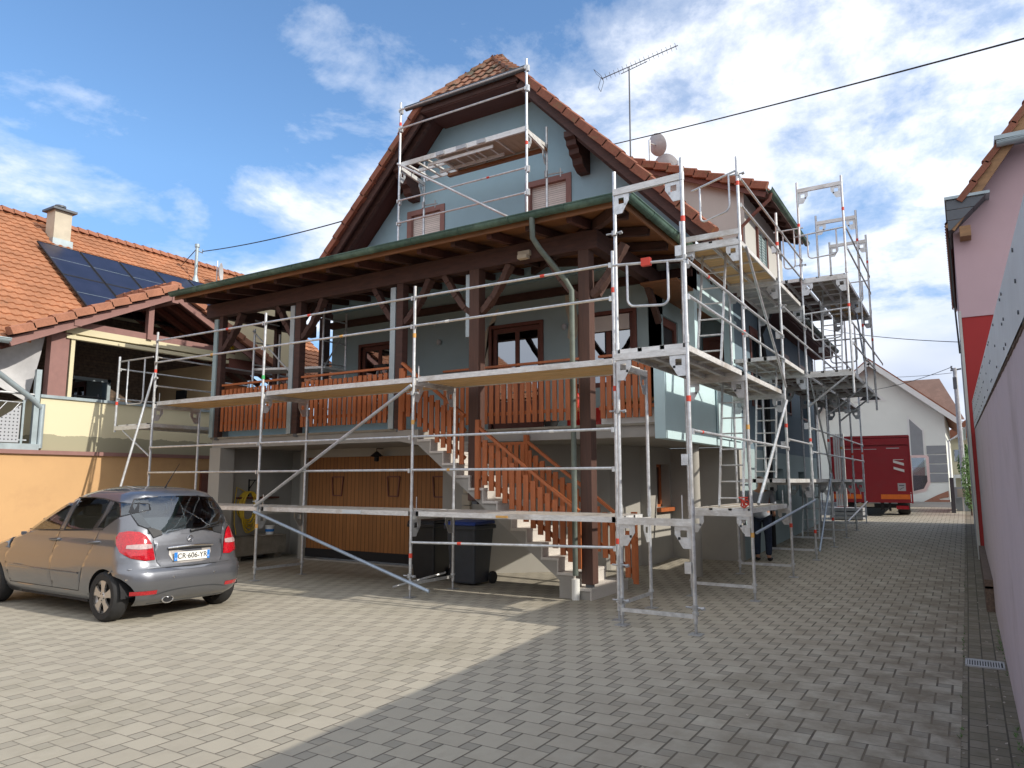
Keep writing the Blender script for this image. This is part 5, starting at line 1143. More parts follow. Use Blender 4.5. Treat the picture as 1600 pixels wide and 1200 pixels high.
# ---------------------------------------------------------------- END OF THE ALLEY
WH = thing('white_house', 'white gabled house with a tall slanted grey window beyond the red truck', 'house', (-3.5, 38, 0))
yg = 38.0; xa, za = -3.58, 7.35; sl = (7.35 - 4.6) / (3.58 - .35)
xl_, xr_ = -8.5, -.7
win = [(-2.09, 4.55), (-1.6, 4.0), (-1.6, 1.4), (-2.09, 1.4)]
zt_ = lambda x: za - abs(x - xa) * sl - .1
mb = MB(); pl = [(xl_, -.2), (xl_, zt_(xl_)), (xa, zt_(xa)), (xr_, zt_(xr_)), (xr_, -.2)]
mb.prism([(x, yg, z) for x, z in pl], (0, 12, 0)); mb.build('wall', 'white_render', WH)
MB().prism([(x, yg - .03, z) for x, z in [(-2.17, 4.72), (-1.53, 4.05), (-1.53, 1.33), (-2.17, 1.33)]], (0, .029, 0)).build('window_frame', 'white', WH)
MB().prism([(x, yg - .045, z) for x, z in win], (0, .014, 0)).build('window_glazing', 'grey_cladding', WH)
MB().box(-2.09, -1.6, yg - .05, yg - .046, 1.9, 2.35).build('window_reflection_panel', 'mauve_trim', WH)
mb = MB()
for k in range(4): mb.box(-1.48, -.72, yg - .03, yg - .001, 1.68 + k * .42, 2.05 + k * .42)
mb.build('cladding', 'grey_cladding', WH)
for cx_, cz_ in ((-3.6, 5.72), (-4.8, 3.4)):
    MB().prism([(cx_ - .75, yg - .02, cz_ - .28), (cx_ + .65, yg - .02, cz_ - .28), (cx_ - .05, yg - .02, cz_ + .45)], (0, .019, 0)).build('triangle_surround', 'white', WH)
    MB().prism([(cx_ - .5, yg - .04, cz_ - .2), (cx_ + .4, yg - .04, cz_ - .2), (cx_ - .05, yg - .04, cz_ + .28)], (0, .019, 0)).build('triangle_window', 'dark', WH)
MB().prism([(x, yg - .5, z) for x, z in [(xa, za + .1), (-.05, za + .1 - (xa + .05) * -sl - 0), (-.05, za - .05 - (xa + .05) * -sl), (xa, za - .05)]], (0, 12.5, 0)) .build('roof_right', 'tile_brown', WH)
MB().prism([(x, yg - .5, z) for x, z in [(xa, za + .1), (-9.2, za + .1 - (xa + 9.2) * sl), (-9.2, za - .05 - (xa + 9.2) * sl), (xa, za - .05)]], (0, 12.5, 0)).build('roof_left', 'tile_brown', WH)
MB().bar((xa, yg - .48, za - .12), (-.05, yg - .48, za - .12 - (-.05 - xa) * sl), .06, .22).bar((xa, yg - .48, za - .12), (-9.2, yg - .48, za - .12 - (xa + 9.2) * sl), .06, .22).build('bargeboard', 'white', WH)
MB().box(-2.75, -2.6, yg - .45, yg, zt_(-2.7) - .12, zt_(-2.7) + .02).box(-.98, -.83, yg - .45, yg, zt_(-.9) - .12, zt_(-.9) + .02).build('purlin_end', 'white', WH)
gutter((-.0, yg - .5, 4.1), (-.0, yg + 11, 4.1), .08).build('gutter', 'zinc', WH)
MB().tube([(-.0, yg - .3, 4.05), (-.25, yg - .2, 3.7), (-.6, yg - .05, 3.5), (-.62, yg - .05, .8)], .05, 8).build('downpipe', 'white', WH)
MB().prism([(x, yg - .04, z) for x, z in [(-1.75, .8), (-1.2, 1.1), (-.75, 1.3), (-.75, 1.02), (-1.15, .95), (-.95, .8)]], (0, .03, 0)).prism([(x, yg - .045, z) for x, z in [(-1.62, .8), (-.72, .8), (-.72, .9), (-1.3, .9)]], (0, .03, 0)).build('stone_base', 'mural', WH)
mb = MB()
for k in range(9):
    z0_, z1_ = 5.0 + k * .285, 5.0 + (k + 1) * .285; y_ = 45.9 + k * .27; xr_k = lambda z: .1 - (z - 5.0) * .42
    mb.prism([(-3.4, y_, z0_), (xr_k(z0_), y_, z0_), (xr_k(z1_), y_ + .2, z1_), (-3.4, y_ + .2, z1_)], (0, .03, .0))
mb.build('rear_roof', 'tile_pinkish', WH)
# house filling the gap on the far right, hedge, gate, pole
FH = thing('distant_house', 'pale house with porch seen through the gap beside the utility pole', 'house', (1.5, 52, 0))
MB().box(-.9, 6, 52, 60, 0, 4.4).build('wall', 'cream', FH); MB().prism([(-1.4, 51.6, 4.3), (6.4, 51.6, 4.3), (2.5, 51.6, 7.0)], (0, 9, 0)).build('roof', 'tile_brown', FH)
MB().box(-.6, -.2, 51.95, 52, 2.9, 3.6).build('window', 'window_glass', FH); MB().box(-.7, 1.2, 51.2, 51.9, 1.9, 2.1).box(-.7, -.6, 51.2, 51.3, .8, 1.9).build('balcony', 'white', FH)
LW = thing('white_wall_building', 'low pale building seen through the scaffold left of the truck', 'building', (-9, 42, 0))
MB().box(-16, -5.0, 40, 46, 0, 3.1).build('wall', 'white_render', LW); MB().box(-16.2, -4.9, 39.8, 46.2, 3.1, 3.3).build('flat_roof', 'zinc', LW); MB().box(-6.6, -5.4, 39.96, 40, .8, 1.9).build('garage_shutter', 'slate_grey', LW)
gt = thing('metal_gate', 'dark grey metal gate leaf standing open at the end of the alley', 'gate', (-.5, 31, .62))
MB().box(-.52, -.47, 30.6, 32.4, .72, 1.75).build('gate_leaf', 'slate_grey', gt); MB().box(-.55, -.42, 30.45, 30.6, .6, 1.85).build('gate_post', 'slate_grey', gt)
lb = thing('letter_box', 'small cream letter box on a post beside the grey gate', 'letter box', (-.15, 31.5, .63))
MB().box(-.35, -.02, 31.4, 31.6, 1.15, 1.45).build('box', 'chimney', lb); MB().box(-.21, -.16, 31.47, 31.53, .6, 1.15).build('stand', 'white', lb); MB().box(-.40, .05, 31.5, 31.8, .6, 1.12).build('plinth', 'zinc', lb)
MB().box(-.48, .2, 32.6, 32.8, .6, 1.5).build('street_wall', 'zinc', tag(thing('street_wall', 'low blue-grey wall at the street end beside the letter box', 'wall', (0, 32.7, .6))))
pl_ = thing('utility_pole', 'grey utility pole with insulators at the end of the alley', 'utility pole', (-.1, 36, .8))
MB().tube([(-.12, 36, .7), (-.14, 36, 6.5)], [.12, .08], 10).build('pole', 'galv_dull', pl_); MB().bar((-.3, 36, 6.4), (.1, 36, 6.45), .06, .06).box(-.24, -.1, 35.9, 35.98, 5.6, 6.1).tube([(-.25, 36, 6.45), (-.25, 36, 6.6)], .04, 6).build('insulator_bracket', 'slate_grey', pl_)
hd = thing('shrub', 'dark green shrub growing at the foot of the mauve wall far down the alley', 'shrub', (-.02, 29.5, .6))
random.seed(2); leaves('foliage', 'green_leaf', hd, (.02, 29.6, 1.7), (.2, .8, 1.0), 900, .05); MB().tube([(.05, 29.5, .55), (.05, 29.5, 1.6)], .03, 6).build('stem', 'beam', hd)
tr = thing('tree', 'leafy tree glimpsed behind the street wall at the end of the alley', 'tree', (0.6, 44, .8))
MB().tube([(.6, 44, .7), (.6, 44, 2.6)], [.12, .08], 8).build('trunk', 'beam', tr); leaves('crown', 'green_leaf', tr, (.6, 44, 2.6), (1.0, 1.0, 1.2), 2500, .1)
# cables
def cable(name, lab, p0, p1, sag, r=.012, n=24, cat='cable'):
    t = bpy.data.objects; pts = [Vector(lerp(p0, p1, k / n)) - Vector((0, 0, sag * 4 * (k / n) * (1 - k / n))) for k in range(n + 1)]
    o = MB().tube(pts, r, 6).build(name, 'cable', None); tag(o, lab, cat); return o
cable('overhead_cable', 'thick black cable crossing the sky from the dormer to the upper right corner', (-8.29, 18.5, 11.39), (6.0, 8.65, 6.35), .1, .014)
cable('overhead_cable', 'black cable from the neighbour roof pipe to the blue house verge', (-20.3, 13.95, 9.02), (-12.1, 12.0, 7.85), .08, .014)
cable('overhead_cable', 'short black cable running down behind the orange ridge from the vent pipe', (-20.3, 13.7, 9.0), (-25, 15, 8.4), .1, .014)
cable('overhead_cable', 'thin cable from the utility pole to the white house ridge', (-.25, 36, 6.55), (-4.0, 37.6, 5.9), .15, .012)
cable('overhead_cable', 'black cable from the scaffold top to the pink house corner', (-4.9, 31, 7.9), (.08, 24, 5.65), .1, .012)
cable('overhead_cable', 'faint lower cable from the utility pole towards the left', (-.25, 36, 6.3), (-9, 44, 8.4), .4, .01)
rp_ = thing('roof_pole', 'short thin roof pole carrying a cable behind the scaffold', 'pole', (-4.9, 31, .63)); MB().tube([(-4.9, 31, .6), (-4.9, 31, 8.0)], .025, 6).box(-4.96, -4.84, 30.95, 31.05, 7.9, 8.05).build('pole', 'galv_dull', rp_)

# unseen block just beyond the boundary wall, added so its edge shades the yard
LG = thing('neighbour_garage', 'low garage beyond the mauve boundary wall, right of the yard', 'garage', (4, 12, 0))
MB().box(1.5, 6.5, 8.6, 17.2, 0, 4.05).build('wall', 'pink', LG); MB().box(1.45, 6.6, 8.5, 17.3, 4.05, 4.2).build('flat_roof', 'slate_grey', LG)
# ---------------------------------------------------------------- CAR
CX, CY = -8.72, 6.15
CAR = thing('parked_car', 'metallic grey five-door hatchback parked with its tail towards the bins', 'car', (-10.6, CY, 0))
CSX, CSZ = 1.12, 1.16   # the photographed car is a little longer and taller in the greenhouse
fu = lambda u: u if u < .6 else .6 + (u - .6) * CSX
fz = lambda z: z if z < 1.0 else 1.0 + (z - 1.0) * CSZ
#      z    rear  halfw front rc
LV_ = [(.19, .20, .76, 3.66, .26), (.27, .08, .83, 3.80, .30), (.38, .02, .865, 3.86, .33), (.50, .0, .88, 3.87, .34), (.60, .02, .883, 3.86, .33),
       (.655, .07, .883, 3.84, .32), (.72, .10, .882, 3.78, .32), (.82, .12, .870, 3.55, .31), (.92, .135, .850, 3.2, .30), (1.0, .155, .823, 2.93, .29), (1.06, .18, .81, 2.80, .29),
       (1.2, .26, .765, 2.52, .27), (1.33, .35, .72, 2.24, .25), (1.43, .43, .665, 2.0, .24), (1.495, .50, .60, 1.84, .22), (1.53, .60, .51, 1.72, .2), (1.56, .78, .38, 1.6, .16), (1.58, 1.05, .2, 1.45, .08), (1.583, 1.2, .02, 1.3, .01)]
def _pchip():
    n = len(LV_); out = []
    for c in range(1, 5):
        h = [LV_[i + 1][0] - LV_[i][0] for i in range(n - 1)]; d = [(LV_[i + 1][c] - LV_[i][c]) / h[i] for i in range(n - 1)]; m = [d[0]]
        for i in range(1, n - 1): m.append(0 if d[i - 1] * d[i] <= 0 else 3 * (h[i - 1] + h[i]) / ((2 * h[i] + h[i - 1]) / d[i - 1] + (h[i] + 2 * h[i - 1]) / d[i]))
        out.append(m + [d[-1]])
    return out
PCH = _pchip()
def lev(z):
    z = max(LV_[0][0], min(LV_[-1][0], z))
    for i in range(len(LV_) - 1):
        a, b = LV_[i], LV_[i + 1]
        if z <= b[0]:
            h = b[0] - a[0]; t = (z - a[0]) / h; t2, t3 = t * t, t * t * t
            return [a[c] * (2 * t3 - 3 * t2 + 1) + PCH[c - 1][i] * h * (t3 - 2 * t2 + t) + b[c] * (3 * t2 - 2 * t3) + PCH[c - 1][i + 1] * h * (t3 - t2) for c in range(1, 5)]
TA, TB = .55, .30; TS = 3.1   # domain: rear [-TA-TB, -TB], corner [-TB, 0], side [0, TS], corner, front
def cmap(t, z, sgn=1, push=0):
    r, w, f, rc = lev(z); rc = min(rc, w * .9); bow = .05 * (1 if z > .3 else .5)
    fc = min(.45, w * .8)
    def rearx(v): return r + bow * (v / max(w, .01)) ** 2
    if t < -TB: q = (t + TA + TB) / TA; v = q * (w - rc); u = rearx(v)
    elif t < 0:
        a = (t + TB) / TB * math.pi / 2; v = (w - rc) + rc * math.sin(a); u0 = rearx(w - rc); ue = r + rc + .06; u = u0 + (ue - u0) * (1 - math.cos(a))
    elif t <= TS:
        s = t / TS; u0 = r + rc + .06; u1 = f - fc; u = u0 + (u1 - u0) * s; mid = (u - 1.9) / 1.9; v = w * (1 - .035 * mid * mid * abs(mid)); v = min(v, w)
        if s > .0: v -= .0
    elif t <= TS + TB:
        a = (t - TS) / TB * math.pi / 2; ve = w * .965; v = (ve - fc) + fc * math.cos(a); u = f - fc + fc * math.sin(a)
    else:
        q = 1 - (t - TS - TB) / TA; v = q * (w * .965 - fc); u = f + .03 * (1 - q)
    n = push
    if n:
        if t < -TB: u -= n
        elif t < 0: a = (t + TB) / TB * math.pi / 2; u -= n * math.cos(a); v += n * math.sin(a)
        else: v += n
    return Vector((CX - fu(u), CY - sgn * v, fz(z)))   # sgn=+1 is the camera side (-Y)
def t_of(u, z):
    r, w, f, rc = lev(z); rc = min(rc, w * .9); fc = min(.45, w * .8); u0 = r + rc + .06; u1 = f - fc; return (u - u0) / (u1 - u0) * TS
def sidepoly(P, n=4):
    out = []
    for i in range(len(P)):
        a, b = P[i], P[(i + 1) % len(P)]
        for k in range(n): q = (a[0] + (b[0] - a[0]) * k / n, a[1] + (b[1] - a[1]) * k / n); out.append((t_of(*q), q[1]))
    return out
RWX, FWX = .60, 3.165
def arch(cx, rr=.345):
    P = []
    for k in range(25): a = math.pi * (-.12 + 1.24 * k / 24); P.append((cx + rr * math.cos(a) / (CSX if cx > 2 or math.cos(a) > 0 else 1), .30 + rr * math.sin(a)))
    P = [(P[0][0], .12)] + P + [(P[-1][0], .12)]
    return [(t_of(u, max(z, .2)) if u > .35 else t_of(u, .3), z) for u, z in P]
win_front = sidepoly([(2.66, 1.045), (1.72, 1.075), (1.62, 1.445), (1.82, 1.435), (2.0, 1.40), (2.2, 1.33), (2.38, 1.245), (2.54, 1.145)])
win_rear = sidepoly([(1.62, 1.08), (1.02, 1.10), (.88, 1.30), (.87, 1.425), (1.05, 1.442), (1.28, 1.452), (1.53, 1.448)])
win_quart = sidepoly([(.93, 1.115), (.80, 1.30), (.79, 1.415), (.60, 1.385), (.53, 1.32), (.62, 1.22), (.80, 1.12)])
light = [(-.40, .74), (-.15, .70), (-.02, .80), (.10, .95), (.13, 1.06), (.02, 1.10), (-.15, 1.10), (-.33, 1.02), (-.42, .88)]
light = [(-.36, .755), (-.27, .75), (-.17, .785), (-.09, .86), (-.045, .95), (-.03, 1.03), (-.06, 1.085), (-.13, 1.10), (-.21, 1.09), (-.26, 1.05), (-.31, .95), (-.345, .85)]
rear_win = [(-.86, 1.10), (-.45, 1.05), (-.33, 1.02), (-.27, 1.12), (-.20, 1.16), (-.13, 1.3), (-.16, 1.44), (-.45, 1.465), (-.86, 1.47)]
def seam(P, w=.009):
    out = []
    L, Rr = [], []
    for i, p in enumerate(P):
        a = P[max(i - 1, 0)]; b = P[min(i + 1, len(P) - 1)]; d = Vector((b[0] - a[0], b[1] - a[1])).normalized(); n = Vector((-d.y, d.x)) * w / 2
        L.append((p[0] + n.x, p[1] + n.y)); Rr.append((p[0] - n.x, p[1] - n.y))
    return L + Rr[::-1]
def su(P): return [(t_of(*p), p[1]) for p in P]
seams = [seam(su([(1.70, 1.06), (1.73, .8), (1.70, .34)])), seam(su([(.86, 1.10), (.90, .95), (.97, .80), (1.05, .62), (1.1, .40), (1.12, .34)])), seam(su([(2.72, 1.03), (2.78, .8), (2.74, .34)])),
         seam(su([(1.12, .335), (1.7, .335), (2.74, .335)])), seam([(-.335, 1.0), (-.365, .85), (-.385, .72), (-.43, .66), (-.5, .645), (-.85, .64)], .008), seam(su([(2.78, .58), (2.0, .56), (1.1, .56)]), .004)]
regions = [('hole', arch(RWX)), ('hole', arch(FWX)), ('glass0', win_front), ('glass1', win_rear), ('glass2', win_quart), ('glassr', rear_win), ('glassf', [(TS + .16, 1.045), (TS + TB + .1, 1.045), (TS + TB + TA - .003, 1.045), (TS + TB + TA - .003, 1.46), (TS + TB + .1, 1.46), (TS + .2, 1.44)]), ('light', light)] + [('seam', s) for s in seams]
gt0, gt1 = -TA - TB, TS + TB + TA
pts = []; edges = []
def addpoly(P):
    n = len(pts)
    for p in P: pts.append(Vector((p[0], p[1])))
    m = len(P)
    for k in range(m): edges.append((n + k, n + (k + 1) % m))
zs = sorted({round(.19 + k * .035, 4) for k in range(40)} | {l[0] for l in LV_}); zs = [z for z in zs if z <= 1.583]
ts = []; t = gt0
while t < gt1 - 1e-6:
    ts.append(t); t += .045 if t < .1 or t > TS - .05 else .06
ts += [gt1, -TB, 0.0, TS, TS + TB]; ts = sorted(set(round(a, 4) for a in ts))
bp = [(t, zs[0]) for t in ts] + [(gt1, z) for z in zs[1:]] + [(t, zs[-1]) for t in ts[::-1][1:]] + [(gt0, z) for z in zs[::-1][1:-1]]
addpoly(bp)
for _, P in regions: addpoly(P)
for t in ts[1:-1]:
    for z in zs[1:-1]: pts.append(Vector((t, z)))
res = geometry.delaunay_2d_cdt(pts, edges, [], 1, 1e-5)
V2, F2 = res[0], res[2]
bins_ = {'paint': [], 'glassf': [], 'glass0': [], 'glass1': [], 'glass2': [], 'glassr': [], 'light': [], 'seam': []}
bbs = [(k, P, min(p[0] for p in P), max(p[0] for p in P), min(p[1] for p in P), max(p[1] for p in P)) for k, P in regions]
for f in F2:
    c = sum((V2[i] for i in f), Vector((0, 0))) / len(f); kind = 'paint'
    for k, P, a, b, c0, d in bbs:
        if a <= c.x <= b and c0 <= c.y <= d and inpoly(c.x, c.y, P): kind = k; break
    if kind != 'hole': bins_[kind].append(tuple(f))
def shell(name, keys, mat, par, push=0, inset=0, sides=(1, -1)):
    mb = MB()
    for sgn in sides:
        ix = {}; vs = []; fs = []
        for k in keys:
            for f in bins_[k]:
                g = []
                for i in f:
                    if i not in ix: ix[i] = len(vs); vs.append(cmap(V2[i].x, V2[i].y, sgn, push))
                    g.append(ix[i])
                fs.append(tuple(g))
        mb.add(vs, fs)
    n = mb.build(name, mat, par, smooth=False)
    bm = bmesh.new(); bm.from_mesh(n.data); bmesh.ops.remove_doubles(bm, verts=bm.verts, dist=.0008); bmesh.ops.recalc_face_normals(bm, faces=bm.faces); bm.to_mesh(n.data); bm.free()
    for p in n.data.polygons: p.use_smooth = True
    return n
body = shell('body', ['paint'], 'car_paint', CAR)
for sd_i in (1, -1):
    for gk in ('glass0', 'glass1', 'glass2'): shell('side_window', [gk], 'car_glass', CAR, -.004, sides=(sd_i,))
rw_ = shell('rear_window', ['glassr'], 'car_glass', CAR, .002)
for sd_i in (1, -1): shell('tail_light', ['light'], 'tail', CAR, .014, sides=(sd_i,))
shell('windscreen', ['glassf'], 'car_glass', CAR, .002)
shell('panel_gap', ['seam'], 'dark', body, -.006)
# windscreen band and belt trim
def strip_on(name, P, mat, par, sgn_both=True, r=.006, push=.004, closed=False):
    mb = MB()
    for sgn in ((1, -1) if sgn_both else (1,)):
        q = [cmap(t, z, sgn, push) for t, z in P]; mb.tube(q, r, 6)
    return mb.build(name, mat, par, smooth=True)
strip_on('window_trim', su([(2.72, 1.035), (2.2, 1.055), (1.7, 1.068), (1.2, 1.085), (.8, 1.105)]), 'black_plastic', body)
for P in (win_front, win_rear, win_quart): strip_on('window_seal', P + P[:1], 'black_plastic', body, r=.008, push=-.002)
# B pillar black covers
for a in ((1.67, 1.08, 1.57, 1.44),):
    mb = MB()
    for sgn in (1, -1): mb.add([cmap(t_of(1.71, 1.08), 1.08, sgn, .002), cmap(t_of(1.63, 1.08), 1.08, sgn, .002), cmap(t_of(1.53, 1.445), 1.445, sgn, .002), cmap(t_of(1.61, 1.445), 1.445, sgn, .002)], [(0, 1, 2, 3)])
    mb.build('pillar_cover', 'black_plastic', body)
mb = MB()
for sgn in (1, -1): mb.add([cmap(t_of(1.01, 1.1), 1.105, sgn, .002), cmap(t_of(.94, 1.115), 1.115, sgn, .002), cmap(t_of(.80, 1.30), 1.30, sgn, .002), cmap(t_of(.79, 1.42), 1.42, sgn, .002), cmap(t_of(.87, 1.425), 1.425, sgn, .002), cmap(t_of(.88, 1.3), 1.3, sgn, .002)], [(0, 1, 2, 3, 4, 5)])
mb.build('pillar_cover', 'black_plastic', body)
strip_on('side_moulding', su([(2.75, .575), (2.0, .56), (1.12, .56)]), 'car_paint', body, r=.012, push=.004)
strip_on('bumper_crease', [(-.85, .655), (-.45, .655), (-.3, .655), (-.15, .65), (0, .63), (.08, .6)], 'car_paint', body, r=.012, push=.0)
# lower dark bumper insert, exhaust, reflectors
mb = MB(); N_ = 14
for i in range(N_ * 2):
    a, b = -1 + i / N_, -1 + (i + 1) / N_
    def q(s, z, p): return cmap(-TA - TB + abs(s) * .58, z, 1 if s >= 0 else -1, p)
    za_ = .375 - .07 * abs(a) ** 3; zb_ = .375 - .07 * abs(b) ** 3
    mb.add([q(a, .205, .012), q(b, .205, .012), q(b, zb_, .006), q(a, za_, .006)], [(0, 1, 2, 3)])
mb.build('bumper_insert', 'slate_grey', CAR, smooth=True)
for s in (1, -1):
    mb = MB(); p = [cmap(-.34 + k * .05, .335, s, .006) for k in range(5)]; p2 = [cmap(-.34 + k * .05, .385, s, .006) for k in range(5)]
    mb.add(p + p2, [(k, k + 1, k + 6, k + 5) for k in range(4)]); mb.build('reflector', 'tail', CAR)
    for k in range(2): c = cmap(-.30 - .25 * k if k else -.12, .53, s, .0); MB().tube([c + Vector((-.01, 0, 0)), c + Vector((.006, 0, 0))], .014, 10).build('parking_sensor', 'chrome', CAR)
ex = cmap(-.52, .255, 1, 0); mb = MB(); ring = []
for k in range(20): a = 2 * math.pi * k / 20; ring.append(Vector((ex.x + .02, ex.y + .075 * math.cos(a), .25 + .042 * math.sin(a))))
mb.tube(ring + ring[:1], .009, 6); mb.prism([r + Vector((-.01, 0, 0)) for r in ring], (-.12, 0, 0)); mb.build('exhaust_pipe', 'chrome', CAR, smooth=True)
mb = MB(); mb.add([r + Vector((-.003, 0, 0)) for r in ring], [tuple(range(20))]); mb.build('exhaust_opening', 'dark', CAR)
# underbody, floor, wheel housings, interior
MB().box(CX - 3.9, CX - .25, CY - .55, CY + .55, .2, .26).box(CX - 2.75, CX - 1.05, CY - .80, CY + .80, .2, .26).build('underbody', 'dark', CAR)
mb = MB()
for cx_ in (RWX, FWX):
    for s in (1, -1):
        P = [(fu(cx_) + .37 * math.cos(a), .30 + .36 * math.sin(a)) for a in [math.pi * k / 12 for k in range(13)]]
        for k in range(12): mb.add([(CX - P[k][0], CY - s * .86 * .985, P[k][1]), (CX - P[k + 1][0], CY - s * .86 * .985, P[k + 1][1]), (CX - P[k + 1][0], CY - s * .5, P[k + 1][1]), (CX - P[k][0], CY - s * .5, P[k][1])], [(0, 1, 2, 3)])
        mb.add([(CX - u, CY - s * .5, z) for u, z in P], [tuple(range(13))])
mb.build('wheel_housing', 'dark', CAR)
MB().box(CX - 2.9, CX - .35, CY - .8, CY + .8, .45, .5).box(CX - 3.0, CX - 2.55, CY - .76, CY + .76, .5, 1.02).box(CX - .98, CX - .35, CY - .74, CY + .74, .5, .98).build('cabin_floor', 'seat', CAR)
for u, vv in ((2.0, (-.38, .38)), (1.1, (-.42, 0, .42))):
    for v in vv:
        mb = MB(); mb.box(CX - u - .45, CX - u, CY + v - .23, CY + v + .23, .6, .78); mb.prism([(CX - u - .02, CY + v - .22, .75), (CX - u + .16, CY + v - .22, 1.26), (CX - u + .05, CY + v - .22, 1.28), (CX - u - .14, CY + v - .22, .75)], (0, .44, 0)); mb.prism([(CX - u + .17, CY + v - .12, 1.27), (CX - u + .2, CY + v - .12, 1.42), (CX - u + .1, CY + v - .12, 1.42), (CX - u + .08, CY + v - .12, 1.27)], (0, .24, 0))
        mb.build('seat', 'seat', CAR, bevel=.03)
# steering wheel side left out of sight; mirror, handles
for s in (1, -1):
    c = cmap(t_of(2.62, 1.08), 1.08, s, 0); d = Vector((0, -s, 0))
    m = MB(); m.box(-.07, .06, 0, .2, -.07, .08); m.v = [tuple(c + Vector((v[0], -s * (v[1] + .06), v[2] + .03))) for v in m.v]; mo = m.build('wing_mirror', 'car_paint', CAR, smooth=True, bevel=.03)
    m = MB(); m.box(.058, .066, .02, .18, -.045, .06); m.v = [tuple(c + Vector((v[0], -s * (v[1] + .06), v[2] + .03))) for v in m.v]; m.build('mirror_glass', 'window_glass', mo)
    MB().bar(tuple(c + d * -.02 - Vector((0, 0, .02))), tuple(c + d * .1), .05, .05).build('mirror_arm', 'black_plastic', mo)
    for u in (1.84, .98):
        a = cmap(t_of(u, .955), .955, s, .018); b = cmap(t_of(u - .18 if u > 1 else u - .17, .965), .967, s, .018); e = [cmap(t_of(u + .015, .952), .952, s, 0), a, b, cmap(t_of(u - .2, .97), .97, s, 0)]
        MB().tube(e, [.012, .017, .017, .012], 8).build('door_handle', 'car_paint', CAR, smooth=True)
# plate recess, plate, trim, emblem, wiper, antenna
def rear(v, z, p=0): return cmap(-TA - TB + abs(v) / max(.01, (lev(z)[1] - min(lev(z)[3], lev(z)[1] * .9))) * TA, z, 1 if v >= 0 else -1, p)   # v>0 camera side
mb = MB(); P = [(-.30, .86), (.30, .86), (.31, .80), (.25, .70), (.15, .685), (-.15, .685), (-.25, .70), (-.31, .80)]
mb.add([rear(v, z, .004) for v, z in P], [tuple(range(8))]); mb.build('plate_recess', 'alloy', CAR)
mb = MB(); px_ = CX - .10 + .018
mb.box(px_, px_ + .006, CY - .26, CY + .26, .715, .825); pl = mb.build('number_plate', 'white', CAR)
MB().box(px_ + .0055, px_ + .008, CY - .26, CY - .215, .716, .824).box(px_ + .0055, px_ + .008, CY + .222, CY + .26, .716, .824).build('plate_band', 'plate_blue', pl)
text_mesh('CR·606-YR', .095, (px_ + .009, CY + .003, .77), (0, 1, 0), (0, 0, 1), .001).build('plate_lettering', 'dark', pl)
text_mesh('F', .035, (px_ + .009, CY - .238, .74), (0, 1, 0), (0, 0, 1), .001).build('plate_lettering', 'white', pl)
text_mesh('67', .03, (px_ + .009, CY + .241, .745), (0, 1, 0), (0, 0, 1), .001).build('plate_lettering', 'white', pl)
mb = MB(); mb.tube([rear(-.33, .885, .02), rear(-.15, .895, .03), rear(.0, .90, .032), rear(.15, .895, .03), rear(.33, .885, .02)], .015, 8); mb.build('chrome_strip', 'chrome', CAR, smooth=True)
MB().tube([rear(-.31, .862, .012), rear(0, .868, .02), rear(.31, .862, .012)], .009, 6).build('handle_recess', 'dark', CAR)
c = rear(0, .985, .012); mb = MB(); rg = [c + Vector((0, .043 * math.cos(a), .043 * math.sin(a))) for a in [2 * math.pi * k / 24 for k in range(25)]]; mb.tube(rg, .005, 6)
for k in range(3): a = math.pi / 2 + k * 2 * math.pi / 3; mb.tube([c, c + Vector((0, .042 * math.cos(a), .042 * math.sin(a)))], [.008, .002], 6)
mb.build('emblem', 'chrome', CAR)
mb = MB(); P = [(-.12, 1.045), (-.08, 1.09), (.08, 1.09), (.12, 1.045)]; mb.add([rear(v, z, .006) for v, z in P], [(0, 1, 2, 3)]); mb.build('wiper_base', 'car_paint', CAR)
MB().tube([rear(-.02, 1.075, .02), rear(-.06, 1.08, .035), rear(-.25, 1.10, .03), rear(-.50, 1.12, .02)], [.022, .016, .009, .006], 6).build('rear_wiper', 'black_plastic', CAR)
MB().tube([(CX - .8, CY + .02, 1.64), (CX - .76, CY + .02, 1.70), (CX - .50, CY + .02, 1.98)], [.016, .008, .003], 6).build('aerial', 'black_plastic', CAR)
for s in (1, -1):
    mb = MB(); P = [(-.315, .90), (-.27, .894), (-.22, .892), (-.17, .898), (-.13, .905), (-.13, .945), (-.17, .952), (-.22, .955), (-.27, .953), (-.31, .948)]; mb.add([cmap(t, z, s, .021) for t, z in P], [(k, k + 1, 8 - k, 9 - k) for k in range(4)]); mb.build('indicator_lens', 'clear_lens', CAR)
# rear screen dark border
strip_on('rear_window_seal', rear_win[1:-1] , 'black_plastic', body, r=.008)
mb = MB()
for s in (1, -1):
    P = [(-.33, 1.02), (-.27, 1.12), (-.20, 1.16), (-.13, 1.3), (-.16, 1.44), (-.21, 1.45), (-.21, 1.3), (-.30, 1.13), (-.45, 1.09), (-.45, 1.05)]
    vs = [cmap(t, z, s, .006) for t, z in P]; mb.add(vs, [(0, 1, 7, 8, 9), (1, 2, 3, 6, 7), (3, 4, 5, 6)])
mb.build('rear_glass_border', 'black_plastic', body)
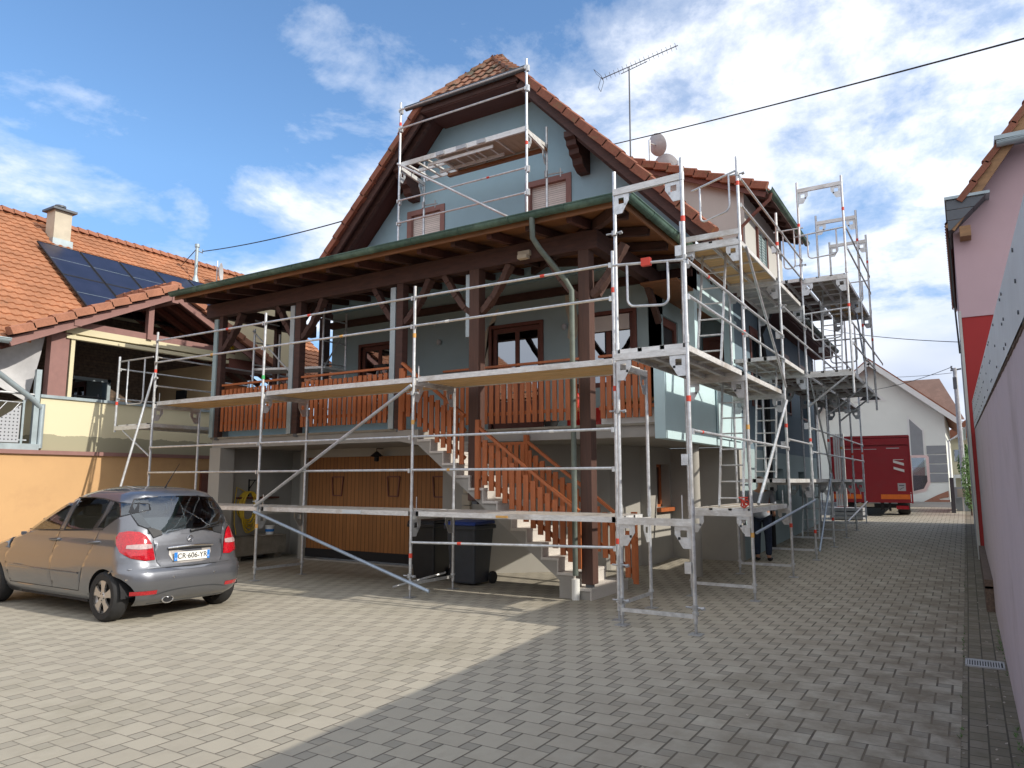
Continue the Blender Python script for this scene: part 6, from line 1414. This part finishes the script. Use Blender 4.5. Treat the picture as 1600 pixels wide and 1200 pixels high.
# wheels
def wheel(x, s):
    y = CY - s * .78; w = thing_part = None
    c = Vector((x, y, .305)); d = -s
    t = MB().lathe([(.2, -.095), (.275, -.1), (.302, -.075), (.309, -.03), (.309, .03), (.302, .075), (.275, .1), (.2, .095)], c, 1, 40, False).build('tyre', 'rubber', CAR, smooth=True)
    m = MB(); o = c + Vector((0, d * .085, 0))
    m.lathe([(.212, 0), (.226, .004 * d), (.222, -.03 * d), (.195, -.05 * d), (.19, -.12 * d), (.2, -.12 * d)], o, 1, 40, False)
    for k in range(5):
        a = 2 * math.pi * k / 5 + .3; er = Vector((math.cos(a), 0, math.sin(a))); et = Vector((-math.sin(a), 0, math.cos(a)))
        P = [er * .03 + et * .038, er * .1 + et * .034, er * .16 + et * .05, er * .205 + et * .072, er * .205 - et * .072, er * .16 - et * .05, er * .1 - et * .034, er * .03 - et * .038]
        m.prism([o + p + Vector((0, -d * .02, 0)) for p in P], (0, d * .022, 0))
    m.lathe([(.001, .012 * d), (.04, .01 * d), (.06, 0), (.06, -.02 * d)], o, 1, 20); m.build('rim', 'alloy', t, bevel=0)
    MB().lathe([(.001, -.06 * d), (.19, -.06 * d), (.19, -.09 * d), (.001, -.09 * d)], o, 1, 24).build('brake_disc', 'dark', t)
    b = MB()
    for k in range(5): a = 2 * math.pi * k / 5 + .93; p = o + Vector((math.cos(a) * .042, d * .006, math.sin(a) * .042)); b.tube([p, p + Vector((0, d * .006, 0))], .008, 6)
    b.build('wheel_bolts', 'dark', t)
for u in (RWX, FWX):
    for s in (1, -1): wheel(CX - fu(u), s)
# ---------------------------------------------------------------- TRUCK
TK = thing('parked_truck', 'red box truck with tail lift at the alley end, cab door open', 'truck', (-2.87, 28.3, .5))
TK.rotation_euler = (0, 0, R(3.4))
yb = 28.3; x0, x1 = -4.12, -1.62
MB().box(x0, x1, yb, yb + 5.6, 1.35, 3.26).build('box_body', 'paint_red', TK, bevel=.02)
mb = MB(); mb.box(x0 + .05, x1 - .05, yb - .07, yb - .01, 1.0, 2.92).box(x0 + .04, x1 - .04, yb - .05, yb - .005, 2.98, 3.2); mb.build('tail_lift_platform', 'paint_red', TK)
MB().box(x0 - .02, x0 + .03, yb - .03, yb + .04, .98, 3.28).box(x1 - .03, x1 + .02, yb - .03, yb + .04, .98, 3.28).box(x0, x1, yb - .06, yb + .02, 3.22, 3.3).box(x0, x1, yb - .075, yb + .02, 1.3, 1.33).box(x0, x1, yb - .078, yb, 1.0, 1.03).build('box_frame', 'paint_red', TK)
MB().box(x0 + .07, x0 + .95, yb - .085, yb - .07, 1.12, 1.28).box(x1 - .95, x1 - .07, yb - .085, yb - .07, 1.12, 1.28).build('reflector_strip', 'amber', TK)
mb = MB(); cx_, cz_ = x1 - .35, 2.25; mb.box(cx_ - .16, cx_ + .16, yb - .082, yb - .071, cz_ - .2, cz_ + .22); hp = mb.build('hazard_panel', 'paint_red', TK)
mb = MB()
for z_ in (-.22, .0): mb.prism([(cx_ - .16, yb - .086, cz_ + z_ + .19), (cx_ - .16, yb - .086, cz_ + z_ + .11), (cx_ + .16, yb - .086, cz_ + z_ - .0), (cx_ + .16, yb - .086, cz_ + z_ + .09)], (0, .003, 0))
mb.box(cx_ - .16, cx_ + .16, yb - .0865, yb - .083, cz_ + .2, cz_ + .22); mb.build('hazard_stripe', 'white', hp)
MB().box(x1 - .42, x1 - .18, yb - .08, yb - .071, 1.4, 1.66).build('safety_sticker', 'dish', TK)
mb = MB().box(x1 - .38, x1 - .22, yb - .083, yb - .079, 1.57, 1.6).bar((x1 - .36, yb - .082, 1.45), (x1 - .24, yb - .082, 1.52), .004, .02); mb.build('sticker_mark', 'slate_grey', TK)
MB().box(x0 + .3, x0 + 1.0, yb - .075, yb - .069, 2.83, 2.85).box(x0 + 1.1, x0 + 1.5, yb - .075, yb - .069, 2.82, 2.84).box(x1 - .7, x1 - .3, yb - .075, yb - .069, 2.84, 2.87).build('scuff_mark', 'dish', TK)
MB().box(x0 + .2, x1 - .2, yb + .1, yb + 5.4, 1.05, 1.3).box(x0 + .15, x1 - .15, yb + .02, yb + .12, .82, .95).box(-3.2, -3.0, yb - .02, yb + .4, .8, 1.2).box(-2.6, -2.5, yb - .05, yb + .4, .75, 1.1).box(-2.35, -2.28, yb - .06, yb + .3, .72, 1.05).build('chassis', 'dark', TK)
MB().box(-3.4, -2.8, yb - .03, yb + .0, .85, .97).build('number_plate', 'chimney', TK)
for s in (x0 + .12, x1 - .5): MB().box(s, s + .38, yb - .02, yb + .04, .78, .9).build('tail_light', 'tail', TK)
for s, yy in ((x0 + .28, yb + .9), (x1 - .28, yb + .9), (x0 + .28, yb + 6.5), (x1 - .28, yb + 6.5)):
    MB().lathe([(.2, -.18), (.36, -.19), (.4, -.12), (.4, .12), (.36, .19), (.2, .18)], (s, yy, gz(yy) + .40), 0, 28).build('wheel', 'rubber', TK, smooth=True)
MB().box(x0 + .15, x1 - .15, yb + 5.75, yb + 7.2, 1.0, 2.75).build('cab', 'white', TK, bevel=.06)
mb = MB(); yd_ = yb + 5.9
P = [(-1.6, 2.78), (-.98, 2.78), (-.93, 2.7), (-.93, 1.62), (-1.12, 1.3), (-1.6, 1.18)]; Pi = [(-1.55, 2.68), (-1.06, 2.68), (-1.03, 2.62), (-1.03, 1.72), (-1.18, 1.42), (-1.55, 1.32)]
n = len(P)
for k in range(n): a, b, c, d = P[k], P[(k + 1) % n], Pi[(k + 1) % n], Pi[k]; mb.prism([(q[0], yd_, q[1]) for q in (a, b, c, d)], (0, .05, 0))
o = mb.build('open_cab_door', 'white', TK); MB().prism([(q[0], yd_ + .02, q[1]) for q in Pi], (0, .01, 0)).build('door_glass', 'car_glass', o)
MB().prism([(-1.55, yd_ + .035, 1.95), (-1.03, yd_ + .035, 1.95), (-1.03, yd_ + .035, 1.72), (-1.18, yd_ + .035, 1.42), (-1.55, yd_ + .035, 1.32)], (0, .01, 0)).build('door_panel', 'slate_grey', o)
# scaffold parts stacked near the truck
PS = thing('scaffold_parts_stack', 'stack of grey scaffold frames and white boards standing behind the truck side', 'stack', (-3.7, 26.6, .45))
for k in range(3): MB().box(-3.95, -2.95, 26.3, 27.2, .50 + k * .13, .6 + k * .13).build('pallet_frame', 'galv_dull', PS)
mb = MB()
for k in range(5): mb.box(-3.75 + k * .07, -3.70 + k * .07, 26.5, 26.56, .9, 3.3)
mb.build('upright_board', 'white', PS)
# ---------------------------------------------------------------- BINS
def bin_(lab, x, y, wd, lid):
    t = thing('wheelie_bin', lab, 'wheelie bin', (x, y, 0), 'wheelie bins under the stairs'); h = .98; w = wd / 2; mb = MB()
    b = [(-w + .05, -.24), (w - .05, -.24), (w - .05, .2), (-w + .05, .2)]; tp = [(-w, -.31), (w, -.31), (w, .29), (-w, .29)]
    mb.add([(x + a, y + c, .03) for a, c in b] + [(x + a, y + c, h) for a, c in tp], [(3, 2, 1, 0), (4, 5, 6, 7), (0, 1, 5, 4), (1, 2, 6, 5), (2, 3, 7, 6), (3, 0, 4, 7)]); mb.build('bin_body', lid[0], t, bevel=.03)
    MB().box(x - w - .03, x + w + .03, y - .34, y + .31, h - .05, h + .015).build('rim', lid[0], t, bevel=.012)
    mb = MB(); mb.prism([(x - w - .02, y - .36, h + .02), (x - w - .02, y + .3, h + .03), (x - w - .02, y + .28, h + .09), (x - w - .02, y - .3, h + .075)], (2 * w + .04, 0, 0)); mb.build('lid', lid[1], t, bevel=.015)
    MB().tube([(x - w + .04, y + .36, h), (x + w - .04, y + .36, h)], .016, 8).build('handle', lid[0], t)
    for s in (-1, 1): MB().lathe([(.03, -.03), (.1, -.03), (.105, 0), (.1, .03), (.03, .03)], (x + s * (w - .0), y + .24, .105), 0, 20).build('wheel', 'rubber', t, smooth=True)
    return t
bin_('black wheelie bin, left of the two under the stairs', -8.28, 10.62, .56, ('black_plastic', 'black_plastic'))
bin_('dark grey wheelie bin with blue lid, right of the two under the stairs', -7.35, 10.5, .60, ('bin_grey', 'bin_blue'))
# ---------------------------------------------------------------- TROUGH, HOSE, BUCKET
T_ = thing('stone_trough', 'long weathered concrete trough against the left garage wall', 'trough', (-13.75, 11.1, 0))
MB().box(-13.99, -13.94, 10.45, 11.85, .12, .52).box(-13.55, -13.5, 10.45, 11.85, .12, .52).box(-13.94, -13.55, 10.45, 10.5, .12, .52).box(-13.94, -13.55, 11.8, 11.85, .12, .52).box(-13.94, -13.55, 10.5, 11.8, .12, .2).build('basin', 'rough_concrete', T_)
MB().box(-13.95, -13.6, 10.5, 10.7, 0, .12).box(-13.95, -13.6, 11.6, 11.8, 0, .12).build('support', 'rough_concrete', T_)
hs = thing('garden_hose', 'coiled yellow garden hose hanging above the trough', 'hose', (-13.9, 11.1, 1.5)); random.seed(8)
mb = MB()
for k in range(11):
    cy_ = 11.07 + random.uniform(-.03, .03); ry_ = random.uniform(.15, .27); rz = random.uniform(.3, .46); P = []
    for j in range(25): a = math.pi / 2 + 2 * math.pi * j / 24; P.append((-13.93 + k * .012, cy_ + ry_ * math.cos(a), 1.5 - rz + rz * math.sin(a)))
    mb.tube(P, .012, 6)
mb.tube([(-13.93, 11.0, 1.5), (-13.95, 10.78, 1.6), (-13.95, 10.73, 1.2), (-13.93, 10.74, .8), (-13.8, 10.7, .56)], .012, 6); mb.build('coil', 'yellow_hose', hs, smooth=True)
sh = thing('wall_shelf', 'narrow shelf with brackets and tap pipe on the wall above the trough', 'shelf', (-13.95, 11.3, 1.4))
MB().box(-13.99, -13.85, 10.8, 11.9, 1.34, 1.38).build('shelf_board', 'window_wood', sh); MB().tube([(-13.97, 10.46, 1.27), (-13.97, 11.85, 1.2)], .01, 6).build('pipe', 'galv', sh)
for y in (10.43, 11.12):
    MB().box(-13.995, -13.98, y, y + .03, 1.4, 1.78).bar((-13.99, y + .015, 1.76), (-13.75, y + .015, 1.76), .02, .02).bar((-13.99, y + .015, 1.55), (-13.79, y + .015, 1.75), .015, .015).build('bracket', 'dark', sh)
bk = thing('paint_bucket', 'white plastic bucket with blue print standing on the trough rim', 'bucket', (-13.6, 11.45, .54))
MB().lathe([(.085, 0), (.1, .18), (.108, .18), (.108, .2), (.1, .2)], (-13.6, 11.45, .54), 2, 24).build('bucket_body', 'white', bk, smooth=True)
MB().box(-13.98, -13.45, 11.2, 11.7, .521, .54).build('board', 'plywood_grey', tag(thing('board', 'short grey board laid across the trough under the white bucket', 'board', (-13.7, 11.45, .52))))
MB().lathe([(.0955, 0), (.101, .06)], (-13.6, 11.45, .6), 2, 24, False).build('blue_print', 'plate_blue', bk, smooth=True)
# ---------------------------------------------------------------- THINGS ON THE BALCONY
gb = thing('gas_bottle', 'tall bright red cylinder behind the balcony pickets', 'gas bottle', (-5.75, 11.7, 2.69)); MB().lathe([(.13, 0), (.16, .04), (.16, .5), (.1, .6), (.04, .62), (.04, .7)], (-5.85, 11.6, 2.69), 2, 20).build('cylinder', 'red_plastic', gb, smooth=True); MB().box(-5.9, -5.8, 11.56, 11.64, 3.39, 3.46).build('valve', 'dark', gb)
ct = thing('red_crate', 'low red plastic crate next to the red cylinder', 'crate', (-5.5, 11.6, 2.69)); mb = MB().box(-5.66, -5.3, 11.45, 11.48, 2.69, 3.0).box(-5.66, -5.3, 11.77, 11.8, 2.69, 3.0).box(-5.66, -5.63, 11.48, 11.77, 2.69, 3.0).box(-5.33, -5.3, 11.48, 11.77, 2.69, 3.0).box(-5.63, -5.33, 11.48, 11.77, 2.69, 2.72); mb.build('crate_body', 'red_plastic', ct)
tb = thing('garden_table', 'small wooden table with grey legs on the balcony', 'table', (-5.0, 12.2, 2.69)); MB().box(-5.2, -4.4, 11.7, 12.4, 3.1, 3.16).build('table_top', 'plywood', tb)
for x in (-5.15, -4.45):
    for y in (11.75, 12.35): MB().box(x - .02, x + .02, y - .02, y + .02, 2.69, 3.1).build('leg', 'slate_grey', tb)
sb = thing('stepladder', 'black topped stepladder standing by the left balcony door', 'stepladder', (-11.3, 12.3, 2.69))
mb = MB().bar((-11.35, 12.1, 2.7), (-11.25, 12.35, 4.3), .04, .04).bar((-10.95, 12.1, 2.7), (-11.0, 12.35, 4.3), .04, .04).bar((-11.35, 12.75, 2.7), (-11.25, 12.45, 4.3), .03, .03).bar((-10.95, 12.75, 2.7), (-11.0, 12.45, 4.3), .03, .03)
for k in range(5): mb.box(-11.33 + k * .015, -10.96 - k * .01, 12.12 + k * .045, 12.2 + k * .045, 3.0 + k * .27, 3.03 + k * .27)
mb.build('frame', 'galv_dull', sb); MB().box(-11.32, -10.94, 12.28, 12.52, 4.3, 4.36).build('top_step', 'black_plastic', sb)
tb2 = thing('rubber_tub', 'round black rubber tub lying on the balcony edge behind the pickets', 'tub', (-6.4, 11.3, 2.69)); MB().lathe([(.1, 0), (.14, .1), (.15, .1), (.15, .12), (.13, .12)], (-6.25, 11.4, 2.69), 2, 20).build('tub_body', 'rubber', tb2, smooth=True)
# ---------------------------------------------------------------- PERSON
PE = thing('person', 'man in grey-blue shirt and dark jeans standing behind the scaffold in the alley', 'person', (-3.7, 15.85, gz(15.85)))
def skin(name, mat, nodes, links, par, loc, root=0, sub=2):
    me = bpy.data.meshes.new(name); off = Vector(LOC[par.name] if par.name in LOC else LOC[top_of(par).name])
    me.from_pydata([tuple(Vector(loc) + Vector(n[:3]) - off) for n in nodes], links, []); o = bpy.data.objects.new(name, me); COL.objects.link(o)
    m = o.modifiers.new('skin', 'SKIN'); m.use_smooth_shade = True
    for i, n in enumerate(nodes): me.skin_vertices[0].data[i].radius = (n[3], n[4] if len(n) > 4 else n[3])
    me.skin_vertices[0].data[root].use_root = True
    s = o.modifiers.new('sub', 'SUBSURF'); s.levels = sub; s.render_levels = sub
    dg = bpy.context.evaluated_depsgraph_get(); m2 = bpy.data.meshes.new_from_object(o.evaluated_get(dg)); o.modifiers.clear(); o.data = m2; m2.materials.clear(); m2.materials.append(MT[mat]); 
    for p in m2.polygons: p.use_smooth = True
    o.parent = par; return o
pl0 = (-3.70, 15.85, gz(15.85))
# faces +Y / away, arms down in front
J = [(0, 0, .95, .15, .11), (0, .0, 1.15, .145, .11), (0, .0, 1.36, .17, .11), (0, .0, 1.47, .07), (0, .02, 1.56, .055), (0, .03, 1.63, .075, .09), (0, .03, 1.73, .07, .085),
     (.19, 0, 1.40, .055), (.24, .04, 1.15, .042), (.20, .2, .98, .034), (-.19, 0, 1.40, .055), (-.24, .04, 1.15, .042), (-.20, .2, .98, .034),
     (.10, 0, .88, .085), (.11, .02, .48, .058), (.11, -.02, .09, .042), (.12, .13, .04, .04), (-.10, 0, .88, .085), (-.11, .02, .48, .058), (-.11, -.02, .09, .042), (-.12, .13, .04, .04)]
E_ = [(0, 1), (1, 2), (2, 3), (3, 4), (4, 5), (5, 6), (2, 7), (7, 8), (8, 9), (2, 10), (10, 11), (11, 12), (0, 13), (13, 14), (14, 15), (15, 16), (0, 17), (17, 18), (18, 19), (19, 20)]
hn = len(J)
for s in (1, -1):
    w = (s * .20, .2, .98); base = len(J); J.append((s * .195, .26, .95, .03, .018)); E_.append((9 if s > 0 else 12, base))
    for k in range(4):
        i0 = len(J); J.append((s * (.215 - k * .018), .31, .925 + .004 * k, .0095)); J.append((s * (.213 - k * .018), .335 + .006 * (k in (1, 2)), .90, .008)); E_.append((base, i0)); E_.append((i0, i0 + 1))
    i0 = len(J); J.append((s * .165, .27, .945, .01)); J.append((s * .155, .295, .925, .009)); E_.append((base, i0)); E_.append((i0, i0 + 1))
skin('body', 'skin', J, E_, PE, pl0)
skin('shirt', 'shirt', [(0, 0, .84, .19, .15), (0, 0, .96, .185, .14), (0, 0, 1.15, .165, .13), (0, 0, 1.37, .19, .13), (0, 0, 1.46, .09), (.2, 0, 1.40, .07), (.25, .04, 1.15, .056), (.22, .15, 1.02, .05), (-.2, 0, 1.40, .07), (-.25, .04, 1.15, .056), (-.22, .15, 1.02, .05)], [(0, 1), (1, 2), (2, 3), (3, 4), (3, 5), (5, 6), (6, 7), (3, 8), (8, 9), (9, 10)], PE, pl0)
skin('jeans', 'jeans', [(0, 0, 1.0, .175, .135), (.10, 0, .86, .11), (.115, .02, .48, .078), (.115, -.01, .1, .066), (-.10, 0, .86, .11), (-.115, .02, .48, .078), (-.115, -.01, .1, .066)], [(0, 1), (1, 2), (2, 3), (0, 4), (4, 5), (5, 6)], PE, pl0)
skin('hair', 'hair', [(0, -.005, 1.66, .085, .085), (0, .01, 1.745, .08, .09)], [(0, 1)], PE, pl0)
for s in (1, -1): skin('shoe', 'dark', [(s * .12, -.04, .05, .05, .045), (s * .125, .16, .04, .045, .035)], [(0, 1)], PE, pl0)
mb = MB(); P0 = Vector(pl0) + Vector((0, .03, 1.66))
for s in (1, -1): mb.lathe([(.001, -.008), (.022, -.006), (.026, 0), (.02, .008)], tuple(P0 + Vector((s * .082, -.01, 0))), 0, 10)
mb.build('ear', 'skin', PE, smooth=True)

# ---------------------------------------------------------------- small natural litter
random.seed(21); mb = MB()
for _ in range(420):
    if random.random() < .72: x = random.uniform(-.02, .17) if random.random() < .6 else random.uniform(-.19, -.13); y = random.uniform(3.0, 27)
    else: x = random.uniform(-9, -.5); y = random.uniform(2.5, 16)
    z = gz(y) + .001; q = random.uniform(.004, .013); a = random.uniform(0, 6.28); c, s_ = math.cos(a) * q, math.sin(a) * q
    mb.add([(x - c, y - s_, z), (x + s_, y - c, z + .003), (x + c, y + s_, z + random.uniform(.002, .012)), (x - s_, y + c, z + .002)], [(0, 1, 2, 3)])
tag(mb.build('ground_litter', 'plywood_grey'), kind='stuff')
mb = MB()
for _ in range(90):
    y = random.choice([random.uniform(4, 27), random.gauss(9.6, .4), random.gauss(14, .6), random.gauss(6.2, .3)]); x = .19 - abs(random.gauss(0, .02)) if random.random() < .7 else -.16 + random.gauss(0, .006)
    for k in range(4):
        a = random.uniform(0, 6.28); h = random.uniform(.012, .032); z = gz(y); mb.add([(x, y, z), (x + .006, y, z), (x + math.cos(a) * h * .7, y + math.sin(a) * h * .7, z + h)], [(0, 1, 2)])
tag(mb.build('weeds', 'green_leaf'), kind='stuff')
